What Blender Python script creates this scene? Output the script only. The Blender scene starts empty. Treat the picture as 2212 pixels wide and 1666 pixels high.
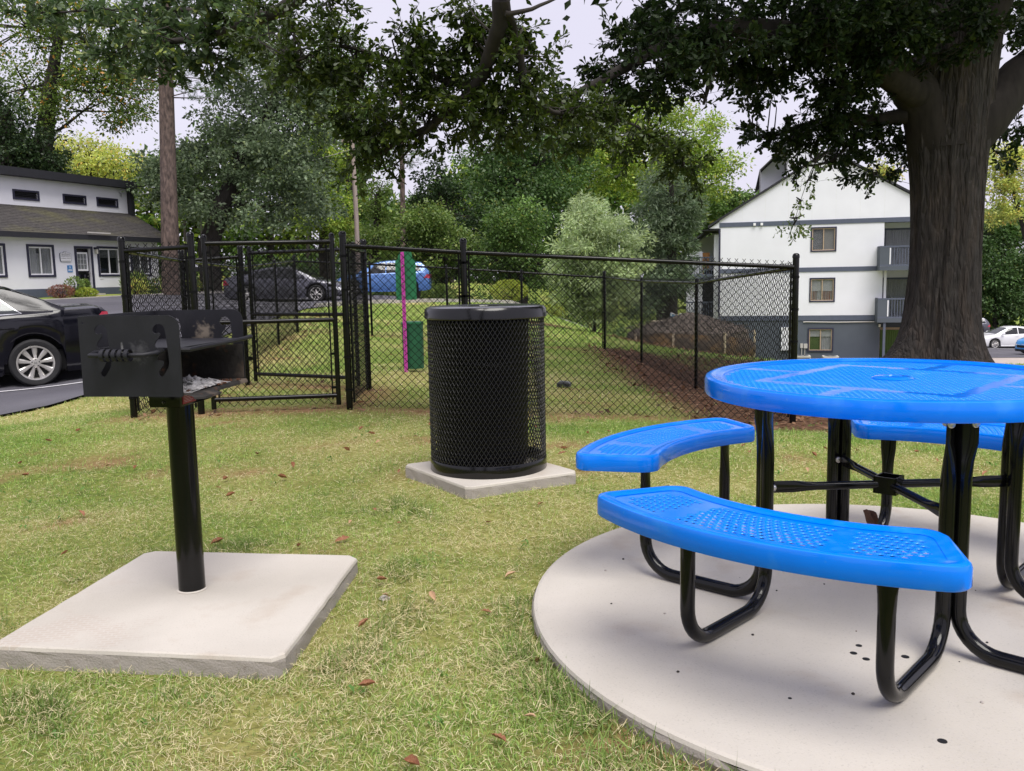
import bpy, bmesh, math, random
import numpy as np
from mathutils import Vector, Matrix

R = math.radians
random.seed(7)
rng = np.random.default_rng(11)
scene = bpy.context.scene
COL = scene.collection

# ------------------------------------------------------------------ camera
PITCH, ROLL, F_PX = 7.16, 1.12, 1895.0 / 2212.0
cam_d = bpy.data.cameras.new("camera")
cam = bpy.data.objects.new("camera", cam_d)
COL.objects.link(cam)
cam_d.sensor_fit = 'HORIZONTAL'
cam_d.sensor_width = 36.0
cam_d.lens = 36.0 * F_PX
cam_d.clip_start = 0.05
cam_d.clip_end = 1000
_p, _r = R(PITCH), R(ROLL)
_R0, _U0, _F0 = Vector((1, 0, 0)), Vector((0, math.sin(_p), math.cos(_p))), Vector((0, math.cos(_p), -math.sin(_p)))
_Rt = _R0 * math.cos(_r) - _U0 * math.sin(_r)
_Up = _U0 * math.cos(_r) + _R0 * math.sin(_r)
_m = Matrix.Identity(4)
for _i in range(3):
    _m[_i][0], _m[_i][1], _m[_i][2] = _Rt[_i], _Up[_i], -_F0[_i]
_m[2][3] = 1.15
cam.matrix_world = _m
scene.camera = cam

# ------------------------------------------------------------------ overcast sky
SUN_EL, SUN_AZ = R(63), R(160)          # azimuth clockwise from +Y
world = bpy.data.worlds.new("World")
scene.world = world
world.use_nodes = True
wn = world.node_tree.nodes
wl = world.node_tree.links
wn.clear()
w_out = wn.new("ShaderNodeOutputWorld")
w_bg = wn.new("ShaderNodeBackground")
w_sky = wn.new("ShaderNodeTexSky")
w_sky.sky_type = 'NISHITA'
w_sky.sun_disc = False
w_sky.sun_elevation = SUN_EL
w_sky.sun_rotation = SUN_AZ
w_sky.air_density = 1.0
w_sky.dust_density = 3.0
w_mix = wn.new("ShaderNodeMix")
w_mix.data_type = 'RGBA'
w_mix.inputs[0].default_value = 0.93     # cloud cover
w_tc = wn.new("ShaderNodeTexCoord")
w_no = wn.new("ShaderNodeTexNoise")
w_no.inputs['Scale'].default_value = 2.2
w_no.inputs['Detail'].default_value = 4
w_rmp = wn.new("ShaderNodeValToRGB")
w_rmp.color_ramp.elements[0].position = 0.3
w_rmp.color_ramp.elements[0].color = (3.15, 3.0, 3.58, 1)
w_rmp.color_ramp.elements[1].position = 0.7
w_rmp.color_ramp.elements[1].color = (3.5, 3.36, 3.88, 1)
wl.new(w_tc.outputs['Generated'], w_no.inputs['Vector'])
wl.new(w_no.outputs[0], w_rmp.inputs[0])
wl.new(w_sky.outputs[0], w_mix.inputs[6])
wl.new(w_rmp.outputs[0], w_mix.inputs[7])
wl.new(w_mix.outputs[2], w_bg.inputs[0])
w_bg.inputs[1].default_value = 0.1
wl.new(w_bg.outputs[0], w_out.inputs[0])

sun_d = bpy.data.lights.new("sun", 'SUN')
sun_d.energy = 1.5
sun_d.angle = R(38)
sun_d.color = (1.0, 0.965, 0.91)
sun = bpy.data.objects.new("sun", sun_d)
COL.objects.link(sun)
_sd = Vector((math.sin(SUN_AZ) * math.cos(SUN_EL), math.cos(SUN_AZ) * math.cos(SUN_EL), math.sin(SUN_EL)))
sun.rotation_euler = _sd.to_track_quat('Z', 'Y').to_euler()
sun.location = _sd * 60

vs = scene.view_settings
vs.view_transform = 'Standard'
vs.look = 'None'
vs.gamma = 1
vs.use_curve_mapping = False
vs.exposure = 1.35
cy = scene.cycles
cy.max_bounces = 7
cy.diffuse_bounces = 3
cy.glossy_bounces = 3
cy.transmission_bounces = 4
cy.transparent_max_bounces = 12
cy.caustics_reflective = False
cy.caustics_refractive = False
cy.use_denoising = True

# ------------------------------------------------------------------ helpers
def tag(o, label=None, cat=None, group=None, kind=None):
    if label: o['label'] = label
    if cat: o['category'] = cat
    if group: o['group'] = group
    if kind: o['kind'] = kind
    return o

def thing(name, label, cat, loc=(0, 0, 0), rz=0.0, group=None):
    o = bpy.data.objects.new(name, None)
    o.empty_display_size = 0.1
    COL.objects.link(o)
    o.location = loc
    o.rotation_euler = (0, 0, rz)
    return tag(o, label, cat, group)

def link_mesh(name, me, mat, parent=None, smooth=False, kind=None):
    if mat is not None: me.materials.append(mat)
    if smooth and len(me.polygons):
        me.polygons.foreach_set('use_smooth', np.ones(len(me.polygons), dtype=bool))
    o = bpy.data.objects.new(name, me)
    COL.objects.link(o)
    if parent is not None: o.parent = parent
    if kind: o['kind'] = kind
    return o

def mesh_from(V, F, name="mesh"):
    """V (n,3); F: list of int arrays, each (m,k)"""
    me = bpy.data.meshes.new(name)
    V = np.asarray(V, dtype=np.float32)
    me.vertices.add(len(V))
    me.vertices.foreach_set('co', V.ravel())
    Fs = [np.asarray(f, dtype=np.int32) for f in F if len(f)]
    loops = np.concatenate([f.ravel() for f in Fs])
    tot = np.concatenate([np.full(len(f), f.shape[1], dtype=np.int32) for f in Fs])
    start = np.concatenate([[0], np.cumsum(tot)[:-1]]).astype(np.int32)
    me.loops.add(len(loops))
    me.loops.foreach_set('vertex_index', loops)
    me.polygons.add(len(tot))
    me.polygons.foreach_set('loop_start', start)
    me.polygons.foreach_set('loop_total', tot)
    me.update(calc_edges=True)
    return me

def set_col(me, C, name='tint'):
    a = me.attributes.new(name, 'FLOAT_COLOR', 'POINT')
    C = np.asarray(C, dtype=np.float32)
    if C.shape[1] == 3: C = np.c_[C, np.ones(len(C), dtype=np.float32)]
    a.data.foreach_set('color', np.ascontiguousarray(C).ravel())

def set_f(me, f, name):
    a = me.attributes.new(name, 'FLOAT', 'POINT')
    a.data.foreach_set('value', np.asarray(f, dtype=np.float32))

def segs_vf(P0, P1, r0, r1=None, n=3, up=(0.13, 0.31, 0.94)):
    """tapered prisms between many point pairs"""
    P0 = np.asarray(P0, float); P1 = np.asarray(P1, float)
    m = len(P0)
    r0 = np.broadcast_to(np.asarray(r0, float), (m,)); r1 = r0 if r1 is None else np.broadcast_to(np.asarray(r1, float), (m,))
    d = P1 - P0
    d = d / np.maximum(np.linalg.norm(d, axis=1, keepdims=True), 1e-9)
    a = np.cross(d, np.broadcast_to(np.array(up), (m, 3)))
    a = a / np.maximum(np.linalg.norm(a, axis=1, keepdims=True), 1e-9)
    b = np.cross(d, a)
    V = np.zeros((m, 2, n, 3))
    for i in range(n):
        t = 2 * math.pi * i / n
        o = a * math.cos(t) + b * math.sin(t)
        V[:, 0, i] = P0 + o * r0[:, None]
        V[:, 1, i] = P1 + o * r1[:, None]
    base = (np.arange(m) * 2 * n)[:, None]
    F = []
    for i in range(n):
        j = (i + 1) % n
        F.append(np.c_[base + i, base + j, base + n + j, base + n + i])
    return V.reshape(-1, 3), np.concatenate(F)

class MB:
    def __init__(s):
        s.v = []; s.f = []; s.n = 0
    def add(s, V, F):
        V = np.asarray(V, float)
        s.v.append(V)
        for f in F:
            s.f.append(tuple(int(i) + s.n for i in f))
        s.n += len(V)
        return s
    def box(s, c, d, rz=0.0, M=None):
        x, y, z = d[0] / 2, d[1] / 2, d[2] / 2
        V = np.array([(-x, -y, -z), (x, -y, -z), (x, y, -z), (-x, y, -z), (-x, -y, z), (x, -y, z), (x, y, z), (-x, y, z)])
        if M is not None: V = V @ np.array(M.to_3x3()).T
        if rz:
            cs, sn = math.cos(rz), math.sin(rz)
            V = np.c_[V[:, 0] * cs - V[:, 1] * sn, V[:, 0] * sn + V[:, 1] * cs, V[:, 2]]
        V = V + np.array(c)
        return s.add(V, [(0, 3, 2, 1), (4, 5, 6, 7), (0, 1, 5, 4), (1, 2, 6, 5), (2, 3, 7, 6), (3, 0, 4, 7)])
    def b2(s, lo, hi):
        lo = np.array(lo, float); hi = np.array(hi, float)
        return s.box((lo + hi) / 2, hi - lo)
    def bar(s, a, b, w, h):
        """box beam from a to b, w across, h high"""
        a = Vector(a); b = Vector(b); d = b - a
        q = d.to_track_quat('X', 'Z').to_matrix()
        return s.box(tuple((a + b) / 2), (d.length, w, h), M=q)
    def tube(s, path, r, n=10, caps=True, sq=None):
        P = [Vector(p) for p in path]
        k = len(P)
        rs = list(r) if hasattr(r, '__len__') else [r] * k
        T = []
        for i in range(k):
            t = (P[min(i + 1, k - 1)] - P[max(i - 1, 0)])
            T.append(t.normalized() if t.length > 1e-9 else Vector((0, 0, 1)))
        ref = Vector((0, 0, 1)) if abs(T[0].z) < 0.9 else Vector((0, 1, 0))
        a = T[0].cross(ref).normalized()
        V = []
        for i in range(k):
            a = (a - T[i] * a.dot(T[i]))
            a = a.normalized() if a.length > 1e-9 else T[i].orthogonal().normalized()
            b = T[i].cross(a)
            fa, fb = (1, 1) if sq is None else sq[i]
            for j in range(n):
                t = 2 * math.pi * j / n
                V.append(P[i] + a * (math.cos(t) * rs[i] * fa) + b * (math.sin(t) * rs[i] * fb))
        F = []
        for i in range(k - 1):
            for j in range(n):
                jj = (j + 1) % n
                F.append((i * n + j, i * n + jj, (i + 1) * n + jj, (i + 1) * n + j))
        if caps:
            F.append(tuple(range(n - 1, -1, -1)))
            F.append(tuple((k - 1) * n + j for j in range(n)))
        return s.add([tuple(v) for v in V], F)
    def lathe(s, prof, n=24, c=(0, 0, 0), axis='z', close=False):
        V = []
        for (r, z) in prof:
            for j in range(n):
                t = 2 * math.pi * j / n
                if axis == 'z': V.append((c[0] + r * math.cos(t), c[1] + r * math.sin(t), c[2] + z))
                elif axis == 'y': V.append((c[0] + r * math.cos(t), c[1] + z, c[2] + r * math.sin(t)))
                else: V.append((c[0] + z, c[1] + r * math.cos(t), c[2] + r * math.sin(t)))
        k = len(prof); F = []
        for i in range(k - (0 if close else 1)):
            ii = (i + 1) % k
            for j in range(n):
                jj = (j + 1) % n
                F.append((i * n + j, i * n + jj, ii * n + jj, ii * n + j))
        return s.add(V, F)
    def grid(s, P):
        """P[u][v] -> xyz"""
        P = np.asarray(P, float); u, v = P.shape[:2]
        F = [(i * v + j, i * v + j + 1, (i + 1) * v + j + 1, (i + 1) * v + j) for i in range(u - 1) for j in range(v - 1)]
        return s.add(P.reshape(-1, 3), F)
    def prism(s, poly, lo, hi, plane='xz'):
        """polygon extruded along the missing axis"""
        n = len(poly)
        def pt(p, d):
            if plane == 'xz': return (p[0], d, p[1])
            if plane == 'xy': return (p[0], p[1], d)
            return (d, p[0], p[1])
        V = [pt(p, lo) for p in poly] + [pt(p, hi) for p in poly]
        F = [tuple(range(n)), tuple(range(2 * n - 1, n - 1, -1))]
        for i in range(n):
            j = (i + 1) % n
            F.append((i, i + n, j + n, j))
        return s.add(V, F)
    def build(s, name, mat, parent=None, smooth=False, bevel=0.0, kind=None, bseg=2, fix=True):
        me = bpy.data.meshes.new(name)
        V = np.concatenate(s.v) if s.v else np.zeros((0, 3))
        me.from_pydata([tuple(v) for v in V], [], s.f)
        if fix or bevel:
            bm = bmesh.new(); bm.from_mesh(me)
            if bevel:
                bmesh.ops.remove_doubles(bm, verts=bm.verts, dist=1e-5)
                bmesh.ops.recalc_face_normals(bm, faces=bm.faces)
                es = [e for e in bm.edges if len(e.link_faces) == 2 and e.calc_face_angle(0) > 0.6]
                bmesh.ops.bevel(bm, geom=es, offset=bevel, segments=bseg, affect='EDGES', profile=0.6, clamp_overlap=True)
            else:
                bmesh.ops.recalc_face_normals(bm, faces=bm.faces)
            bm.to_mesh(me); bm.free()
        o = link_mesh(name, me, mat, parent, smooth, kind)
        if smooth or bevel:
            try:
                me.set_sharp_from_angle(angle=R(38))
                me.polygons.foreach_set('use_smooth', np.ones(len(me.polygons), dtype=bool))
            except Exception: pass
        return o

def copy_thing(root, loc=None, rz=None, label=None):
    def rec(o, par):
        c = o.copy(); COL.objects.link(c); c.parent = par
        for ch in [x for x in KIDS.get(o.name, [])]: rec(ch, c)
        return c
    KIDS = {}
    for o in bpy.data.objects:
        if o.parent: KIDS.setdefault(o.parent.name, []).append(o)
    c = rec(root, None)
    if loc is not None: c.location = loc
    if rz is not None: c.rotation_euler = (0, 0, rz)
    if label: c['label'] = label
    return c

# ------------------------------------------------------------------ materials
def new_mat(name):
    m = bpy.data.materials.new(name); m.use_nodes = True
    nt = m.node_tree
    b = nt.nodes['Principled BSDF']
    return m, nt, b

def pbr(name, col, rough=0.5, metal=0.0, var=0.12, scale=6.0, bump=0.0, bscale=60.0, col2=None, mask_scale=3.0, mask=(0.5, 0.7),
        coat=0.0, spec=0.5, rvar=0.0, stretch=None, col3=None, mask3_scale=20.0, mask3=(0.6, 0.7)):
    m, nt, b = new_mat(name)
    N, L = nt.nodes, nt.links
    tc = N.new('ShaderNodeTexCoord')
    vec = tc.outputs['Object']
    if stretch:
        mp = N.new('ShaderNodeMapping'); mp.inputs['Scale'].default_value = stretch
        L.new(vec, mp.inputs[0]); vec = mp.outputs[0]
    no = N.new('ShaderNodeTexNoise'); no.inputs['Scale'].default_value = scale; no.inputs['Detail'].default_value = 6
    L.new(vec, no.inputs['Vector'])
    hs = N.new('ShaderNodeMapRange'); hs.inputs[3].default_value = 1 - var; hs.inputs[4].default_value = 1 + var
    hs.inputs[1].default_value = 0.3; hs.inputs[2].default_value = 0.7
    L.new(no.outputs[0], hs.inputs[0])
    mu = N.new('ShaderNodeMix'); mu.data_type = 'RGBA'; mu.blend_type = 'MULTIPLY'; mu.inputs[0].default_value = 1
    mu.inputs[6].default_value = (*col, 1)
    cur = None
    def layer(prev, c2, sc, mk):
        n2 = N.new('ShaderNodeTexNoise'); n2.inputs['Scale'].default_value = sc; n2.inputs['Detail'].default_value = 5
        L.new(vec, n2.inputs['Vector'])
        mr = N.new('ShaderNodeMapRange'); mr.inputs[1].default_value = mk[0]; mr.inputs[2].default_value = mk[1]
        L.new(n2.outputs[0], mr.inputs[0])
        mx = N.new('ShaderNodeMix'); mx.data_type = 'RGBA'
        L.new(mr.outputs[0], mx.inputs[0])
        if prev is None: mx.inputs[6].default_value = (*col, 1)
        else: L.new(prev, mx.inputs[6])
        mx.inputs[7].default_value = (*c2, 1)
        return mx.outputs[2]
    if col2: cur = layer(cur, col2, mask_scale, mask)
    if col3: cur = layer(cur, col3, mask3_scale, mask3)
    if cur is not None: L.new(cur, mu.inputs[6])
    L.new(hs.outputs[0], mu.inputs[7])
    L.new(mu.outputs[2], b.inputs['Base Color'])
    b.inputs['Roughness'].default_value = rough
    b.inputs['Metallic'].default_value = metal
    b.inputs['Specular IOR Level'].default_value = spec
    b.inputs['Coat Weight'].default_value = coat
    b.inputs['Coat Roughness'].default_value = 0.08
    if rvar:
        r2 = N.new('ShaderNodeMapRange'); r2.inputs[3].default_value = rough - rvar; r2.inputs[4].default_value = rough + rvar
        L.new(no.outputs[0], r2.inputs[0]); L.new(r2.outputs[0], b.inputs['Roughness'])
    if bump:
        n3 = N.new('ShaderNodeTexNoise'); n3.inputs['Scale'].default_value = bscale; n3.inputs['Detail'].default_value = 5
        L.new(vec, n3.inputs['Vector'])
        bp = N.new('ShaderNodeBump'); bp.inputs['Strength'].default_value = bump; bp.inputs['Distance'].default_value = 0.01
        L.new(n3.outputs[0], bp.inputs['Height']); L.new(bp.outputs[0], b.inputs['Normal'])
    return m

def speckle(m, scale=170, thr=(0.60, 0.72), dark=0.84, streak=True):
    """fine pores and broom texture for cast concrete"""
    nt = m.node_tree; N, L = nt.nodes, nt.links; b = N['Principled BSDF']
    src = b.inputs['Base Color'].links[0].from_socket
    tc = N.new('ShaderNodeTexCoord'); n = N.new('ShaderNodeTexNoise'); n.inputs['Scale'].default_value = scale; n.inputs['Detail'].default_value = 2
    L.new(tc.outputs['Object'], n.inputs['Vector'])
    mr = N.new('ShaderNodeMapRange'); mr.inputs[1].default_value = thr[0]; mr.inputs[2].default_value = thr[1]; mr.inputs[3].default_value = 1; mr.inputs[4].default_value = dark
    L.new(n.outputs[0], mr.inputs[0])
    mx = N.new('ShaderNodeMix'); mx.data_type = 'RGBA'; mx.blend_type = 'MULTIPLY'; mx.inputs[0].default_value = 1
    L.new(src, mx.inputs[6]); L.new(mr.outputs[0], mx.inputs[7]); out = mx.outputs[2]
    # faint damp / dirt blotches and a few hairline cracks
    v = N.new('ShaderNodeTexVoronoi'); v.feature = 'DISTANCE_TO_EDGE'; v.inputs['Scale'].default_value = .9
    n2 = N.new('ShaderNodeTexNoise'); n2.inputs['Scale'].default_value = 3; L.new(tc.outputs['Object'], n2.inputs['Vector'])
    ad = N.new('ShaderNodeMix'); ad.data_type = 'RGBA'; ad.inputs[0].default_value = .35; L.new(tc.outputs['Object'], ad.inputs[6]); L.new(n2.outputs[1], ad.inputs[7]); L.new(ad.outputs[2], v.inputs['Vector'])
    cr = N.new('ShaderNodeMapRange'); cr.inputs[1].default_value = 0; cr.inputs[2].default_value = .0022; cr.inputs[3].default_value = .985; cr.inputs[4].default_value = 1
    L.new(v.outputs['Distance'], cr.inputs[0])
    m2 = N.new('ShaderNodeMix'); m2.data_type = 'RGBA'; m2.blend_type = 'MULTIPLY'; m2.inputs[0].default_value = 1; L.new(out, m2.inputs[6]); L.new(cr.outputs[0], m2.inputs[7]); out = m2.outputs[2]
    L.new(out, b.inputs['Base Color'])
    return m
def leaf_mat(name, transl=0.35, rough=0.45):
    m, nt, b = new_mat(name)
    N, L = nt.nodes, nt.links
    at = N.new('ShaderNodeAttribute'); at.attribute_name = 'tint'
    L.new(at.outputs['Color'], b.inputs['Base Color'])
    b.inputs['Roughness'].default_value = rough
    b.inputs['Specular IOR Level'].default_value = 0.35
    tr = N.new('ShaderNodeBsdfTranslucent')
    hs = N.new('ShaderNodeHueSaturation'); hs.inputs['Value'].default_value = 1.25; hs.inputs['Saturation'].default_value = 1.1
    L.new(at.outputs['Color'], hs.inputs['Color']); L.new(hs.outputs[0], tr.inputs[0])
    mx = N.new('ShaderNodeMixShader'); mx.inputs[0].default_value = transl
    out = N['Material Output']
    L.new(b.outputs[0], mx.inputs[1]); L.new(tr.outputs[0], mx.inputs[2]); L.new(mx.outputs[0], out.inputs[0])
    return m

def glass_mat(name, tint=(0.75, 0.8, 0.82), alpha=0.6):
    m, nt, b = new_mat(name)
    N, L = nt.nodes, nt.links
    b.inputs['Base Color'].default_value = (0.02, 0.022, 0.025, 1)
    b.inputs['Roughness'].default_value = 0.04
    b.inputs['Specular IOR Level'].default_value = 0.9
    tr = N.new('ShaderNodeBsdfTransparent'); tr.inputs[0].default_value = (*tint, 1)
    mx = N.new('ShaderNodeMixShader'); mx.inputs[0].default_value = alpha
    L.new(tr.outputs[0], mx.inputs[1]); L.new(b.outputs[0], mx.inputs[2]); L.new(mx.outputs[0], N['Material Output'].inputs[0])
    return m

M = {}
M['leaf'] = leaf_mat('leaf')
M['leaf_dark'] = leaf_mat('leaf_dark', 0.3, 0.4)
M['grass'] = leaf_mat('grass_blade', 0.3, 0.6)
M['black_gloss'] = pbr('black_powder_coat', (0.0035, 0.0035, 0.004), 0.15, var=0.25, scale=12, coat=0.0, rvar=0.03, spec=0.32)
M['black_shiny'] = pbr('black_shiny_lid', (0.003, 0.003, 0.0035), 0.17, var=0.2, scale=10, spec=0.45)
M['bin_mesh'] = pbr('bin_vinyl', (0.004, 0.004, 0.0045), 0.22, var=0.2, scale=20, spec=0.5)
M['black_vinyl'] = pbr('black_vinyl_wire', (0.004, 0.004, 0.0045), 0.35, var=0.2, scale=20, spec=0.15)
M['black_plastic'] = pbr('black_plastic', (0.004, 0.004, 0.005), 0.5, var=0.2, scale=8, spec=0.15)
M['blue'] = pbr('blue_plastisol', (0.0, 0.19, 0.86), 0.16, var=0.07, scale=4, coat=0.0, bump=0.05, bscale=30, spec=0.45, rvar=0.08, col2=(0.02, 0.235, 0.84), mask_scale=14, mask=(0.55, 0.75), col3=(0.03, 0.24, 0.82), mask3_scale=45, mask3=(0.68, 0.80))
M['steel'] = pbr('zinc_bolt', (0.55, 0.53, 0.5), 0.3, 1.0, 0.1)
M['concrete'] = pbr('pad_concrete', (0.50, 0.462, 0.405), 0.85, var=0.08, scale=2.2, bump=0.12, bscale=160, col2=(0.55, 0.512, 0.455), mask_scale=1.6,
                    mask=(0.42, 0.62), col3=(0.44, 0.37, 0.30), mask3_scale=5, mask3=(0.60, 0.85))
speckle(M['concrete'])
M['concrete_side'] = pbr('rough_concrete_edge', (0.36, 0.325, 0.295), 0.9, var=0.10, scale=9, bump=0.3, bscale=150, col2=(0.24, 0.205, 0.175), mask_scale=34, mask=(0.62, 0.8))
M['asphalt'] = pbr('asphalt', (0.075, 0.072, 0.088), 0.85, var=0.2, scale=0.8, bump=0.5, bscale=120, col2=(0.1, 0.097, 0.112), mask_scale=0.35, mask=(0.4, 0.65))
M['paint_white'] = pbr('road_paint', (0.75, 0.74, 0.76), 0.7, var=0.12, scale=9, col2=(0.45, 0.44, 0.46), mask_scale=14, mask=(0.62, 0.78))
M['grill_paint'] = pbr('sooty_grill_steel', (0.014, 0.014, 0.0185), 0.5, var=0.25, scale=9, bump=0.06, bscale=80, col2=(0.024, 0.024, 0.028), mask_scale=6,
                       mask=(0.52, 0.72), rvar=0.1, stretch=(1, 1, 0.5), spec=0.35)
M['grill_inner'] = pbr('burnt_steel', (0.022, 0.019, 0.017), 0.75, var=0.35, scale=14, bump=0.2, bscale=70, col2=(0.16, 0.12, 0.09), mask_scale=9,
                       mask=(0.58, 0.8), col3=(0.09, 0.04, 0.02), mask3_scale=22, mask3=(0.6, 0.75))
def smudge(m, centre, radius, colour, amt=.7, squash=(1, 0, 1)):
    nt = m.node_tree; N, L = nt.nodes, nt.links; b = N['Principled BSDF']; src = b.inputs['Base Color'].links[0].from_socket
    tc = N.new('ShaderNodeTexCoord'); sc = N.new('ShaderNodeVectorMath'); sc.operation = 'MULTIPLY'; sc.inputs[1].default_value = squash; L.new(tc.outputs['Object'], sc.inputs[0])
    ds = N.new('ShaderNodeVectorMath'); ds.operation = 'DISTANCE'; ds.inputs[1].default_value = [c * s for c, s in zip(centre, squash)]; L.new(sc.outputs[0], ds.inputs[0])
    no = N.new('ShaderNodeTexNoise'); no.inputs['Scale'].default_value = 60; no.inputs['Detail'].default_value = 8; L.new(tc.outputs['Object'], no.inputs['Vector'])
    ml = N.new('ShaderNodeMath'); ml.operation = 'MULTIPLY_ADD'; ml.inputs[1].default_value = radius * 2.4; L.new(no.outputs[0], ml.inputs[0]); L.new(ds.outputs['Value'], ml.inputs[2])
    mr = N.new('ShaderNodeMapRange'); mr.inputs[1].default_value = radius * 1.35; mr.inputs[2].default_value = radius * 2.1; mr.inputs[3].default_value = amt; mr.inputs[4].default_value = 0; L.new(ml.outputs[0], mr.inputs[0])
    mx = N.new('ShaderNodeMix'); mx.data_type = 'RGBA'; L.new(mr.outputs[0], mx.inputs[0]); L.new(src, mx.inputs[6]); mx.inputs[7].default_value = (*colour, 1); L.new(mx.outputs[2], b.inputs['Base Color'])
    return m
M['grill_near'] = smudge(smudge(M['grill_paint'].copy(), (.03, 0, .862), .042, (.10, .10, .105), .55), (-.025, 0, .875), .014, (.2, .2, .2), .8, (2.2, 0, .6))
M['grill_far'] = smudge(smudge(M['grill_paint'].copy(), (.02, 0, .895), .045, (.24, .20, .16), .75), (.03, 0, .80), .09, (.07, .055, .045), .6)
M['ash'] = pbr('ash', (0.34, 0.33, 0.33), 0.95, var=0.5, scale=60, bump=0.8, bscale=90, col2=(0.05, 0.05, 0.05), mask_scale=45, mask=(0.55, 0.62))
M['rust'] = pbr('rusty_crumbs', (0.13, 0.055, 0.03), 0.9, var=0.5, scale=60, bump=0.6, col2=(0.03, 0.025, 0.02), mask_scale=40, mask=(0.5, 0.6))
M['red_plate'] = pbr('red_label', (0.30, 0.02, 0.03), 0.4, var=0.1)
M['white_wall'] = pbr('white_stucco', (0.80, 0.80, 0.86), 0.9, var=0.04, scale=1.2, bump=0.2, bscale=60)
M['white_board'] = pbr('white_siding', (0.77, 0.78, 0.84), 0.85, var=0.04, scale=0.8)
M['white_trim'] = pbr('white_vinyl', (0.82, 0.82, 0.85), 0.5, var=0.03)
M['navy'] = pbr('navy_trim', (0.022, 0.022, 0.05), 0.6, var=0.1)
M['slate_trim'] = pbr('slate_trim', (0.085, 0.10, 0.145), 0.7, var=0.06)
M['grey_wall'] = pbr('slate_grey_wall', (0.085, 0.1, 0.125), 0.85, var=0.06, scale=1.5)
M['soffit_grey'] = pbr('soffit_grey', (0.16, 0.16, 0.17), 0.8)
M['charcoal'] = pbr('charcoal_fascia', (0.016, 0.0165, 0.022), 0.7, var=0.15)
M['shingle'] = pbr('shingle', (0.05, 0.045, 0.043), 0.9, var=0.45, scale=14, bump=0.6, bscale=40, col2=(0.075, 0.07, 0.038), mask_scale=0.9, mask=(0.5, 0.68),
                   stretch=(0.6, 1, 1))
M['dark_in'] = pbr('dark_interior', (0.035, 0.04, 0.045), 0.9)
M['curtain'] = pbr('pale_curtain', (0.62, 0.63, 0.66), 0.9, var=0.25, scale=9, stretch=(6, 6, 0.2))
M['curtain_red'] = pbr('rust_striped_curtain', (0.42, 0.2, 0.17), 0.9, var=0.2, scale=8, col2=(0.5, 0.46, 0.44), mask_scale=7, mask=(0.45, 0.55), stretch=(3, 3, 0.1))
M['blind'] = pbr('blind', (0.72, 0.73, 0.74), 0.7, var=0.1)
M['glass'] = glass_mat('window_glass', (.97, .98, .98), alpha=0.25)
M['car_glass'] = glass_mat('car_glass', (0.5, 0.55, 0.55), 0.7)
M['tan_frame'] = pbr('tan_vinyl_frame', (0.46, 0.34, 0.23), 0.5, var=0.05)
M['green_blind'] = pbr('green_vertical_blind', (0.12, 0.20, 0.05), 0.7, var=0.25, scale=8, stretch=(8, 8, 0.1))
M['bark'] = pbr('oak_bark', (0.042, 0.037, 0.034), 0.95, var=0.45, scale=9, bump=1.0, bscale=16, col2=(0.055, 0.044, 0.037), mask_scale=3,
                mask=(0.45, 0.65), stretch=(3.2, 3.2, 0.6), col3=(0.14, 0.13, 0.125), mask3_scale=34, mask3=(0.70, 0.76))
M['pine_bark'] = pbr('pine_bark', (0.115, 0.082, 0.07), 0.95, var=0.5, scale=5, bump=0.9, bscale=9, col2=(0.07, 0.05, 0.045), mask_scale=6, mask=(0.5, 0.6), stretch=(2, 2, 0.7))
M['dark_bark'] = pbr('dark_bark', (0.03, 0.025, 0.022), 0.95, var=0.4, scale=5, bump=0.6, bscale=12, stretch=(2, 2, 0.5))
M['pole_wood'] = pbr('weathered_pole', (0.36, 0.29, 0.26), 0.9, var=0.2, scale=6, stretch=(4, 4, 0.3))
M['fence_wood'] = pbr('weathered_boards', (0.13, 0.105, 0.09), 0.9, var=0.3, scale=3, stretch=(3, 3, 0.3))
M['magenta'] = pbr('magenta_post', (0.50, 0.055, 0.36), 0.45, var=0.08)
M['station_green'] = pbr('green_box', (0.02, 0.17, 0.07), 0.45, var=0.12)
M['wire_green'] = pbr('green_bin', (0.012, 0.10, 0.045), 0.5, var=0.15)
M['tyre'] = pbr('tyre', (0.018, 0.018, 0.02), 0.8, var=0.2, scale=20)
M['alloy'] = pbr('alloy', (0.66, 0.64, 0.62), 0.32, 0.75, 0.06)
M['chrome'] = pbr('chrome', (0.75, 0.75, 0.76), 0.15, 1.0, 0.03)
M['red_lens'] = pbr('red_lens', (0.42, 0.02, 0.05), 0.15, var=0.1, coat=0.6)
M['clear_lens'] = pbr('clear_lens', (0.7, 0.72, 0.75), 0.12, var=0.1, coat=0.6)
M['car_black'] = pbr('black_car_paint', (0.003, 0.003, 0.007), 0.12, var=0.1, coat=0.0, spec=0.5)
M['car_grey'] = pbr('grey_car_paint', (0.085, 0.085, 0.11), 0.3, 0.4, 0.05, coat=0.9)
M['car_blue'] = pbr('blue_car_paint', (0.09, 0.21, 0.52), 0.28, 0.25, 0.05, coat=0.9)
M['car_blue2'] = pbr('bright_blue_car_paint', (0.01, 0.24, 0.62), 0.28, 0.1, 0.05, coat=0.9)
M['car_white'] = pbr('white_car_paint', (0.78, 0.78, 0.80), 0.3, var=0.02, coat=0.9)
M['seam'] = pbr('dark_gap', (0.004, 0.004, 0.005), 0.7)
M['dry_leaf'] = pbr('dry_leaf', (0.27, 0.11, 0.055), 0.7, var=0.35, scale=30, col2=(0.36, 0.19, 0.09), mask_scale=12)
M['dry_leaf_pale'] = pbr('pale_dry_leaf', (0.45, 0.29, 0.17), 0.7, var=0.25, scale=30)
M['stone'] = pbr('stone', (0.4, 0.36, 0.33), 0.9, var=0.2, scale=30)
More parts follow.
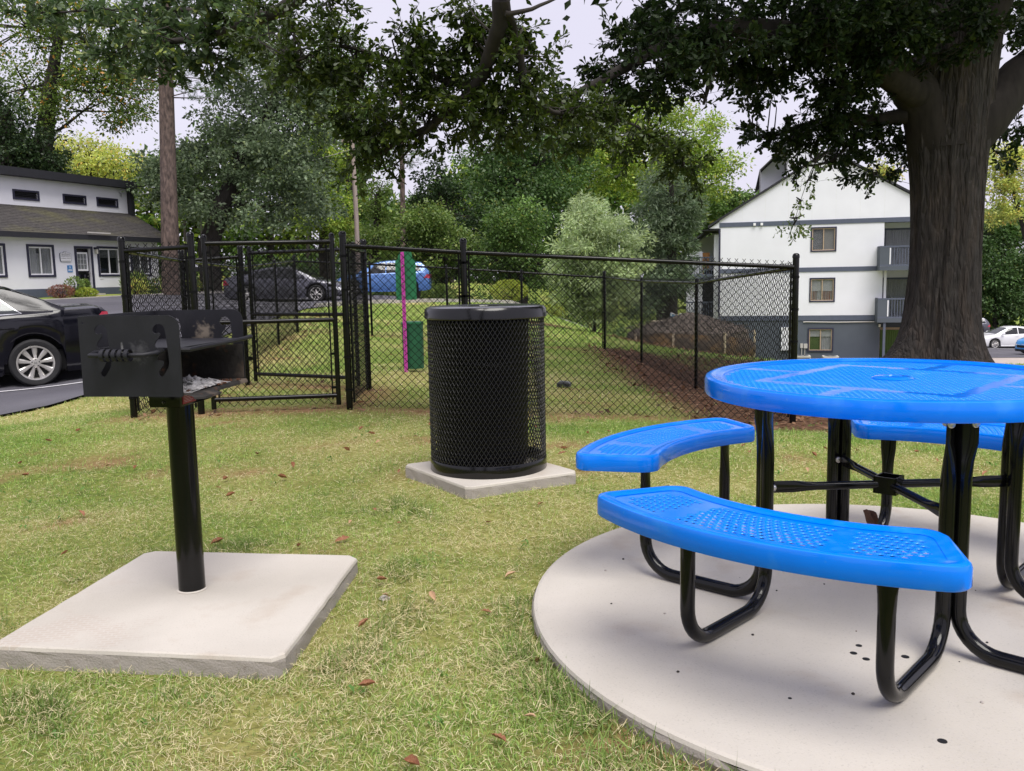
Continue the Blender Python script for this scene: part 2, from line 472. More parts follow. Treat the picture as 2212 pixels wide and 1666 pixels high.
M['ac_metal'] = pbr('beige_ac_metal', (0.48, 0.46, 0.44), 0.6, var=0.06)
M['fabric'] = pbr('black_silt_fabric', (0.05, 0.035, 0.023), 0.8, var=0.35, scale=6, col2=(0.15, 0.085, 0.028), mask_scale=1.6, mask=(0.5, 0.72))
M['brush'] = pbr('brush_debris', (0.16, 0.13, 0.11), 0.95, var=0.6, scale=25, bump=1.0, bscale=30, col2=(0.04, 0.033, 0.028), mask_scale=18, mask=(0.45, 0.6))
M['stake'] = pbr('pale_stake', (0.5, 0.42, 0.3), 0.9, var=0.2, scale=8)
M['cyan_tub'] = pbr('blue_patterned_tub', (0.06, 0.33, 0.62), 0.5, var=0.1, scale=8, col2=(0.65, 0.7, 0.74), mask_scale=9, mask=(0.46, 0.56))
M['blue_sign'] = pbr('blue_sign', (0.06, 0.22, 0.5), 0.5, var=0.05)
M['sign_text'] = pbr('grey_lettering', (0.22, 0.21, 0.23), 0.6)
M['cream'] = pbr('cream_lamp', (0.62, 0.6, 0.52), 0.5)
M['lamp_grey'] = pbr('grey_cast_metal', (0.075, 0.08, 0.085), 0.5, var=0.15)
M['wicker'] = pbr('brown_wicker', (0.35, 0.16, 0.045), 0.7, var=0.3, scale=12)
M['tan_pad'] = pbr('tan_walkway', (0.42, 0.36, 0.32), 0.9, var=0.1, scale=1.0)
M['kerb'] = pbr('kerb_concrete', (0.42, 0.39, 0.37), 0.9, var=0.12, scale=3)
M['mulch'] = pbr('mulch', (0.14, 0.06, 0.035), 0.95, var=0.5, scale=20, bump=0.8, bscale=40)
# ------------------------------------------------------------------ terrain
GP = np.array([
 (-3,-3,0),(0,-3,0),(3,-3,0),(-2,0,0),(2,0,0),(0,2,0),(-1.2,3,.0),(1.3,2.8,.0),(-1.2,1.2,0),(2.6,1.5,0),(2.9,3.2,-.02),(-.1,4.8,.03),(1.2,5.0,0),(-2.6,3,-.02),(-2.4,5,-.02),
 (-3.38,7.75,-.045),(-2.77,7.73,-.02),(-1.48,7.9,-.03),(-.415,7.99,-.11),(2.656,8.21,-.30),(-1.54,9.37,-.04),(-3.06,10.1,-.05),(-4.46,18.35,.055),(-4.39,16,-.02),
 (1.88,17.6,-.40),(2.3,15.45,-.47),(2.57,12.16,-.48),(-1.37,11.3,-.06),(-6.73,12.3,-.31),(-5.26,8.9,-.21),(-5.05,9.7,-.19),(-5.07,10.4,-.18),(-9.1,36,.2),(-5.3,42,.27),
 (-17.4,36.6,.7),(-14,38,.55),(2.37,25,-.47),(0,36,.1),(5.46,11,-.14),(4.2,9.5,-.25),(7.5,10,-.25),(11.8,49.5,-4.3),(19.75,47.5,-3.8),(5,26,-1.3),(6.8,26,-1.5),(33.5,60,-4.5),(33,72,-4.5),
 (30,50,-4.0),(20,35,-2.75),(10,18,-1.15),(12,30,-2.7),(10,26,-2.1),(9,40,-3.8),(15.5,41,-4.1),(8,6,-.1),(12,9,-.4),(0,-12,0),(12,-5,0),(-12,-5,0),(-12,5,-.3),(-30,60,1.4),(-30,30,.6),(0,75,.4),(30,100,-4),(-60,90,2),(60,60,-5),(60,0,-2),(-60,0,-.2),(0,-60,0),(0,130,0)], float)
def _rbf(A, B): return np.linalg.norm(A[:, None, :2] - B[None, :, :2], axis=2)
_K = _rbf(GP, GP) + np.eye(len(GP)) * -0.05
_PP = np.c_[np.ones(len(GP)), GP[:, :2]]
_A = np.block([[_K, _PP], [_PP.T, np.zeros((3, 3))]])
_W = np.linalg.solve(_A, np.r_[GP[:, 2], 0, 0, 0])
def H(x, y):
    P = np.c_[np.ravel(x), np.ravel(y)].astype(float)
    out = np.empty(len(P))
    for s in range(0, len(P), 20000):
        q = P[s:s + 20000]
        out[s:s + 20000] = _rbf(q, GP) @ _W[:len(GP)] + np.c_[np.ones(len(q)), q] @ _W[len(GP):]
    return out
def h1(x, y): return float(H([x], [y])[0])

def seg_dist(x, y, a, b):
    a = np.array(a); b = np.array(b); d = b - a
    t = np.clip(((x - a[0]) * d[0] + (y - a[1]) * d[1]) / (d @ d), 0, 1)
    return np.hypot(x - a[0] - t * d[0], y - a[1] - t * d[1])

def vnoise(x, y, s, seed=0):
    """smooth value noise in numpy, 0..1"""
    r = np.random.default_rng(seed); T = r.random((64, 64))
    u = np.asarray(x) / s + 1000.3; v = np.asarray(y) / s + 1000.7
    i = np.floor(u).astype(int); j = np.floor(v).astype(int); fu = u - i; fv = v - j
    fu = fu * fu * (3 - 2 * fu); fv = fv * fv * (3 - 2 * fv)
    g = lambda a, b: T[a % 64, b % 64]
    return (g(i, j) * (1 - fu) + g(i + 1, j) * fu) * (1 - fv) + (g(i, j + 1) * (1 - fu) + g(i + 1, j + 1) * fu) * fv
def fnoise(x, y, s, seed=0):
    return 0.5 * vnoise(x, y, s, seed) + 0.3 * vnoise(x, y, s / 2.3, seed + 1) + 0.2 * vnoise(x, y, s / 5.1, seed + 2)

# fence corner points
FP = dict(P1=(-3.38, 7.75), P2=(-2.77, 7.73), P4=(-1.48, 7.90), P5=(-0.415, 7.99), P6=(2.656, 8.21), P4b=(-1.54, 9.37),
          Px=(-3.68, 9.95), G2a=(-3.06, 10.09), Fl=(-4.46, 18.35), Fr=(1.88, 17.61), R1=(2.30, 15.45), R2=(2.57, 12.16))
DIRT_LINES = [(FP['P1'], FP['P2']), (FP['P2'], FP['P4']), (FP['P4'], FP['P6']), (FP['P4'], FP['P4b']), (FP['G2a'], FP['P4b'])]
def dirt_mask(x, y):
    d = np.full(np.shape(x), 9.0)
    for a, b in DIRT_LINES: d = np.minimum(d, seg_dist(x, y, a, b))
    m = np.clip((0.42 - d) / 0.35, 0, 1) * (0.25 + 1.1 * fnoise(x, y, 0.5, 5))
    d2 = np.minimum(seg_dist(x, y, FP['P1'], FP['Fl']), seg_dist(x, y, FP['Fl'], FP['Fr']))
    m = np.maximum(m, np.clip((0.4 - d2) / 0.3, 0, 1) * (0.05 + .8 * fnoise(x, y, 0.6, 6)))
    # worn spot behind the right front corner
    m = np.maximum(m, np.clip(1.0 - np.hypot((x - 3.6) / 1.5, (y - 8.0) / 0.55), 0, 1) * 1.6)
    m = np.maximum(m, np.clip((fnoise(x, y, 0.5, 21) - 0.70) / .08, 0, 1) * 0.7)
    return np.clip(m, 0, 1)
def mulch_mask(x, y):
    d = np.minimum(seg_dist(x, y, FP['P6'], FP['R2']), np.minimum(seg_dist(x, y, FP['R2'], FP['R1']), seg_dist(x, y, FP['R1'], FP['Fr'])))
    side = np.clip((x - 1.2) / 0.8, 0, 1)
    w = 0.9 + 0.5 * fnoise(x, y, 1.5, 9)
    m = np.clip((w - d) / 0.35, 0, 1) * side
    # leaf-littered slope right of the dog run
    s = np.clip((x - 2.6) / 0.6, 0, 1) * np.clip((y - 9.0) / 1.0, 0, 1) * np.clip((19 - y) / 2, 0, 1) * np.clip((9 - x) / 2, 0, 1)
    b = np.clip((1.6 - seg_dist(x, y, (1.5, 29), (5.0, 22.5))) / 0.6, 0, 1)
    o = np.clip((1.6 - np.hypot(x - 5.4, y - 11)) / 0.6, 0, 1)
    return np.clip(np.maximum.reduce([m, s * (0.4 + 0.7 * fnoise(x, y, 1.2, 31)), b, o]), 0, 1)
def straw_mask(x, y):
    """1 = dry straw coloured lawn, 0 = green"""
    s = (fnoise(x, y, 1.7, 40) - 0.5) * 2.0 + (fnoise(x, y, 0.45, 43) - 0.5) * 1.0 + 0.52
    s = s - 0.40 * np.clip((x - 0.2) / 0.9, 0, 1) * np.clip((y - 4.6) / 1.0, 0, 1)
    s = s - 0.30 * np.clip((2.3 - y) / 0.7, 0, 1)
    s = s - 0.25 * np.clip((-1.6 - x) / 0.6, 0, 1) * np.clip((4.5 - y), 0, 1)
    s = s + 0.10 * np.clip((y - 9) / 2, 0, 1) * np.clip((12.5 - y) / 2, 0, 1) - 0.35 * np.clip((y - 12.5) / 2.5, 0, 1)
    return np.clip(s, 0, 1)

def ground_mat():
    m, nt, b = new_mat('lawn_soil'); N, L = nt.nodes, nt.links
    def attr(n):
        a = N.new('ShaderNodeAttribute'); a.attribute_name = n; return a.outputs['Fac']
    tc = N.new('ShaderNodeTexCoord')
    def noise(s, d=6):
        n = N.new('ShaderNodeTexNoise'); n.inputs['Scale'].default_value = s; n.inputs['Detail'].default_value = d
        L.new(tc.outputs['Object'], n.inputs['Vector']); return n.outputs[0]
    def ramp(f, c0, c1, p0=.35, p1=.65):
        r = N.new('ShaderNodeValToRGB'); r.color_ramp.elements[0].color = (*c0, 1); r.color_ramp.elements[1].color = (*c1, 1)
        r.color_ramp.elements[0].position = p0; r.color_ramp.elements[1].position = p1
        L.new(f, r.inputs[0]); return r.outputs[0]
    def mix(f, a, c):
        x = N.new('ShaderNodeMix'); x.data_type = 'RGBA'; L.new(f, x.inputs[0]); L.new(a, x.inputs[6]); L.new(c, x.inputs[7]); return x.outputs[2]
    green = ramp(noise(26), (0.10, 0.16, 0.03), (0.30, 0.36, 0.08))
    straw = ramp(noise(30), (0.36, 0.31, 0.11), (0.56, 0.50, 0.22))
    dirt = ramp(noise(16), (0.17, 0.085, 0.045), (0.33, 0.19, 0.11))
    mul = ramp(noise(22), (0.045, 0.025, 0.017), (0.20, 0.11, 0.065))
    c0 = mix(attr('straw'), green, straw)
    th = N.new('ShaderNodeMix'); th.data_type = 'RGBA'; th.blend_type = 'MULTIPLY'; th.inputs[0].default_value = 1; th.inputs[7].default_value = (.64, .68, .58, 1); L.new(c0, th.inputs[6])  # darker thatch near: shade between the blades put into the ground colour
    c = mix(attr('far_unshaded'), th.outputs[2], c0); c = mix(attr('dirt'), c, dirt); c = mix(attr('mulch'), c, mul)
    L.new(c, b.inputs['Base Color']); b.inputs['Roughness'].default_value = 1.0; b.inputs['Specular IOR Level'].default_value = 0.1
    bp = N.new('ShaderNodeBump'); bp.inputs['Strength'].default_value = 0.8; bp.inputs['Distance'].default_value = 0.03
    L.new(noise(40), bp.inputs['Height']); L.new(bp.outputs[0], b.inputs['Normal'])
    return m

xs = np.concatenate([[-320, -200, -120, -80], np.arange(-55, -9.9, 1.5), np.arange(-9.4, 9.5, 0.2), np.arange(10, 60, 1.5), [80, 130, 200, 320]])
ys = np.concatenate([[-200, -100, -60, -40, -25, -15, -9, -5, -3], np.arange(-2, 22, 0.2), np.arange(22.5, 50, 0.6), np.arange(51, 100, 2.5), [120, 160, 240, 400]])
gx, gy = np.meshgrid(xs, ys, indexing='ij')
_gz = H(gx, gy)
nu, nv = gx.shape
idx = np.arange(nu * nv).reshape(nu, nv)
me = mesh_from(np.c_[gx.ravel(), gy.ravel(), _gz], [np.stack([idx[:-1, :-1], idx[1:, :-1], idx[1:, 1:], idx[:-1, 1:]], -1).reshape(-1, 4)], 'ground')
set_f(me, dirt_mask(gx.ravel(), gy.ravel()), 'dirt'); set_f(me, mulch_mask(gx.ravel(), gy.ravel()), 'mulch'); set_f(me, straw_mask(gx.ravel(), gy.ravel()), 'straw'); set_f(me, np.clip((gy.ravel() - 9) / 9, 0, 1), 'far_unshaded')  # last ramp fades the painted blade shade out with distance
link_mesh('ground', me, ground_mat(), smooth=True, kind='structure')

def sheet(name, inner, outer, mat, n=40, off=0.012, sub=6):
    A = []; B = []
    for P, Q in ((inner, A), (outer, B)):
        for i in range(len(P) - 1):
            for k in range(sub):
                t = k / sub; Q.append((P[i][0] * (1 - t) + P[i + 1][0] * t, P[i][1] * (1 - t) + P[i + 1][1] * t))
        Q.append(P[-1])
    A = np.array(A); B = np.array(B); t = np.linspace(0, 1, n)
    P = A[:, None] * (1 - t)[None, :, None] + B[:, None] * t[None, :, None]
    z = H(P[..., 0], P[..., 1]).reshape(P.shape[:2]) + off
    me = mesh_from(np.c_[P.reshape(-1, 2), z.ravel()], [np.stack([(i := np.arange(P.shape[0] * n).reshape(P.shape[0], n))[:-1, :-1], i[1:, :-1], i[1:, 1:], i[:-1, 1:]], -1).reshape(-1, 4)], name)
    return link_mesh(name, me, mat, smooth=True, kind='structure')

LOT_IN = [(-16, 5.5), (-9, 7.3), (-6.2, 8.45), (-5.4, 8.75), (-5.08, 9.5), (-5.05, 10.5), (-5.3, 13), (-6, 20), (-6.5, 28), (-5.5, 32), (-3, 34), (0, 35.5), (4, 37)]
LOT_OUT = [(-30, 8), (-28, 14), (-24, 20), (-22, 23), (-20, 26), (-18.6, 28.5), (-17, 32), (-15.4, 36), (-13.9, 40), (-11, 44), (-5, 46.5), (0, 47.5), (4, 48)]
sheet('parking_lot', LOT_IN, LOT_OUT, M['asphalt'], 50, 0.03)
sheet('parking_lot_far', [(17, 46), (22, 47), (27.5, 47), (34, 46), (45, 44)], [(16, 80), (24, 80), (32, 80), (40, 80), (60, 78)], M['asphalt'], 24, 0.06)
sheet('pavement', [(17.0, 38.5), (21, 38.5), (26, 38.2), (34, 37.5), (45, 36)], [(17, 45.9), (22, 46.9), (27.5, 46.9), (34, 45.9), (45, 43.9)], M['tan_pad'], 12, 0.05)

def stripe(name, a, b, w, off=0.04):
    n = 24; t = np.linspace(0, 1, n); a = np.array(a); b = np.array(b); d = (b - a) / np.linalg.norm(b - a); p = np.array([-d[1], d[0]]) * w / 2
    P = np.stack([a + (b - a) * t[:, None] - p, a + (b - a) * t[:, None] + p], 1)
    z = H(P[..., 0], P[..., 1]).reshape(n, 2) + off
    i = np.arange(n * 2).reshape(n, 2)
    me = mesh_from(np.c_[P.reshape(-1, 2), z.ravel()], [np.stack([i[:-1, 0], i[1:, 0], i[1:, 1], i[:-1, 1]], -1)], name)
    return link_mesh(name, me, M['paint_white'], kind='structure')
stripe('bay_marking', (-10.2, 8.75), (-5.35, 12.75), 0.11)
stripe('bay_marking', (-11.5, 29.6), (-6.6, 29.2), 0.10)
stripe('bay_marking', (-11.5, 32.6), (-4.4, 33.4), 0.10)
stripe('bay_marking', (30, 58.4), (45, 58.0), 0.12, 0.09)
# kerb along the far end of the lot lawn
mb = MB()
kp = [(-6.4, 29), (-5.4, 32), (-2.9, 33.9), (0, 35.4), (4, 36.9)]
for a, b in zip(kp[:-1], kp[1:]):
    mb.bar((*a, h1(*a) + 0.07), (*b, h1(*b) + 0.07), 0.16, 0.14)
mb.build('kerb', M['kerb'], kind='structure')
mb = MB()
for a, b in (((-20.2, 24.8), (-13.6, 40.6)), ((-13.6, 40.6), (-10.6, 44.6)), ((-10.6, 44.6), (4, 48.6))):
    mb.bar((*a, h1(*a) + 0.06), (*b, h1(*b) + 0.06), 0.18, 0.16)
mb.build('kerb', M['kerb'], kind='structure')

# ------------------------------------------------------------------ concrete pads
SLAB_C, SLAB_R, SLAB_Z = (1.30, 2.80), 1.245, 0.055
def stained():
    m = M['concrete'].copy(); nt = m.node_tree; N, L = nt.nodes, nt.links; b = N['Principled BSDF']; src = b.inputs['Base Color'].links[0].from_socket
    tc = N.new('ShaderNodeTexCoord'); br_ = N.new('ShaderNodeTexBrick'); br_.inputs['Scale'].default_value = 14; br_.inputs['Color1'].default_value = (.43, .33, .26, 1); br_.inputs['Color2'].default_value = (.46, .37, .30, 1); br_.inputs['Mortar'].default_value = (.55, .51, .47, 1); br_.inputs['Mortar Size'].default_value = .04
    mp = N.new('ShaderNodeMapping'); mp.inputs['Rotation'].default_value = (0, 0, -.12); L.new(tc.outputs['Object'], mp.inputs[0]); L.new(mp.outputs[0], br_.inputs['Vector'])
    ds = N.new('ShaderNodeVectorMath'); ds.operation = 'DISTANCE'; sc = N.new('ShaderNodeVectorMath'); sc.operation = 'MULTIPLY'; sc.inputs[1].default_value = (1, 2.4, 0); L.new(tc.outputs['Object'], sc.inputs[0]); L.new(sc.outputs[0], ds.inputs[0]); ds.inputs[1].default_value = (-.33, -.32 * 2.4, 0)
    no = N.new('ShaderNodeTexNoise'); no.inputs['Scale'].default_value = 9; L.new(tc.outputs['Object'], no.inputs['Vector'])
    su = N.new('ShaderNodeMath'); su.operation = 'ADD'; L.new(ds.outputs['Value'], su.inputs[0]); L.new(no.outputs[0], su.inputs[1])
    mr = N.new('ShaderNodeMapRange'); mr.inputs[1].default_value = .60; mr.inputs[2].default_value = .78; mr.inputs[3].default_value = .32; mr.inputs[4].default_value = 0; L.new(su.outputs[0], mr.inputs[0])
    mx = N.new('ShaderNodeMix'); mx.data_type = 'RGBA'; L.new(mr.outputs[0], mx.inputs[0]); L.new(src, mx.inputs[6]); L.new(br_.outputs['Color'], mx.inputs[7]); L.new(mx.outputs[2], b.inputs['Base Color'])
    return m
M['concrete_stained'] = stained()
def pad(name, label, corners, z, th, mat='concrete'):
    t = thing(name, label, 'concrete pad', (sum(c[0] for c in corners) / 4, sum(c[1] for c in corners) / 4, 0))
    o = np.array([t.location.x, t.location.y])
    # slightly wavy outline so that the edge is not ruler straight
    out = []
    for k in range(4):
        a = np.array(corners[k]) - o; b = np.array(corners[(k + 1) % 4]) - o
        for q in np.linspace(0.035, 0.965, 14):
            p = a + (b - a) * q; out.append(p * (1 + random.uniform(-0.0035, 0.0035)))
    out = np.array(out); n = len(out)
    def ring(s, zz): return np.c_[out * s, np.full(n, zz)]
    mb = MB(); V = np.concatenate([ring(0.984, z), ring(0.30, z), [[0, 0, z]], ring(0.994, z - 0.004), ring(1.0, z - 0.014)])
    F = []
    for i in range(n):
        j = (i + 1) % n
        F += [(i, j, n + j, n + i), (n + i, n + j, 2 * n), (2 * n + 1 + i, 2 * n + 1 + j, j, i), (3 * n + 1 + i, 3 * n + 1 + j, 2 * n + 1 + j, 2 * n + 1 + i)]
    mb.add(V, F); mb.build('top', M[mat], t)
    mb = MB()
    rows = [ring(1.0, z - 0.0142)] + [ring(1.0, zz) * np.c_[1 + rng.normal(0, .004, n), 1 + rng.normal(0, .004, n), np.ones(n)] for zz in np.linspace(z - 0.025, z - th, 4)]
    V = np.concatenate(rows); F = []
    for r_ in range(4):
        for i in range(n):
            j = (i + 1) % n; F.append((r_ * n + i, r_ * n + j, (r_ + 1) * n + j, (r_ + 1) * n + i))
    mb.add(V, F); mb.build('edge', M['concrete_side'], t)
    return t
pad('concrete_pad', 'square pale concrete pad under the black grill', [(-1.60, 2.54), (-0.677, 2.408), (-0.614, 3.343), (-1.493, 3.457)], 0.07, 0.13, 'concrete_stained')
pad('concrete_pad', 'small square concrete pad under the black litter bin', [(-0.235, 4.34), (0.352, 4.658), (-0.04, 5.25), (-0.628, 4.924)], 0.09, 0.13)
t = thing('concrete_slab', 'large round concrete slab under the blue picnic table', 'concrete slab', (*SLAB_C, 0))
mb = MB(); mb.lathe([(0, SLAB_Z), (0.6, SLAB_Z), (SLAB_R - 0.12, SLAB_Z), (SLAB_R - 0.015, SLAB_Z), (SLAB_R - 0.004, SLAB_Z - 0.004), (SLAB_R, SLAB_Z - 0.014)], 120)
mb.build('top', M['concrete'], t)
prof = [(SLAB_R, SLAB_Z - 0.0142), (SLAB_R + .002, SLAB_Z - 0.03), (SLAB_R - .002, SLAB_Z - 0.05), (SLAB_R + .001, -0.02), (SLAB_R, -0.12)]
mb = MB(); mb.lathe(prof, 160)
V = mb.v[0]; V[:, :2] *= (1 + rng.normal(0, .0016, (len(V), 1))); mb.build('edge', M['concrete_side'], t)

# small debris on the slab
def pebble(x, y, z, s, m, label):
    mb = MB(); V = []; 
    for k in range(3):
        rr = (0.75, 1.0, 0.55)[k]; zz = (0, .35, .75)[k]
        for j in range(7):
            a = 2 * math.pi * j / 7 + k; q = rr * random.uniform(.75, 1.1) * s
            V.append((q * math.cos(a), q * math.sin(a), zz * s))
    V.append((0, 0, s * 0.85)); F = [tuple(range(6, -1, -1))]
    for k in range(2):
        for j in range(7): F.append((k * 7 + j, k * 7 + (j + 1) % 7, (k + 1) * 7 + (j + 1) % 7, (k + 1) * 7 + j))
    for j in range(7): F.append((14 + j, 14 + (j + 1) % 7, 21))
    mb.add(V, F); o = mb.build('pebble', m); o.location = (x, y, z)
    return tag(o, label, 'pebble', 'crumbs and pebbles on the round slab')
for k in range(46):
    a = random.uniform(0, 6.28); q = 1.05 * math.sqrt(random.random())
    pebble(SLAB_C[0] + q * math.cos(a), SLAB_C[1] + q * math.sin(a), SLAB_Z, random.uniform(.0025, .0065), random.choice([M['stone'], M['dark_bark'], M['dark_bark'], M['rust']]), 'tiny dark crumb lying on the round concrete slab')
mb = MB()
for (x, y, r_) in ((0.985, 1.92, .011), (0.985, 2.36, .010), (0.965, 2.40, .010), (1.10, 2.37, .011), (1.02, 2.33, .010), (1.0, 2.45, .009), (0.70, 2.14, .005)):
    mb.lathe([(0, SLAB_Z + .0012), (r_, SLAB_Z + .0010), (r_ * 1.05, SLAB_Z - .001)], 14, (x, y, 0))
o = mb.build('drip_spot', M['seam']); tag(o, 'scattered round black drip spots on the round slab', 'stain', kind='stuff')

# ------------------------------------------------------------------ picnic table
TC = (1.215, 2.78); TZ = 0.806; BZ = 0.520
tb = thing('picnic_table', 'round blue perforated picnic table with four attached curved benches and black legs', 'picnic table', (TC[0], TC[1], SLAB_Z))
def perf(cells, t, name, mat, parent, hr=0.34):
    """cells: list of (4 corner xy, z, hole?) -> sheet with real round openings"""
    V = []; F4 = []
    n = 0
    for (c, z, hole) in cells:
        c = np.array(c)
        def bl(u, v): return c[0] * (1 - u) * (1 - v) + c[1] * u * (1 - v) + c[2] * u * v + c[3] * (1 - u) * v
        if not hole:
            for p in c: V.append((*p, z))
            F4.append((n, n + 1, n + 2, n + 3)); n += 4
            continue
        out = [(0, 0), (.5, 0), (1, 0), (1, .5), (1, 1), (.5, 1), (0, 1), (0, .5)]
        inn = [(.5 + hr * math.cos(R(225 + 45 * k)), .5 + hr * math.sin(R(225 + 45 * k))) for k in range(8)]
        inn2 = [(.5 + (hr + .09) * math.cos(R(225 + 45 * k)), .5 + (hr + .09) * math.sin(R(225 + 45 * k))) for k in range(8)]
        for q in out: V.append((*bl(*q), z))
        for q in inn2: V.append((*bl(*q), z - .0011))
        for q in inn: V.append((*bl(*q), z - .0032))
        for q in inn: V.append((*bl(*q), z - t))
        for k in range(8):
            j = (k + 1) % 8
            F4 += [(n + k, n + j, n + 8 + j, n + 8 + k), (n + 8 + k, n + 8 + j, n + 16 + j, n + 16 + k), (n + 16 + k, n + 16 + j, n + 24 + j, n + 24 + k)]
        n += 32
    me = mesh_from(V, [np.array(F4)], name)
    return link_mesh(name, me, mat, parent, smooth=True)
# table top
cells = []; pt = 0.0205; zt = TZ - SLAB_Z - 0.006
k = 0; y = -0.56
ang = R(45)
def solid(x, y):
    r_ = math.hypot(x, y)
    if r_ > 0.515: return True
    u, v = x * math.cos(ang) + y * math.sin(ang), -x * math.sin(ang) + y * math.cos(ang)   # square axes
    s = 0.297; w = 0.021
    if max(abs(u), abs(v)) < s + w and max(abs(u), abs(v)) > s - w: return True
    if max(abs(u), abs(v)) >= s + w and min(abs(u), abs(v)) < w: return True
    if 0.03 < r_ < 0.062: return True
    return False
row = 0
while y < 0.56:
    x = -0.57 + (pt / 2 if row % 2 else 0)
    while x < 0.57:
        ga = R(19); rt = lambda a, b: (a * math.cos(ga) - b * math.sin(ga), a * math.sin(ga) + b * math.cos(ga))
        cx_, cy_ = rt(x + pt / 2, y + pt * .43)
        if math.hypot(cx_, cy_) < 0.568 and math.hypot(cx_, cy_) > 0.035:
            cells.append(((rt(x, y), rt(x + pt, y), rt(x + pt, y + pt * .86), rt(x, y + pt * .86)), zt, not solid(cx_, cy_)))
        x += pt
    y += pt * .86; row += 1
perf(cells, 0.004, 'tabletop', M['blue'], tb, 0.36)
mb = MB()
mb.lathe([(0.528, 0.001), (0.545, 0.0035), (0.560, 0.008), (0.574, 0.0085), (0.582, 0.004), (0.586, -0.006), (0.586, -0.044), (0.583, -0.049), (0.578, -0.049), (0.576, -0.044), (0.576, -0.010), (0.528, -0.004)], 120, (0, 0, TZ - SLAB_Z - 0.004), close=True)
mb.build('rim', M['blue'], tb, smooth=True)
mb = MB(); mb.lathe([(0.026, -0.012), (0.026, 0.003), (0.030, 0.007), (0.052, 0.006), (0.062, 0.001), (0.062, -0.012)], 40, (0, 0, zt + .001))
mb.build('umbrella_ring', M['blue'], tb, smooth=True)
mb = MB()
for a in (45, 135):
    c_, s_ = math.cos(R(a)), math.sin(R(a))
    mb.bar((-.5 * c_, -.5 * s_, zt - .024), (.5 * c_, .5 * s_, zt - .024), 0.045, 0.03)
mb.build('underframe', M['black_gloss'], tb)

# bench (built once around the table centre, then rotated copies)
RI, RO, HA = 0.740, 1.035, 29.8
zb = BZ - SLAB_Z
cells = []
nr = 12; dr = (RO - RI - 0.03) / nr; da = 1.45
na = int(2 * (HA - 1.2) / da)
for i in range(nr):
    for j in range(-1, na + 1):
        a0 = -HA + 1.2 + j * da + (da / 2 if i % 2 else 0)
        a1 = a0 + da
        lo, hi = -HA + 1.2, HA - 1.2
        if a1 <= lo or a0 >= hi: continue
        a0c, a1c = max(a0, lo), min(a1, hi)
        r0, r1 = RI + 0.015 + i * dr, RI + 0.015 + (i + 1) * dr
        am = (a0 + a1) / 2
        inside = a0 > lo + 2.6 and a1 < hi - 2.6 and 2 <= i <= nr - 3 and not (11.3 < abs(am) < 15.6)
        # cut the panel corners
        P = lambda r_, a: (r_ * math.cos(R(a)), r_ * math.sin(R(a)))
        if i in (2, nr - 3) and abs(am) > HA - 6.3: inside = False
        cells.append(((P(r0, a0c), P(r1, a0c), P(r1, a1c), P(r0, a1c)), zb - 0.006, inside))
def bench(ang_deg, label=None):
    pass
bn = bpy.data.objects.new('bench', None); COL.objects.link(bn); bn.parent = tb
# closed outline with rounded corners for the rim
def outline(inset=0.0, n_arc=30):
    ri, ro = RI + inset, RO - inset
    cr = 0.055 - inset * 0.5
    pts = []
    dai = math.degrees(cr / ri); dao = math.degrees(cr / ro)
    ins = math.degrees(inset / 0.88)
    h = HA - ins
    for a in np.linspace(-h + dao, h - dao, n_arc): pts.append((ro * math.cos(R(a)), ro * math.sin(R(a))))
    def corner(rc, ac, sr, sa):     # centre of fillet
        out = []
        for q in np.linspace(0, 90, 7)[1:-1]:
            pr = rc + sr * cr * (math.cos(R(q))); pa = ac + sa * math.degrees(cr / rc) * math.sin(R(q))
            out.append((pr * math.cos(R(pa)), pr * math.sin(R(pa))))
        return out
    pts += corner(ro - cr, h - dao, 1, 1)
    pts += [((ro - cr) * math.cos(R(h)), (ro - cr) * math.sin(R(h))), ((ri + cr) * math.cos(R(h)), (ri + cr) * math.sin(R(h)))]
    pts += corner(ri + cr, h - dai, -1, 1)[::-1]
    for a in np.linspace(h - dai, -h + dai, n_arc): pts.append((ri * math.cos(R(a)), ri * math.sin(R(a))))
    pts += corner(ri + cr, -h + dai, -1, -1)
    pts += [((ri + cr) * math.cos(R(-h)), (ri + cr) * math.sin(R(-h))), ((ro - cr) * math.cos(R(-h)), (ro - cr) * math.sin(R(-h)))]
    pts += corner(ro - cr, -h + dao, 1, -1)[::-1]
    return np.array(pts)
ost = outline(0.014)
def inside_out(p):
    r_ = math.hypot(*p); a = abs(math.degrees(math.atan2(p[1], p[0])))
    arc = RI + 0.055, RO - 0.055
    if r_ < arc[0] or r_ > arc[1]:
        lim = HA - math.degrees(0.05 / r_)
        return a <= lim + .4
    return True
cells = [c for c in cells if inside_out(np.mean(np.array(c[0]), 0)) ]
perf(cells, 0.004, 'seat', M['blue'], bn, 0.33)
prof = [(0.040, 0.0005), (0.030, 0.003), (0.020, 0.0065), (0.010, 0.0075), (0.003, 0.004), (0.0, -0.006), (0.0, -0.046), (0.003, -0.051), (0.009, -0.051), (0.010, -0.040), (0.010, -0.010), (0.034, -0.006)]
rings = [outline(q[0]) for q in prof]
nn = len(rings[0]); V = np.concatenate([np.c_[r_, np.full(nn, zb - 0.005 + q[1])] for r_, q in zip(rings, prof)]); F = []
for i in range(len(prof)):
    ii = (i + 1) % len(prof)
    for j in range(nn):
        jj = (j + 1) % nn; F.append((i * nn + j, i * nn + jj, ii * nn + jj, ii * nn + j))
mb = MB(); mb.add(V, F); mb.build('rim', M['blue'], bn, smooth=True)
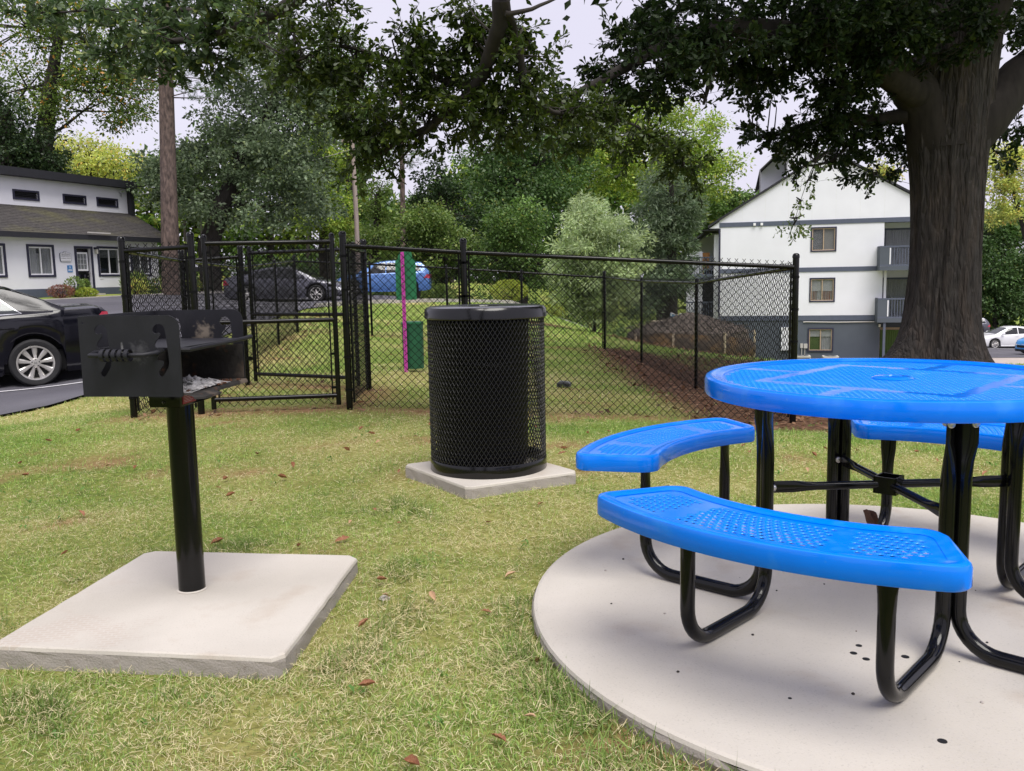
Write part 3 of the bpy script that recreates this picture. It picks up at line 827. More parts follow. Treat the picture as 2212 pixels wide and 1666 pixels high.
# legs of one bench: U shaped tubes from under the table to the bench ends
TR = 0.0215
def leg_path(side):
    a_in = side * 42.0
    pi = Vector((0.405 * math.cos(R(a_in)), 0.405 * math.sin(R(a_in)), 0))
    po = Vector((0.805 * math.cos(R(side * 20.3)), 0.805 * math.sin(R(side * 20.3)), 0))
    d = (po - pi).normalized(); rb = 0.115; pts = []; sq = []
    ztop = zt - 0.03
    for z_, s_ in ((ztop, (1.55, .35)), (ztop - .10, (1.55, .35)), (ztop - .15, (1.15, .75)), (ztop - .20, (1, 1)), (ztop - .35, (1, 1)), (TR + rb, (1, 1))):
        pts.append(pi + Vector((0, 0, z_))); sq.append(s_)
    for q in range(1, 9):
        t_ = q / 8 * math.pi / 2
        pts.append(pi + d * (rb * (1 - math.cos(t_))) + Vector((0, 0, TR + rb * (1 - math.sin(t_))))); sq.append((1, 1))
    L_ = (po - pi).length
    pts.append(pi + d * (L_ * .5) + Vector((0, 0, TR))); sq.append((1, 1))
    for q in range(0, 9):
        t_ = q / 8 * math.pi / 2
        pts.append(po - d * rb * (1 - math.sin(t_)) + Vector((0, 0, TR + rb * (1 - math.cos(t_))))); sq.append((1, 1))
    for z_, s_ in ((zb - .20, (1, 1)), (zb - .155, (.8, 1.1)), (zb - .10, (.42, 1.4)), (zb - .035, (.36, 1.45))):
        pts.append(po + Vector((0, 0, z_))); sq.append(s_)
    return pts, sq
for s_ in (-1, 1):
    pts, sq = leg_path(s_)
    mb = MB(); mb.tube(pts, TR, 14, sq=sq); mb.build('leg', M['black_gloss'], bn, smooth=True)
for s_ in (-1, 1):
    mb = MB()
    c_, n_ = math.cos(R(s_ * 20.3)), math.sin(R(s_ * 20.3))
    mb.bar((0.752 * c_, 0.752 * n_, zb - .028), (1.02 * c_, 1.02 * n_, zb - .028), 0.04, 0.028)
    mb.build('seat_bracket', M['black_gloss'], bn)
def copy_part(root, rz):
    kids = [o for o in bpy.data.objects if o.parent is root]
    c = root.copy(); COL.objects.link(c); c.parent = tb; c.rotation_euler = (0, 0, rz)
    for k_ in kids:
        d = k_.copy(); COL.objects.link(d); d.parent = c
bn.rotation_euler = (0, 0, R(226.5))
for a in (136.5, 46.5, 316.5): copy_part(bn, R(a))
# cross brace
zbz = 0.40
mb = MB()
for a in (181.5, 271.5, 91.5, 1.5):
    c_, s_ = math.cos(R(a)), math.sin(R(a))
    P = lambda q, dz=0: (q * c_, q * s_, zbz + dz)
    mb.tube([P(.03), P(.24), P(.275), P(.31), P(.385)], 0.0135, 10, sq=[(1, 1), (1, 1), (.75, 1.2), (.3, 1.5), (.3, 1.5)])
mb.build('brace', M['black_gloss'], tb, smooth=True)
mb = MB()
for a in (46.5, 136.5, 226.5, 316.5):
    c_, s_ = math.cos(R(a)), math.sin(R(a))
    mb.box((.033 * c_, .033 * s_, zbz), (.006, .072, .055), rz=R(a))
mb.build('brace_hub', M['black_gloss'], tb)
for a in (181.5, 271.5, 91.5, 1.5):
    c_, s_ = math.cos(R(a)), math.sin(R(a))
    mb = MB(); mb.lathe([(0, .006), (.006, .005), (.008, .002), (.011, .001), (.011, -.03)], 12)
    o = mb.build('bolt', M['steel'], tb, smooth=True)
    o.matrix_local = Matrix.Translation((.377 * c_ - s_ * .012, .377 * s_ + c_ * .012, zbz)) @ Matrix.Rotation(R(a) - math.pi / 2, 4, 'Z') @ Matrix.Rotation(R(90), 4, 'X') @ Matrix.Scale(1, 4)
    for s2 in (-1, 1):
        o2 = o.copy(); COL.objects.link(o2); o2.parent = tb
        o2.matrix_local = Matrix.Translation((.43 * c_ - s_ * .034 * s2, .43 * s_ + c_ * .034 * s2, zt - .075)) @ Matrix.Rotation(R(a) + math.pi / 2, 4, 'Z') @ Matrix.Rotation(R(90), 4, 'X')

# ------------------------------------------------------------------ park grill
GC = (-1.176, 3.0); GYAW = R(-7.5)
gr = thing('park_grill', 'black steel park barbecue grill on a thick round post with ash inside', 'grill', (GC[0], GC[1], 0.07), GYAW)
GW, GD, GB, GT = 0.338, 0.462, 0.72, 0.977      # heights above the pad
x0, x1, y0, y1 = -GW / 2, GW / 2, -GD / 2, GD / 2
def slot(ox):
    P = [(200, 250), (225, 222), (268, 210), (310, 222), (335, 258), (345, 340), (355, 480), (362, 560), (365, 640), (350, 690), (290, 772), (262, 788), (236, 772), (230, 740), (240, 725), (292, 655), (298, 628), (282, 612), (255, 612),
         (222, 600), (226, 575), (290, 502), (296, 482), (280, 466), (245, 476), (215, 466), (205, 440), (214, 415), (275, 340), (277, 318), (255, 308), (220, 316), (196, 302), (188, 278)]
    return [((p[0] + ox) * GW / 1195.0, GT - (p[1] - 120) * (GT - GB) / 885.0) for p in P]
def plate(name, par, yy, th, mat):
    """side plate: 2D curve with two slot holes, filled and extruded"""
    cu = bpy.data.curves.new('plate_outline', 'CURVE'); cu.dimensions = '2D'; cu.fill_mode = 'BOTH'; cu.extrude = th / 2
    rc = 0.038; o_ = []
    o_ += [(0, GB), (GW, GB)]
    for q in np.linspace(0, 90, 8): o_.append((GW - rc + rc * math.cos(R(q)), GT - rc + rc * math.sin(R(q))))
    o_ += [(0.004, GT), (0, GT - .004)]
    hole = [((0.045 * GW + .004 * math.cos(R(q))), GT - .075 * .28 + .004 * math.sin(R(q))) for q in range(0, 360, 40)]
    for P in (o_, slot(0), slot(692), hole):
        sp = cu.splines.new('POLY'); sp.points.add(len(P) - 1)
        for i, p in enumerate(P): sp.points[i].co = (p[0], p[1], 0, 1)
        sp.use_cyclic_u = True
    tmp = bpy.data.objects.new('tmp', cu); COL.objects.link(tmp)
    dg = bpy.context.evaluated_depsgraph_get()
    me = bpy.data.meshes.new_from_object(tmp.evaluated_get(dg))
    bpy.data.objects.remove(tmp); bpy.data.curves.remove(cu)
    me.transform(Matrix.Translation((x0, yy, 0)) @ Matrix.Rotation(R(90), 4, 'X'))
    me.materials.clear()
    return link_mesh(name, me, M[mat], par)
plate('side_plate', gr, y0, 0.004, 'grill_near')
plate('side_plate', gr, y1, 0.004, 'grill_far')
mb = MB(); mb.b2((x0 - .002, y0 + .0025, GB), (x0 + .002, y1 - .0025, GT)); mb.build('back_plate', M['grill_paint'], gr, bevel=.001)
# floor with a wavy drooping lip on the open side
P = []
for yy in np.linspace(y0 + .003, y1 - .003, 21):
    tt = (yy - y0) / GD
    ext = 0.055 * max(0, 1 - ((tt - .22) / .20) ** 2) if tt < .42 else 0.0
    ext = 0.052 * (1 - min(1, max(0, (tt - 0.30) / 0.10))) * (0.4 + 0.6 * min(1, tt / .05))
    row_ = [(xx, yy, GB + .004) for xx in np.linspace(x0 + .003, x1, 8)] + [(x1 + ext * .6 + .004, yy, GB + .003), (x1 + ext + .008, yy, GB - .003), (x1 + ext + .009, yy, GB - .010)]
    P.append(row_)
mb = MB(); mb.grid(P); mb.build('floor_plate', M['grill_inner'], gr)
mb = MB(); mb.b2((x0 + .005, y1 - .0065, GB + .006), (x1 - .003, y1 - .0045, GB + .13)); mb.build('scorched_lining', M['grill_inner'], gr)
# ash
u = np.linspace(0, 1, 34); P = []
for a in u:
    row_ = []
    for b in u:
        xx = x0 + .10 + a * (GW - .10); yy = y0 + .05 + b * (GD - .10)
        e = max(0, 1 - ((a - .62) / .42) ** 2) * max(0, 1 - ((b - .42) / .42) ** 2)
        row_.append((xx, yy, GB + .0045 + e * (.018 + .022 * random.random() * (.4 + fnoise([xx],[yy],.02,3)[0])) - (0.004 if e < .02 else 0)))
    P.append(row_)
mb = MB(); mb.grid(P); mb.build('ash_heap', M['ash'], gr)
mb = MB()
for k in range(90):
    mb.box((x1 - .12 + .13 * random.random(), y0 + .04 + random.random() * (GD - .1), GB + .009), (random.uniform(.006, .02), random.uniform(.004, .012), .005), rz=random.random() * 3)
o = mb.build('burnt_crumbs', M['rust'], gr, kind='stuff')
# cooking grate with handles
GZ = 0.868
mb = MB(); mb.b2((x0 + .035, y0 + .02, GZ), (x1 - .01, y1 - .02, GZ + .006)); 
mb.tube([(x1 - .01, y0 + .012, GZ), (x1 + .012, y0 + .03, GZ - .002), (x1 + .016, y0 + .10, GZ), (x1 + .02, y1 - .05, GZ + .004), (x1 + .02, y1 + .02, GZ + .008)], .0075, 8)
mb.build('grate', M['grill_paint'], gr)
mb = MB()
hz = GZ - .012
mb.tube([(x0 + .268, y0 + .02, GZ - .004), (x0 + .262, y0 - .01, GZ - .008), (x0 + .235, y0 - .040, hz), (x0 + .20, y0 - .046, hz), (x0 + .08, y0 - .046, hz), (x0 + .058, y0 - .042, hz), (x0 + .055, y0 - .01, GZ - .006), (x0 + .07, y0 + .02, GZ - .004)], .0075, 10)
mb.build('handle', M['grill_paint'], gr, smooth=True)
for k in range(5):
    mb = MB(); mb.lathe([(.0195, -.0062), (.0195, .0062), (.017, .0062), (.017, -.0062)], 20, (x0 + .107 + k * .0205, y0 - .046, hz), 'x', close=True)
    mb.build('handle_coil', M['grill_paint'], gr, smooth=True)
# rotating base and post
mb = MB(); mb.b2((-.024, -.105, GB - .056), (.088, .13, GB - .004)); mb.build('base_channel', M['black_gloss'], gr, bevel=.008)
mb = MB(); mb.b2((.0885, -.09, GB - .046), (.0900, .0, GB - .008)); o = mb.build('red_label', M['red_plate'], gr)
mb = MB()
for k in range(6): mb.b2((.0901, -.082, GB - .015 - k * .005), (.0904, -.082 + random.uniform(.045, .07), GB - .0142 - k * .005))
mb.build('label_print', M['paint_white'], o, kind='stuff')
mb = MB(); mb.lathe([(0, .003), (.003, .003), (.005, 0), (.005, -.003)], 10, (.03, -.1065, GB - .038), 'y'); mb.build('bolt', M['steel'], gr)
px_, py_ = 0.030, 0.0
mb = MB(); mb.lathe([(0.0, -.02), (.0455, -.02), (.0455, GB - .05), (0, GB - .05)], 40, (px_, py_, 0)); mb.build('post', M['black_gloss'], gr, smooth=True)
mb = MB(); mb.lathe([(.046, -.002), (.052, .0015), (.050, .004), (.0458, .005)], 40, (px_, py_, 0)); V = mb.v[0]; V[:, :2] *= 1 + rng.normal(0, .02, (len(V), 1)) * 0.02; mb.build('grout_ring', M['concrete'], gr, smooth=True)

# ------------------------------------------------------------------ litter bin
BC = (-0.138, 4.825); BZ0 = 0.09
bi = thing('litter_bin', 'black expanded metal litter bin with round flat lid and inner liner', 'litter bin', (BC[0], BC[1], BZ0), R(10))
br = 0.318
nA, dzr = 84, 0.0185
z_lo, z_hi = 0.065, 0.855
nR = int((z_hi - z_lo) / dzr)
P0 = []; P1 = []
ii = np.arange(nA)
for j in range(nR):
    za, zb_ = z_lo + j * dzr, z_lo + (j + 1) * dzr
    off = 0.5 * (j % 2)
    a0 = (ii + off) * 2 * math.pi / nA
    for s_ in (-.5, .5):
        a1 = (ii + off + s_) * 2 * math.pi / nA
        ra, rb2 = br + .002 * (j % 2), br + .002 * ((j + 1) % 2)
        P0.append(np.c_[ra * np.cos(a0), ra * np.sin(a0), np.full(nA, za)]); P1.append(np.c_[rb2 * np.cos(a1), rb2 * np.sin(a1), np.full(nA, zb_)])
V, F = segs_vf(np.concatenate(P0), np.concatenate(P1), 0.0026, None, 4)
link_mesh('expanded_metal_body', mesh_from(V, [F], 'expanded_metal_body'), M['bin_mesh'], bi, kind='stuff')
mb = MB(); mb.lathe([(.322, .0), (.325, .004), (.325, .060), (.322, .066), (.316, .066), (.314, .0)], 64, close=True); mb.build('bottom_ring', M['black_shiny'], bi, smooth=True)
mb = MB(); mb.lathe([(.316, .846), (.322, .846), (.325, .852), (.325, .865), (.314, .865)], 64, close=True); mb.build('top_ring', M['black_gloss'], bi, smooth=True)
mb = MB(); mb.lathe([(.09, .885), (.10, .898), (.20, .902), (.30, .899), (.322, .894), (.333, .880), (.335, .838), (.331, .834), (.328, .838), (.326, .87), (.30, .885), (.09, .883)], 64, close=True); mb.build('lid', M['black_shiny'], bi, smooth=True)
mb = MB(); mb.lathe([(.0, .03), (.245, .03), (.255, .10), (.268, .800), (.274, .812), (.272, .820), (.262, .816), (.245, .06), (0, .05)], 48, (-.030, .02, 0)); mb.build('liner', M['black_plastic'], bi, smooth=True)
mb = MB()
for k in range(7):
    zc = .60 + k * .014
    mb.tube([((.303) * math.cos(a) - .012, (.303) * math.sin(a), zc + .03 * math.sin(2 * a + k * .7) + .012 * k * math.cos(a)) for a in np.linspace(R(225), R(300), 16)], .0013, 4)
mb.build('wire_tie', M['black_vinyl'], bi)
# ------------------------------------------------------------------ chain link fencing
def post_prof(r_, h): return [(r_, -.1), (r_, h - .045), (r_ * 1.12, h - .043), (r_ * 1.12, h - .028), (r_ * .98, h - .012), (r_ * .62, h - .002), (0, h)]
def add_post(par, p, r_=.030, h=1.60, name='post'):
    z = h1(*p); mb = MB(); mb.lathe(post_prof(r_, h), 16, (p[0] - par.location.x, p[1] - par.location.y, z)); return mb.build(name, M['black_gloss'], par, smooth=True)
def add_rail(par, a, b, za, zb_, r_=.0205, name='top_rail'):
    o = np.array([par.location.x, par.location.y]); mb = MB()
    mb.tube([(a[0] - o[0], a[1] - o[1], za), (b[0] - o[0], b[1] - o[1], zb_)], r_, 10); return mb.build(name, M['black_gloss'], par, smooth=True)
def add_mesh(par, a, b, za, zb_, z0=.03, z1=1.535, wr=.0030, cell=.036, trim=.03):
    """woven diamond fabric between two points; za/zb_ ground heights"""
    o = np.array([par.location.x, par.location.y])
    a = np.array(a, float); b = np.array(b, float); L_ = np.linalg.norm(b - a); d = (b - a) / L_; nrm = np.array([-d[1], d[0]])
    K = max(2, int((L_ - 2 * trim) / cell)); J = int((z1 - z0) / cell)
    k = np.arange(K)[:, None]; j = np.arange(J + 1)[None, :]
    s = trim + (k + ((j + k) % 2)) * cell + 0 * j
    s = np.minimum(s, L_ - trim * .5)
    dep = np.where((j + k) % 2 == 0, .0016, -.0016)
    gz = za + (zb_ - za) * s / L_
    z = gz + z0 + j * cell + 0 * k
    X = a[0] - o[0] + d[0] * s + nrm[0] * dep; Y = a[1] - o[1] + d[1] * s + nrm[1] * dep
    P = np.stack([X, Y, z], -1)
    V, F = segs_vf(P[:, :-1].reshape(-1, 3), P[:, 1:].reshape(-1, 3), wr, None, 3)
    # twisted barbs on top
    T = P[:, -1]; q = T + np.stack([d[0] * np.where((J + k[:, 0]) % 2 == 0, .016, -.016), d[1] * np.where((J + k[:, 0]) % 2 == 0, .016, -.016), np.full(K, .020)], -1)
    V2, F2 = segs_vf(T, q, wr * 1.1, None, 3)
    return link_mesh('chain_link_mesh', mesh_from(np.concatenate([V, V2]), [F, F2 + len(V)], 'chain_link_mesh'), M['black_vinyl'], par, kind='stuff')
def tension(par, p, d, z0, z1):
    """tension bar, bands beside a terminal post; d unit direction to the fabric"""
    o = (par.location.x, par.location.y); z = h1(*p); mb = MB()
    x, y = p[0] - o[0] + d[0] * .045, p[1] - o[1] + d[1] * .045
    mb.box((x, y, z + (z0 + z1) / 2), (.016, .016, z1 - z0))
    for zz in np.linspace(z0 + .12, z1 - .12, 5):
        mb.lathe([(.0325, -.011), (.034, -.011), (.034, .011), (.0325, .011)], 14, (p[0] - o[0], p[1] - o[1], z + zz), close=True)
        mb.box((p[0] - o[0] + d[0] * .04, p[1] - o[1] + d[1] * .04, z + zz), (.02, .02, .02))
    mb.build('tension_band', M['black_vinyl'], par)
def unit(a, b):
    d = np.array(b, float) - np.array(a, float); return d / np.linalg.norm(d)
def run(name, label, pts, own, sub, cell=.036, wr=.0030, posts_r=.024, rails=True, sides=True):
    """pts: list of (xy, terminal?)"""
    c = pts[len(pts) // 2]
    par = thing(name, label, 'fence', (c[0], c[1], 0), group='black chain link fencing of the dog run')
    for i, p in enumerate(pts):
        if own[i]: add_post(par, p, .030 if own[i] == 2 else posts_r, 1.60 if own[i] == 2 else 1.54)
    for i in range(len(pts) - 1):
        a, b = pts[i], pts[i + 1]; za, zb_ = h1(*a), h1(*b)
        add_rail(par, a, b, za + 1.47, zb_ + 1.47); add_mesh(par, a, b, za, zb_, cell=cell, wr=wr)
        if own[i] == 2: tension(par, a, unit(a, b), .06, 1.5)
        if own[i + 1] == 2: tension(par, b, unit(b, a), .06, 1.5)
    return par
def lerp2(a, b, t): return (a[0] + (b[0] - a[0]) * t, a[1] + (b[1] - a[1]) * t)
f1 = run('chain_link_fence', 'short black chain link panel left of the front gate, behind the grill', [FP['P1'], FP['P2']], [2, 2], 0)
f2 = run('chain_link_fence', 'front run of black chain link fence behind the litter bin and table', [FP['P4'], FP['P5'], FP['P6']], [2, 2, 2], 0)
f3 = run('chain_link_fence', 'short side panel of chain link seen edge-on beside the front gate', [FP['P4'], FP['P4b']], [0, 2], 0)
f4 = run('chain_link_fence', 'inner black chain link panel beside the second gate of the dog run entry', [FP['Px'], FP['G2a']], [2, 2], 0)
f5 = run('chain_link_fence', 'side run of chain link fence going back beside the car park', [FP['P1'], FP['Px'], lerp2(FP['Px'], FP['Fl'], .36), lerp2(FP['Px'], FP['Fl'], .72), FP['Fl']], [0, 0, 1, 1, 2], 0)
f6 = run('chain_link_fence', 'far run of chain link fence across the back of the dog run', [FP['Fl'], lerp2(FP['Fl'], FP['Fr'], .25), lerp2(FP['Fl'], FP['Fr'], .5), lerp2(FP['Fl'], FP['Fr'], .74), FP['Fr']], [0, 1, 1, 1, 2], 0)
f7 = run('chain_link_fence', 'side run of chain link fence along the mulch slope, ending at the front corner post', [FP['Fr'], FP['R1'], FP['R2'], FP['P6']], [0, 1, 1, 0], 0)
f1.parent is None
def gate(name, label, a, b, hb=.04, ht=1.58):
    par = thing(name, label, 'gate', (a[0], a[1], 0), group='chain link gates of the dog run')
    d = unit(a, b); z = (h1(*a) + h1(*b)) / 2; o = np.array(a)
    for p in (a, b):
        mb = MB(); mb.lathe([(.0, hb), (.0225, hb), (.0225, ht - .035), (.0255, ht - .034), (.0255, ht - .024), (.018, ht - .006), (0, ht)], 14, (p[0] - o[0], p[1] - o[1], z)); mb.build('upright', M['black_gloss'], par, smooth=True)
    for zz, nm in ((1.50, 'top_rail'), (.81, 'middle_rail'), (.125, 'bottom_rail')): add_rail(par, a, b, z + zz, z + zz, .0205, nm)
    add_mesh(par, a, b, z, z, .055, 1.535)
    for p, s_ in ((a, 1), (b, -1)):
        mb = MB()
        x, y = p[0] - o[0] + d[0] * .05 * s_, p[1] - o[1] + d[1] * .05 * s_
        mb.box((x, y, z + .80), (.012, .012, 1.42))
        for zz in np.linspace(.2, 1.42, 5): mb.box((p[0] - o[0] + d[0] * .03 * s_, p[1] - o[1] + d[1] * .03 * s_, z + zz), (.05, .02, .022))
        mb.build('tension_bar', M['black_vinyl'], par)
    mb = MB()
    for zz in (1.28, .30):
        mb.lathe([(.033, -.02), (.036, -.02), (.036, .02), (.033, .02)], 14, (-d[0] * .085, -d[1] * .085, z + zz), close=True)
        mb.box((-d[0] * .04, -d[1] * .04, z + zz), (.06, .03, .03))
    mb.build('hinge', M['black_gloss'], par)
    return par
gate('chain_link_gate', 'front black chain link gate right of the grill', (-2.66, 7.745), (-1.575, 7.885))
gate('chain_link_gate', 'inner black chain link gate seen through the front gate', (-2.95, 10.05), (-1.66, 9.42))

# ------------------------------------------------------------------ things inside and around the dog run
dx, dy = -1.366, 11.3; dz = h1(dx, dy)
st = thing('pet_waste_station', 'magenta post with green bag box and green bin inside the dog run', 'waste station', (dx, dy, dz), R(3))
mb = MB(); mb.b2((-.022, -.022, -.1), (.022, .022, 1.535)); mb.build('post', M['magenta'], st)
mb = MB()
for k in range(26): mb.box((0, -.0225, .12 + k * .054), (.011, .002, .011))
mb.build('post_hole', M['seam'], st, kind='stuff')
mb = MB()
for zz in (.42, .55, .98, 1.13, 1.36): mb.lathe([(0, -.014), (.010, -.012), (.012, 0)], 8, (0, -.023, zz), 'y')
mb.build('bolt', M['steel'], st)
pl = [(-.095, .925)] + [(-.095, 1.42)] + [(-.06, 1.45), (-.055, 1.50), (-.025, 1.545), (.05, 1.56), (.115, 1.53), (.125, 1.46), (.165, 1.42)] + [(.165, .925)]
mb = MB(); mb.prism(pl, .024, .032); mb.build('sign_board', M['station_green'], st)
mb = MB(); mb.b2((-.05, .034, .94), (.16, .13, 1.40)); mb.build('bag_box', M['station_green'], st, bevel=.006)
mb = MB(); mb.lathe([(0, .03), (.135, .03), (.139, .60), (.143, .60), (.143, .625), (.12, .64), (0, .645)], 28, (.09, .16, 0)); mb.build('bin', M['wire_green'], st, smooth=True)
mb = MB(); mb.lathe([(.142, .615), (.147, .615), (.147, .635), (.142, .635)], 28, (.09, .16, 0), close=True); mb.build('bin_lid_rim', M['station_green'], st)

fx, fy = .64, 10.7; fz = h1(fx, fy)
fl = thing('ground_floodlight', 'low grey floodlight lying in the grass inside the dog run', 'floodlight', (fx, fy, fz), R(-12))
mb = MB(); mb.prism([(-.085, .015), (.085, .015), (.085, .05), (.05, .075), (-.05, .085), (-.085, .06)], -.05, .06); mb.build('housing', M['lamp_grey'], fl, bevel=.006)
mb = MB(); mb.b2((-.07, -.054, .025), (.07, -.0505, .058)); mb.build('lens', M['glass'], fl)
mb = MB(); mb.tube([(0, 0, -.06), (0, 0, .02)], .012, 8); mb.build('stake', M['lamp_grey'], fl)

# netted brush pile behind black silt fabric
cx0, cy0 = 5.22, 26.0; cz = h1(cx0, cy0) - .15
pile = thing('brush_pile', 'wide mound of dead brush wrapped in black fabric beyond the dog run', 'brush pile', (cx0, cy0, cz))
P = []
for a in np.linspace(R(165), R(378), 40):
    row_ = []
    rx, ry = 1.72, 1.1
    for k, t_ in enumerate(np.linspace(0, 1, 7)):
        q = 1 + .10 * math.sin(math.pi * t_) - .06 * t_ + random.uniform(-.012, .012)
        hh = 1.02 + .10 * math.sin(a * 2.1) - .22 * max(0, math.cos(a)) ** 4 - .30 * max(0, -math.cos(a)) ** 3
        row_.append((rx * q * math.cos(a), ry * q * math.sin(a), t_ * hh))
    P.append(row_)
mb = MB(); mb.grid(P); mb.build('fabric_skirt', M['fabric'], pile, smooth=True)
for a in (R(215), R(252), R(296), R(352)):
    mb = MB(); mb.box((1.80 * math.cos(a), 1.16 * math.sin(a), .5), (.05, .05, 1.05), rz=a); mb.build('stake', M['stake'], pile)
u = np.linspace(-1, 1, 34); P = []
for a in u:
    row_ = []
    for b in u:
        r2 = min(1, math.hypot(a, b)); zz = .95 + .50 * (1 - r2 ** 2) ** .7 + (.16 * math.sin(a * 5 + 1) + .10 * math.sin(b * 6)) * (1 - r2) + random.uniform(-.05, .05)
        if a < -.5: zz -= .15 * (-a - .5) * 2
        s_ = 1.0 / max(1, math.hypot(a, b)) 
        row_.append((1.68 * a * s_, 1.05 * b * s_, zz - (.3 if r2 >= 1 else 0)))
    P.append(row_)
mb = MB(); mb.grid(P); mb.build('dead_brush', M['brush'], pile)
S0 = []; S1 = []
for k in range(520):
    a = random.uniform(-1.6, 1.6); b = random.uniform(-1, 1); z_ = 1.0 + .42 * max(0, 1 - (a / 1.7) ** 2 - b * b * .8) + random.uniform(-.05, .15)
    d = Vector((random.uniform(-1, 1), random.uniform(-1, 1), random.uniform(-.3, .35))).normalized() * random.uniform(.1, .32)
    S0.append((a, b, z_)); S1.append((a + d.x, b + d.y, z_ + d.z))
V, F = segs_vf(S0, S1, .010, .004, 3)
link_mesh('twig', mesh_from(V, [F], 'twig'), M['brush'], pile, kind='stuff')
for (xx, yy, tilt, lab) in ((5.08, 27.6, .35, 'tilted blue and white patterned tub behind the brush pile'), (5.40, 27.5, .05, 'upright blue and white patterned tub behind the brush pile')):
    tz = -.36
    t = thing('patterned_tub', lab, 'tub', (xx, yy, tz), 0.3)
    t.rotation_euler = (0, tilt, 0.3)
    mb = MB(); mb.lathe([(0, 0), (.09, 0), (.125, .19), (.135, .19), (.135, .21), (.12, .21), (.085, .02)], 20); mb.build('body', M['cyan_tub'], t, smooth=True)
    mb = MB(); mb.lathe([(.127, .195), (.14, .195), (.14, .215), (.127, .215)], 20, close=True); mb.build('rim', M['white_trim'], t)
pile.scale = (1.10, 1.0, .86)
# table under the tubs
t = thing('folding_table', 'pale worn table carrying two patterned tubs', 'table', (5.2, 27.6, h1(5.2, 27.6)), .05)
hh = -.36 - t.location.z
mb = MB(); mb.b2((-.75, -.35, hh - .04), (.75, .35, hh)); mb.build('tabletop', M['stake'], t)
for a in (-.65, .65):
    for b in (-.3, .3):
        mb = MB(); mb.box((a, b, (hh - .04) / 2), (.05, .05, hh - .04)); mb.build('leg', M['stake'], t)

# ------------------------------------------------------------------ cars
def interp(xs_, tab):
    t = np.array(tab, float); return np.interp(xs_, t[:, 0], t[:, 1])
CARS = {
 'sedan': dict(deck=[(-2.42, .62), (-2.40, .93), (-2.34, 1.07), (-2.2, 1.125), (-1.75, 1.11), (-1.0, 1.02), (.9, .99), (1.25, .97), (1.7, .91), (2.1, .81), (2.34, .68), (2.42, .5)],
   roof=[(-1.80, 1.10), (-1.45, 1.255), (-1.1, 1.40), (-.75, 1.468), (-.3, 1.495), (.15, 1.48), (.5, 1.40), (.95, 1.19), (1.38, .965)],
   half=[(-2.42, .66), (-2.38, .78), (-2.2, .86), (-1.6, .905), (0, .92), (1.5, .905), (2.1, .83), (2.36, .68), (2.42, .5)],
   belt=[(-2.42, 1.0), (-2.3, 1.05), (-1.5, 1.03), (0, .97), (1.2, .92), (2.0, .78), (2.42, .50)], wheels=(-1.37, 1.41), wr=.335,
   fwin=[(.98, .06), (-.12, .06), (-.16, .90), (.40, .90)], rwin=[(-.22, .06), (-1.24, .06), (-.98, .62), (-.26, .90)], ws=(.48, 1.30), rs=(-1.74, -1.02), gt=(-1.80, 1.38)),
 'fastback': dict(deck=[(-2.42, .62), (-2.40, .95), (-2.32, 1.06), (-2.1, 1.09), (-1.6, 1.05), (-1.0, 1.0), (.9, .97), (1.25, .95), (1.7, .89), (2.1, .79), (2.34, .66), (2.42, .5)],
   roof=[(-2.05, 1.09), (-1.6, 1.22), (-1.1, 1.36), (-.6, 1.44), (-.1, 1.455), (.3, 1.42), (.6, 1.34), (1.0, 1.15), (1.42, .945)],
   half=[(-2.42, .66), (-2.38, .78), (-2.2, .86), (-1.6, .905), (0, .92), (1.5, .905), (2.1, .83), (2.36, .68), (2.42, .5)],
   belt=[(-2.42, .88), (-2.3, .98), (-1.5, .99), (0, .95), (1.2, .90), (2.0, .76), (2.42, .50)], wheels=(-1.40, 1.43), wr=.345,
   fwin=[(1.0, .06), (-.12, .06), (-.16, .90), (.45, .90)], rwin=[(-.22, .06), (-1.35, .06), (-1.05, .70), (-.26, .90)], ws=(.55, 1.32), rs=(-1.95, -1.0), gt=(-2.05, 1.42)),
 'suv': dict(deck=[(-2.28, .62), (-2.27, .95), (-2.22, 1.08), (-2.0, 1.12), (-1.0, 1.09), (.7, 1.06), (1.1, 1.04), (1.6, .98), (2.0, .88), (2.2, .74), (2.28, .5)],
   roof=[(-2.22, 1.09), (-2.05, 1.36), (-1.85, 1.54), (-1.4, 1.60), (-.5, 1.645), (.0, 1.62), (.35, 1.54), (.75, 1.30), (1.15, 1.035)],
   half=[(-2.28, .70), (-2.25, .82), (-2.0, .89), (0, .92), (1.5, .90), (2.0, .83), (2.2, .70), (2.28, .52)],
   belt=[(-2.28, .92), (-2.1, 1.06), (-1.2, 1.05), (0, 1.01), (1.1, .97), (1.9, .82), (2.28, .52)], wheels=(-1.32, 1.36), wr=.36,
   fwin=[(.80, .06), (-.18, .06), (-.20, .88), (.28, .88)], rwin=[(-.26, .06), (-1.25, .06), (-1.25, .86), (-.28, .88)], qwin=[(-1.32, .06), (-1.86, .20), (-1.72, .72), (-1.32, .84)], ws=(.36, 1.08), rs=(-2.17, -1.88), gt=(-2.22, 1.15)),
}
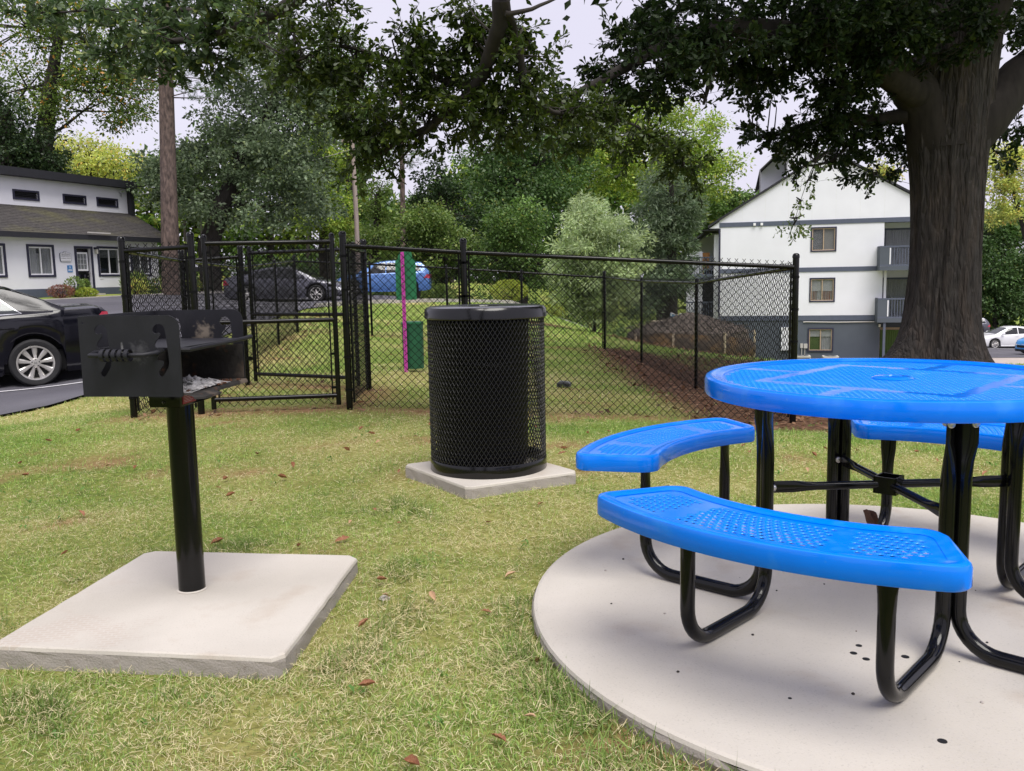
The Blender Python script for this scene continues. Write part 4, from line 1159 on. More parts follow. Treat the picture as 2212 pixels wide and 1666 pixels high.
def car(name, label, kind, loc, heading, paint, spokes=10, group=None, detail=1):
    S = CARS[kind]; t = thing(name, label, 'car', loc, heading, group)
    xa, xb = S['half'][0][0], S['half'][-1][0]
    X = np.unique(np.round(np.concatenate([np.arange(xa, xb + .001, .06), [xa, xb]] + [w + np.arange(-.42, .43, .028) for w in S['wheels']]), 4))
    X = X[(X >= xa) & (X <= xb)]
    ra = S['wr'] + .055; wz = S['wr']
    def body_sec(x):
        w = float(interp(x, S['half'])); dk = float(interp(x, S['deck'])); bl = min(float(interp(x, S['belt'])), dk - .01)
        e = max(0, (abs(x) - 1.9) / .5); zs = .19 + .12 * e * e
        for wx in S['wheels']:
            if abs(x - wx) < ra: zs = max(zs, wz + math.sqrt(ra * ra - (x - wx) ** 2))
        zs = min(zs, bl - .05)
        zz = lambda f: zs + (bl - zs) * f
        return [(w * .95, zs), (w * .985, zz(.12)), (w * 1.0, zz(.45)), (w * .99, zz(.75)), (w * .972, zz(.88)), (w * .955, zz(.97)), (w * .925, bl + (dk - bl) * .35), (w * .80, bl + (dk - bl) * .8), (w * .45, dk - .004), (0, dk)]
    P = [];
    for x in X:
        s_ = body_sec(x); full = [(x, -y, z) for y, z in s_] + [(x, y, z) for y, z in s_[-2::-1]]; P.append(full)
    mb = MB(); mb.grid(P); n = len(P[0]); 
    mb.f.append(tuple(range(n))); mb.f.append(tuple(range(len(mb.v[0]) - n, len(mb.v[0])))[::-1])
    mb.build('body', paint, t, smooth=True)
    # greenhouse
    GX = np.unique(np.concatenate([np.linspace(*S['gt'], 40)]))
    def gh(x, s_):
        """s 0..1 up the side, 1..2 across to the centre line"""
        w = float(interp(x, S['half'])) * .925; zb_ = float(interp(x, S['belt'])) - .005; zr = max(float(interp(x, S['roof'])), zb_ + .01)
        wr_ = w - .02 - max(0, zr - zb_) * .44
        zedge = zb_ + (zr - zb_) * .90
        if s_ <= 1:
            y = w + (wr_ - w) * (s_ ** 1.25); z = zb_ + (zedge - zb_) * s_
        else:
            q = s_ - 1; y = wr_ * (1 - q); z = zedge + (zr - zedge) * math.sin(min(1, q * 1.6) * math.pi / 2)
        return np.array([x, y, z])
    ss = list(np.linspace(0, 1, 9)) + list(np.linspace(1.08, 2, 9))
    P = []
    for x in GX:
        h_ = [gh(x, s_) for s_ in ss]; P.append([(p[0], -p[1], p[2]) for p in h_] + [tuple(p) for p in h_[-2::-1]])
    mb = MB(); mb.grid(P); mb.build('roof', paint, t, smooth=True)
    P = []
    for x in GX[2:-2]:
        h_ = [gh(x, s_) for s_ in ss]; P.append([(p[0], -p[1] * .93, p[2] - .03) for p in h_] + [(p[0], p[1] * .93, p[2] - .03) for p in h_[-2::-1]])
    mb = MB(); mb.grid(P); mb.build('cabin_lining', M['seam'], t)
    def patch(fn, c, nu_=10, nv_=6, off=.004, sgn=1):
        c = np.array(c, float); P = []
        for i in range(nu_ + 1):
            row_ = []
            for j in range(nv_ + 1):
                u_, v_ = i / nu_, j / nv_
                q = c[0] * (1 - u_) * (1 - v_) + c[1] * u_ * (1 - v_) + c[2] * u_ * v_ + c[3] * (1 - u_) * v_
                p = fn(q[0], q[1]); e = 1e-3
                nx = np.cross(fn(q[0] + e, q[1]) - p, fn(q[0], q[1] + e) - p); nl = np.linalg.norm(nx)
                nx = nx / nl if nl > 1e-12 else np.array([0, 1., 0])
                if nx[1] * 1.0 + nx[2] * .6 < 0: nx = -nx
                p = p + nx * off
                row_.append((p[0], p[1] * sgn, p[2]))
            P.append(row_)
        return P
    def gpatch(nm, mat, c, **k):
        for sg in (1, -1):
            mb = MB(); mb.grid(patch(gh, c, sgn=sg, **k)); mb.build(nm, mat, t, smooth=True)
    def grow(c, d):
        c = np.array(c, float); m_ = c.mean(0); return m_ + (c - m_) * (1 + np.array(d))
    for key in ('fwin', 'rwin', 'qwin'):
        if key in S:
            gpatch('window_trim', M['chrome'] if detail > 1 else M['black_gloss'], grow(S[key], (.05, .10)), off=.003)
            gpatch('window', M['car_glass'], S[key], off=.007)
    for nm, (a, b) in (('windscreen', S['ws']), ('rear_window', S['rs'])):
        full = lambda x, s_: gh(x, s_) if s_ <= 2 else gh(x, 4 - s_) * np.array([1, -1, 1])
        P = []
        for x in np.linspace(a, b, 10):
            row_ = []
            for s_ in np.linspace(1.07, 2.93, 15):
                p = full(x, s_); row_.append((p[0], p[1], p[2] + .006))
            P.append(row_)
        mb = MB(); mb.grid(P); mb.build(nm, M['car_glass'], t, smooth=True)
    def bsurf(x, q):
        s_ = body_sec(x); k = q * (len(s_) - 1); i = min(int(k), len(s_) - 2); f = k - i
        return np.array([x, s_[i][0] * (1 - f) + s_[i + 1][0] * f, s_[i][1] * (1 - f) + s_[i + 1][1] * f])
    def bz(x, z):     # on the side at a given height
        s_ = body_sec(x)
        zz = [p[1] for p in s_]; yy = [p[0] for p in s_]
        return np.array([x, float(np.interp(z, zz, yy)), z])
    def bpatch(nm, mat, c, sides=(1, -1), **k):
        for sg in sides:
            mb = MB(); mb.grid(patch(bz, c, sgn=sg, **k)); mb.build(nm, mat, t, smooth=True)
    bl_ = float(interp(0, S['belt']))
    bpatch('door', paint, [(1.02, .34), (-.16, .34), (-.16, bl_ - .03), (.98, bl_ - .05)], off=.006)
    bpatch('door', paint, [(-.18, .34), (-1.02, .34), (-1.25, bl_ + .0), (-.18, bl_ - .03)], off=.006)
    for xx in (-.05, -1.05):
        for sg in (1, -1):
            p = bz(xx, bl_ - .14); mb = MB(); mb.box((xx, sg * (p[1] + .022), bl_ - .14), (.19, .018, .028)); mb.build('door_handle', paint, t, bevel=.006)
    r0_ = xa
    z_t = float(interp(xa + .05, S['belt']))
    for sg in (1, -1):
        mb = MB(); mb.grid(patch(bz, [(xa + .14, z_t - .0), (xa + .012, z_t - .01), (xa + .012, z_t - .2), (xa + .30, z_t - .17)], sgn=sg, off=.006)); mb.build('tail_light', M['red_lens'], t, smooth=True)
        zh = float(interp(xb - .25, S['belt']))
        mb = MB(); mb.grid(patch(bz, [(xb - .45, zh + .04), (xb - .03, zh - .1), (xb - .03, zh - .22), (xb - .36, zh - .06)], sgn=sg, off=.006)); mb.build('headlight', M['clear_lens'], t, smooth=True)
        mb = MB(); yw = float(interp(.85, S['half']))
        mb.lathe([(0, -.10), (.05, -.09), (.075, -.03), (.072, .05), (.04, .085), (0, .09)], 12, (.92, sg * (yw + .07), bl_ + .07), 'x'); mb.build('door_mirror', paint, t, smooth=True)
    mb = MB(); mb.b2((xb - .10, -.45, .42), (xb + .012, .45, .56)); mb.b2((xb - .12, -.55, .2), (xb + .008, .55, .33)); mb.build('grille', M['seam'], t)
    mb = MB(); mb.b2((xa + .15, -.78, .22), (xb - .15, .78, .50)); mb.build('underbody', M['seam'], t)
    for sg in (1, -1):
        mb = MB(); mb.bar((S['wheels'][0] + ra + .02, sg * .895, .205), (S['wheels'][1] - ra - .02, sg * .895, .205), .05, .05); mb.build('sill', M['seam'] if detail < 1 else paint, t)
    # wheels
    wr = S['wr']; rr = wr * .70
    def wheel(parent=None):
        w = bpy.data.objects.new('wheel', None); COL.objects.link(w)
        mb = MB(); mb.lathe([(rr - .01, -.09), (rr + .012, -.105), (wr - .03, -.108), (wr - .006, -.085), (wr, -.05), (wr, .05), (wr - .006, .085), (wr - .03, .108), (rr + .012, .105), (rr - .01, .09)], 48, axis='y', close=True)
        mb.build('tyre', M['tyre'], w, smooth=True)
        mb = MB(); mb.lathe([(rr + .012, -.098), (rr + .006, -.102), (rr - .014, -.100), (rr - .022, -.06), (rr - .03, .08), (rr + .006, .09)], 48, axis='y'); 
        for k in range(spokes):
            a = 2 * math.pi * k / spokes + math.pi / 2
            c_, s_ = math.cos(a), math.sin(a)
            pts = []
            for (rad, hw, yy) in ((.045, .018, -.092), (.09, .021, -.088), (.15, .029, -.084), (rr - .018, .036, -.090)):
                pts.append((rad, hw, yy))
            V = []; F = []
            for (rad, hw, yy) in pts:
                for e, dy_ in ((-hw, .012), (-hw * .55, 0), (hw * .55, 0), (hw, .012), (hw, .05), (-hw, .05)):
                    V.append((rad * c_ - e * s_, yy + dy_, rad * s_ + e * c_))
            for i in range(len(pts) - 1):
                for j in range(6): F.append((i * 6 + j, i * 6 + (j + 1) % 6, (i + 1) * 6 + (j + 1) % 6, (i + 1) * 6 + j))
            mb.add(V, F)
        mb.lathe([(0, -.094), (.03, -.096), (.058, -.094), (.066, -.086), (.066, .0), (0, .0)], 24, axis='y')
        mb.build('rim', M['alloy'], w, smooth=True)
        mb = MB(); mb.lathe([(0, -.03), (rr - .028, -.03), (rr - .028, .0), (0, .0)], 32, axis='y'); mb.build('brake_backing', M['seam'], w)
        if detail > 1:
            mb = MB()
            for k in range(5):
                a = 2 * math.pi * k / 5 + math.pi / 2
                mb.lathe([(0, -.098), (.009, -.097), (.010, -.085)], 8, (.048 * math.cos(a), 0, .048 * math.sin(a)), 'y')
            mb.build('wheel_nut', M['seam'], w)
            mb = MB()
            mb.bar((-.014, -.0975, -.016), (-.012, -.0975, .016), .003, .004); mb.bar((.014, -.0975, -.016), (.012, -.0975, .016), .003, .004); mb.bar((-.012, -.0975, -.001), (.012, -.0975, -.001), .003, .005)
            mb.build('centre_cap_emblem', M['lamp_grey'], w)
        return w
    w0 = wheel()
    kids = [o for o in bpy.data.objects if o.parent is w0]
    first = True
    for wx in S['wheels']:
        for sg in (1, -1):
            if first: w = w0; first = False
            else:
                w = w0.copy(); COL.objects.link(w)
                for k_ in kids:
                    d = k_.copy(); COL.objects.link(d); d.parent = w
            w.parent = t; w.location = (wx, sg * .80, wz); w.rotation_euler = (0, 0, math.pi if sg > 0 else 0)
    for wx in S['wheels']:
        for sg in (1, -1):
            mb = MB()
            P = [[(wx + (ra + .005) * math.cos(a), sg * yy, wz + (ra + .005) * math.sin(a)) for yy in (.60, .885)] for a in np.linspace(R(-20), R(200), 20)]
            mb.grid(P); mb.prism([(wx + (ra + .03) * math.cos(a), wz + (ra + .03) * math.sin(a)) for a in np.linspace(R(-22), R(202), 20)], sg * .59, sg * .60)
            mb.build('wheel_arch', M['seam'], t)
    if detail > 1:
        # fuel flap and body seams on the rear quarter (camera side = local -y? both)
        for sg in (1, -1):
            mb = MB(); mb.grid(patch(bz, [(-1.50, .93), (-1.72, .93), (-1.72, .76), (-1.50, .76)], sgn=sg, off=.004)); mb.build('fuel_flap', paint, t, smooth=True)
        mb = MB(); mb.prism([(-.95, 1.475), (-.75, 1.49), (-.83, 1.545), (-.90, 1.545)], -.03, .03); mb.build('roof_antenna', paint, t, bevel=.01)
    return t
# heading: local +x is the front
cz_ = h1(-6.73, 12.3) + .03
ux, uy = -.85, -.527
yaw = math.atan2(uy, ux)
# rear wheel on the camera side sits at (-6.73, 12.3): local (-1.37, +-.80)
def place_from_wheel(px, py, yaw, lx, ly):
    c_, s_ = math.cos(yaw), math.sin(yaw); return px - (lx * c_ - ly * s_), py - (lx * s_ + ly * c_)
X_, Y_ = place_from_wheel(-6.73, 12.36, yaw, -1.37, .80)
car('parked_car', 'shiny black sedan parked at the lawn edge behind the grill, rear half in view', 'sedan', (X_, Y_, cz_), yaw, M['car_black'], 9, detail=2)
car('parked_car', 'dark grey sedan parked behind the gates, facing right', 'fastback', (-9.15, 36.3, h1(-9.1, 36) + .03), R(-3), M['car_grey'], 7)
car('parked_car', 'blue crossover behind the green waste station, facing left', 'suv', (-6.05, 42.2, h1(-6, 42) + .03), R(182), M['car_blue'], 8)
car('parked_car', 'white sedan right of the big oak trunk, facing left', 'sedan', (34.2, 60.2, h1(34, 60) + .06), R(181), M['car_white'], 10)
car('parked_car', 'black crossover showing only its tail beside the oak trunk', 'suv', (37.2, 73, h1(37, 73) + .06), R(176), M['car_grey'], 10)
car('parked_car', 'bright blue car whose nose enters at the right picture edge', 'suv', (31.4, 50.3, h1(30, 50) + .06), R(192), M['car_blue2'], 8)

# ------------------------------------------------------------------ leasing office
ofy = math.atan2(4.6, 1.73)
OF = thing('leasing_office', 'low white office with navy trim, clerestory and dark shingle roof', 'building', (-17.39, 36.6, 0), ofy)
zg = .74
mb = MB()
def wall_with_holes(mb, s0, s1, z0, z1, y, th, holes):
    """vertical wall in local xz with rectangular openings"""
    xs_ = sorted({s0, s1, *[min(max(v, s0), s1) for h_ in holes for v in h_[:2]]}); zs_ = sorted({z0, z1, *[min(max(v, z0), z1) for h_ in holes for v in h_[2:]]}); _z = sorted({z0, z1, *[h_[2] for h_ in holes], *[h_[3] for h_ in holes]})
    for a, b in zip(xs_[:-1], xs_[1:]):
        for c_, d in zip(zs_[:-1], zs_[1:]):
            mx, mz = (a + b) / 2, (c_ + d) / 2
            if any(h_[0] < mx < h_[1] and h_[2] < mz < h_[3] for h_ in holes): continue
            mb.b2((a, y, c_), (b, y + th, d))
owin = [(-5.1, -3.83), (-2.91, -1.66), (.5, 1.78), (2.32, 3.5)]
holes = [(a + .09, b - .09, 1.52, 2.60) for a, b in owin] + [(-.58, .16, zg, 2.58)]
wall_with_holes(mb, -9, 4.0, .98, 3.35, 0, .18, holes)
mb.prism([(.18, .0), (.18, 3.2), (1.65, 4.1), (7, 4.1), (7, 0)], 3.82, 4.0, 'yz')
me_ = mb.build('front_wall', M['white_wall'], OF)
mb = MB(); wall_with_holes(mb, -9, 4.01, -.2, .979, -.012, .18, [(-.58, .16, zg, 2.58)]); mb.build('plinth', M['slate_trim'], OF)
mb = MB(); mb.b2((-9, .9, .0), (3.8, .95, 3.2)); mb.build('room_backing', M['dark_in'], OF)
mb = MB(); mb.b2((-9, .18, .70), (3.8, .9, .74)); mb.build('floor_slab', M['dark_in'], OF)
def window(par, a, b, z0, z1, y, trim, frame, tw=.09, fw=.05, curtains='curtain', blind=True, deep=.10):
    """trim board, sash frame with centre mullion, two panes, curtain behind"""
    tr = MB()
    tr.b2((a, y - .035, z1 - tw), (b, y, z1)); tr.b2((a, y - .035, z0), (b, y, z0 + tw)); tr.b2((a, y - .035, z0 + tw), (a + tw, y, z1 - tw)); tr.b2((b - tw, y - .035, z0 + tw), (b, y, z1 - tw))
    w = tr.build('window', trim, par)
    a2, b2_, c2, d2 = a + tw, b - tw, z0 + tw, z1 - tw
    fr = MB(); m_ = (a2 + b2_) / 2; y0_ = y + .01
    fr.b2((a2, y0_, d2 - fw), (b2_, y0_ + .05, d2)); fr.b2((a2, y0_, c2), (b2_, y0_ + .05, c2 + fw)); fr.b2((a2, y0_, c2 + fw), (a2 + fw, y0_ + .05, d2 - fw)); fr.b2((b2_ - fw, y0_, c2 + fw), (b2_, y0_ + .05, d2 - fw)); fr.b2((m_ - fw * .5, y0_ - .004, c2 + fw), (m_ + fw * .5, y0_ + .046, d2 - fw))
    fr.build('sash_frame', frame, w)
    for p, q in ((a2 + fw, m_ - fw / 2), (m_ + fw / 2, b2_ - fw)):
        mb = MB(); mb.b2((p, y0_ + .022, c2 + fw), (q, y0_ + .028, d2 - fw)); mb.build('pane', M['glass'], w)
    return w, (a2, b2_, c2, d2)
def drape(par, a, b, z0, z1, y, mat):
    P = []
    for s_ in np.linspace(a, b, max(8, int((b - a) / .03))): P.append([(s_, y + .018 * math.sin(s_ * 55), z) for z in (z0, z1)])
    mb = MB(); mb.grid(P); mb.build('curtain', mat, par, smooth=True)
def slats(par, a, b, z0, z1, y, mat, st_=.05):
    mb = MB(); z = z1
    while z > z0: mb.box(((a + b) / 2, y, z), (b - a, .030, .006), M=Matrix.Rotation(R(35), 4, 'X')); z -= st_
    mb.build('blind', mat, par, kind='stuff')
for k, (a, b) in enumerate(owin):
    w, (a2, b2_, c2, d2) = window(OF, a, b, 1.43, 2.69, 0, M['navy'], M['white_trim'])
    if k < 2:
        drape(w, a2 + .02, a2 + .42, c2, d2, .09, M['curtain']); drape(w, b2_ - .40, b2_ - .02, c2, d2, .09, M['curtain'])
        mb = MB(); mb.b2((a2, .12, c2), (b2_, .13, d2 - .25)); mb.build('net_curtain', M['blind'], w)
    elif k == 2: slats(w, a2, b2_, d2 - .36, d2, .085, M['blind'])
    else: slats(w, a2, b2_, c2 + .02, d2, .085, M['blind'])
# door
mb = MB(); mb.b2((-.67, -.04, zg + .02), (-.58, .0, 2.67)); mb.b2((.16, -.04, zg + .02), (.25, .0, 2.67)); mb.b2((-.58, -.04, 2.58), (.16, .0, 2.67)); mb.build('door_frame', M['navy'], OF)
dr = MB(); wall_with_holes(dr, -.56, .12, zg + .04, 2.55, .10, .045, [(-.45, .02, 1.74, 2.36)]); do = dr.build('door', M['car_black'], OF)
mb = MB(); wall_with_holes(mb, -.50, .07, 1.67, 2.43, .085, .03, [(-.45 + i * .157, -.45 + i * .157 + .143, 1.74 + j * .21, 1.74 + j * .21 + .195) for i in range(3) for j in range(3)]); mb.build('door_light_frame', M['white_trim'], do)
for i in range(3):
    for j in range(3):
        mb = MB(); mb.b2((-.45 + i * .157, .10, 1.74 + j * .21), (-.45 + i * .157 + .143, .106, 1.74 + j * .21 + .195)); mb.build('pane', M['glass'], do)
mb = MB(); mb.b2((-.46, .112, 1.73), (.03, .116, 2.37)); mb.build('door_curtain', M['curtain'], do)
mb = MB()
for (a, b, c_, d) in ((-.48, -.25, 1.05, 1.52), (-.17, .06, 1.05, 1.52)): mb.b2((a, .088, c_), (b, .098, d))
mb.build('door_panel', M['car_black'], do, bevel=.008)
mb = MB(); mb.lathe([(0, .03), (.03, .035), (.03, .08), (.02, .10)], 12, (.07, 0, 1.58), 'y'); mb.b2((.0, .055, 1.44), (.09, .09, 1.47)); mb.build('handle', M['steel'], do)
mb = MB(); mb.b2((.335, -.16, 2.56), (.455, -.002, 2.64)); o = mb.build('wall_lamp', M['navy'], OF)
mb = MB(); mb.b2((.35, -.145, 2.37), (.44, -.03, 2.558)); mb.build('lamp_glass', M['cream'], o, bevel=.015)
mb = MB(); mb.b2((.55, -.02, 1.33), (.72, -.002, 1.38)); mb.build('wall_vent', M['blind'], OF)
# steps and planting kerb
mb = MB(); mb.b2((-.75, -.45, .5), (.35, -.015, zg)); mb.b2((-1.5, -.95, .35), (.75, -.45, .62)); mb.build('door_step', M['kerb'], OF)
# sign plaque
sg_ = thing('office_sign', 'white shaped plaque reading Brookside Apartments Leasing Office left of the door', 'sign', OF.matrix_basis @ Vector((-1.14, -.02, 2.24)), ofy)
pl = [(-.27, -.16), (-.23, -.205), (.23, -.205), (.27, -.16), (.27, .12), (.22, .15), (.12, .155), (.05, .20), (-.05, .20), (-.12, .155), (-.22, .15), (-.27, .12)]
mb = MB(); mb.prism(pl, -.018, .012); mb.build('plaque_edge', M['slate_trim'], sg_)
mb = MB(); mb.prism([(p[0] * .95, p[1] * .95) for p in pl], -.022, -.0182); mb.build('plaque', M['white_trim'], sg_)
def text(par, s_, size, loc, mat, name='lettering'):
    cu = bpy.data.curves.new('t', 'FONT'); cu.body = s_; cu.size = size; cu.align_x = 'CENTER'; cu.align_y = 'CENTER'; cu.extrude = .001
    o = bpy.data.objects.new('t', cu); COL.objects.link(o)
    dg = bpy.context.evaluated_depsgraph_get(); me = bpy.data.meshes.new_from_object(o.evaluated_get(dg)); bpy.data.objects.remove(o)
    me.transform(Matrix.Translation(loc) @ Matrix.Rotation(R(90), 4, 'X')); me.materials.clear()
    return link_mesh(name, me, mat, par)
text(sg_, 'BROOKSIDE', .075, (0, -.024, .085), M['sign_text']); text(sg_, 'APARTMENTS', .075, (0, -.024, .015), M['sign_text']); text(sg_, 'LEASING OFFICE', .062, (0, -.024, -.075), M['sign_text'])
mb = MB(); mb.lathe([(.02, -.001), (.028, -.001), (.028, .001), (.02, .001)], 16, (0, -.024, .15), 'y', close=True); mb.b2((-.2, -.0245, -.158), (.2, -.0225, -.150)); mb.build('plaque_ornament', M['sign_text'], sg_)
bs = thing('accessible_sign', 'small blue wheelchair access sign beside the office door', 'sign', OF.matrix_basis @ Vector((-.955, -.012, 1.755)), ofy)
mb = MB(); mb.b2((-.125, -.006, -.14), (.125, .006, .14)); mb.build('plate', M['blue_sign'], bs)
mb = MB(); mb.lathe([(.026, -.001), (.034, -.001), (.034, .001), (.026, .001)], 20, (.0, -.0075, .055), 'y', close=True); mb.bar((-.008, -.0075, .06), (-.004, -.0075, .105), .002, .010); mb.bar((-.006, -.0075, .085), (.02, -.0075, .085), .002, .008); mb.bar((.0, -.0075, .06), (.03, -.0075, .045), .002, .008)
mb.b2((-.10, -.0085, -.085), (.10, -.0065, -.065)); mb.b2((-.09, -.0085, -.03), (.09, -.0065, -.018)); mb.b2((-.08, -.0085, -.05), (.08, -.0065, -.04)); mb.build('wheelchair_symbol', M['white_trim'], bs)
# lower roof with shingle courses, fascia
ye, ze, yr, zr_ = -.48, 3.10, 1.7, 4.30
nc = 17; mb = MB()
xr0, xr1 = -9.2, 4.38
for k in range(nc):
    t0, t1 = k / nc, (k + 1) / nc + .006
    ya, za, yb, zb_ = ye + (yr - ye) * t0, ze + (zr_ - ze) * t0, ye + (yr - ye) * t1, ze + (zr_ - ze) * t1
    mb.add([(xr0, ya, za + .022), (xr1, ya, za + .022), (xr1, yb, zb_ + .006), (xr0, yb, zb_ + .006), (xr0, ya, za), (xr1, ya, za)], [(0, 1, 2, 3), (4, 5, 1, 0)])
mb.build('shingle_roof', M['shingle'], OF, fix=False)
mb = MB(); mb.b2((xr0, ye - .03, ze - .19), (xr1 + .02, ye, ze + .015)); mb.add([(xr1, ye, ze - .14), (xr1, yr, zr_ - .14), (xr1, yr, zr_ + .02), (xr1, ye, ze + .02), (xr1 + .03, ye, ze - .14), (xr1 + .03, yr, zr_ - .14), (xr1 + .03, yr, zr_ + .02), (xr1 + .03, ye, ze + .02)], [(0, 1, 2, 3), (4, 7, 6, 5), (0, 4, 5, 1), (3, 2, 6, 7), (0, 3, 7, 4)])
mb.build('fascia', M['charcoal'], OF)
mb = MB(); mb.b2((xr0, ye, ze - .05), (xr1, 0.0, ze - .04)); mb.build('soffit', M['white_board'], OF)
mb = MB(); mb.bar((-.45, ye - .10, ze + .10), (.70, ye - .10, ze + .10), .07, .05); mb.build('gutter_piece', M['ac_metal'], OF)
mb = MB()
vents = [(-3.9, -2.62), (-2.35 + .5, -.62), (.56, 1.78), (2.36, 3.58)]
wall_with_holes(mb, -9.2, 4.16, 4.1, 5.42, 1.7, .15, [(a + .07, b - .07, 4.60, 4.86) for a, b in vents]); mb.b2((4.01, 1.86, 3.2), (4.16, 8, 5.42)); mb.build('clerestory_wall', M['white_wall'], OF)
for a, b in vents:
    mb = MB(); mb.b2((a, 1.66, 4.86), (b, 1.699, 4.93)); mb.b2((a, 1.66, 4.53), (b, 1.699, 4.60)); mb.b2((a, 1.66, 4.60), (a + .07, 1.699, 4.86)); mb.b2((b - .07, 1.66, 4.60), (b, 1.699, 4.86))
    v = mb.build('roof_vent', M['navy'], OF)
    for q in range(4):
        mb = MB(); mb.box(((a + b) / 2, 1.73, 4.63 + q * .066), (b - a - .15, .07, .012), M=Matrix.Rotation(R(-40), 4, 'X')); mb.build('louvre', M['charcoal'], v)
    mb = MB(); mb.b2((a + .07, 1.80, 4.60), (b - .07, 1.81, 4.86)); mb.build('vent_backing', M['seam'], v)
mb = MB(); mb.b2((-9.4, 1.30, 5.42), (4.42, 8, 5.74)); mb.b2((4.17, 1.50, 4.15), (4.40, 1.72, 5.42)); mb.build('upper_roof', M['charcoal'], OF)
mb = MB(); mb.add([(-9, 7, 0), (3.9, 7, 0), (3.9, 7, 5.4), (-9, 7, 5.4)], [(0, 1, 2, 3)]); mb.build('rear_wall', M['white_wall'], OF)

# ------------------------------------------------------------------ three storey apartment building
apy = math.atan2(-2.0, 7.79)
AP = thing('apartment_block', 'white three storey gabled apartment building with slate bands behind the oak', 'building', (11.71, 49.5, 0), apy)
wins = [(4.84, 6.17, 2.09, 3.42), (4.83, 6.16, -.63, .69), (4.80, 6.14, -3.36, -2.04)]
W_ = 9.75
mb = MB(); wall_with_holes(mb, 0, 8.55, -1.36, 3.6, 0, .2, [(a + .08, b - .08, c_ + .08, d - .08) for a, b, c_, d in wins[:2]])
mb.add([(0, 0, 3.6), (11.3, 0, 3.6), (11.3, 0, 4.08), (5.66, 0, 7.36), (0, 0, 3.95)] + [(0, .2, 3.6), (11.3, .2, 3.6), (11.3, .2, 4.08), (5.66, .2, 7.36), (0, .2, 3.95)], [(0, 1, 2, 3, 4), (9, 8, 7, 6, 5), (0, 5, 6, 1)])
mb.b2((0, .2, -4.8), (.2, 18, 3.9)); mb.b2((10.9, .2, -4.8), (11.1, 18, 3.9)); mb.b2((8.55, 1.5, -1.4), (11.1, 1.7, 3.6)); mb.b2((8.55, .2, -1.36), (8.6, 1.5, 3.6))
mb.build('gable_wall', M['white_board'], AP)
mb = MB()
for k in range(1, 9): mb.b2((k * 1.22 - .006, -.003, 3.83), (k * 1.22 + .006, -.0005, min(3.95 + .6 * k * 1.22, 7.36 - .58 * (k * 1.22 - 5.66)) - .1))
mb.build('board_joint', M['blind'], AP, kind='stuff')
mb = MB(); wall_with_holes(mb, 0, 8.5, -5.2, -1.37, .01, .2, [(a + .08, b - .08, c_ + .08, d - .08) for a, b, c_, d in wins[2:]]); mb.b2((8.5, 1.5, -5.2), (11.1, 1.7, -1.5)); mb.build('ground_floor_wall', M['grey_wall'], AP)
for z0, z1 in ((3.56, 3.81), (1.01, 1.26), (-1.63, -1.375)):
    mb = MB(); mb.b2((0, -.03, z0), (8.25 if z1 < 3 else 9.9, -.001, z1)); mb.build('band', M['slate_trim'], AP)
mb = MB(); mb.b2((-.03, -.032, -1.36), (.07, .03, 3.5)); mb.build('corner_downpipe', M['navy'], AP)
mb = MB(); mb.b2((0, .95, -5), (8.5, 1.0, 3.5)); mb.build('room_backing', M['dark_in'], AP)
for k, (a, b, c_, d) in enumerate(wins):
    w, (a2, b2_, c2, d2) = window(AP, a, b, c_, d, 0, M['navy'], M['tan_frame'], .075, .042)
    mi = (a2 + b2_) / 2
    if k == 0:
        slats(w, a2, mi, c2, d2, .085, M['blind'])
        mb = MB(); mb.b2((mi, .10, c2), (b2_, .105, d2)); mb.build('roller_blind', M['ac_metal'], w)
    elif k == 1:
        mb = MB(); mb.b2((a2, .075, c2 + .52), (b2_, .08, d2)); mb.build('roller_blind', M['blind'], w); drape(w, a2, a2 + .33, c2, c2 + .53, .09, M['curtain_red']); drape(w, mi + .05, b2_, c2, c2 + .53, .09, M['curtain_red']); drape(w, a2 + .34, mi, c2, c2 + .53, .10, M['curtain'])
    else:
        mb = MB(); mb.b2((a2, .075, d2 - .36), (b2_, .08, d2)); mb.b2((a2, .07, d2 - .41), (b2_, .085, d2 - .36)); mb.build('roller_blind', M['blind'], w)
        mb = MB(); mb.b2((a2, .10, c2), (mi, .105, d2 - .4)); mb.build('curtain', M['green_blind'], w); drape(w, mi, b2_, c2, d2 - .4, .11, M['curtain'])
def slope_slab(mb, x0_, z0_, x1_, z1_, y0_, y1_, th):
    mb.add([(x0_, y0_, z0_), (x1_, y0_, z1_), (x1_, y1_, z1_), (x0_, y1_, z0_), (x0_, y0_, z0_ + th), (x1_, y0_, z1_ + th), (x1_, y1_, z1_ + th), (x0_, y1_, z0_ + th)], [(0, 1, 2, 3), (4, 7, 6, 5), (0, 4, 5, 1), (1, 5, 6, 2), (2, 6, 7, 3), (3, 7, 4, 0)])
mb = MB(); slope_slab(mb, -.62, 3.55, 5.66, 7.40, -.12, 18, .13); slope_slab(mb, 5.67, 7.40, 12.0, 3.72, -.12, 18, .13)
mb.build('roof', M['charcoal'], AP)
mb = MB(); slope_slab(mb, -.60, 3.50, 0.0, 3.88, -.06, .0, .03); mb.b2((-1.0, 0, 3.42), (0, 4, 3.46)); mb.build('eave_soffit', M['charcoal'], AP)
mb = MB(); mb.add([(-.58, -.005, 3.52), (0, -.005, 3.52), (0, -.005, 3.93)], [(0, 1, 2)]); mb.build('gable_return', M['white_board'], AP)
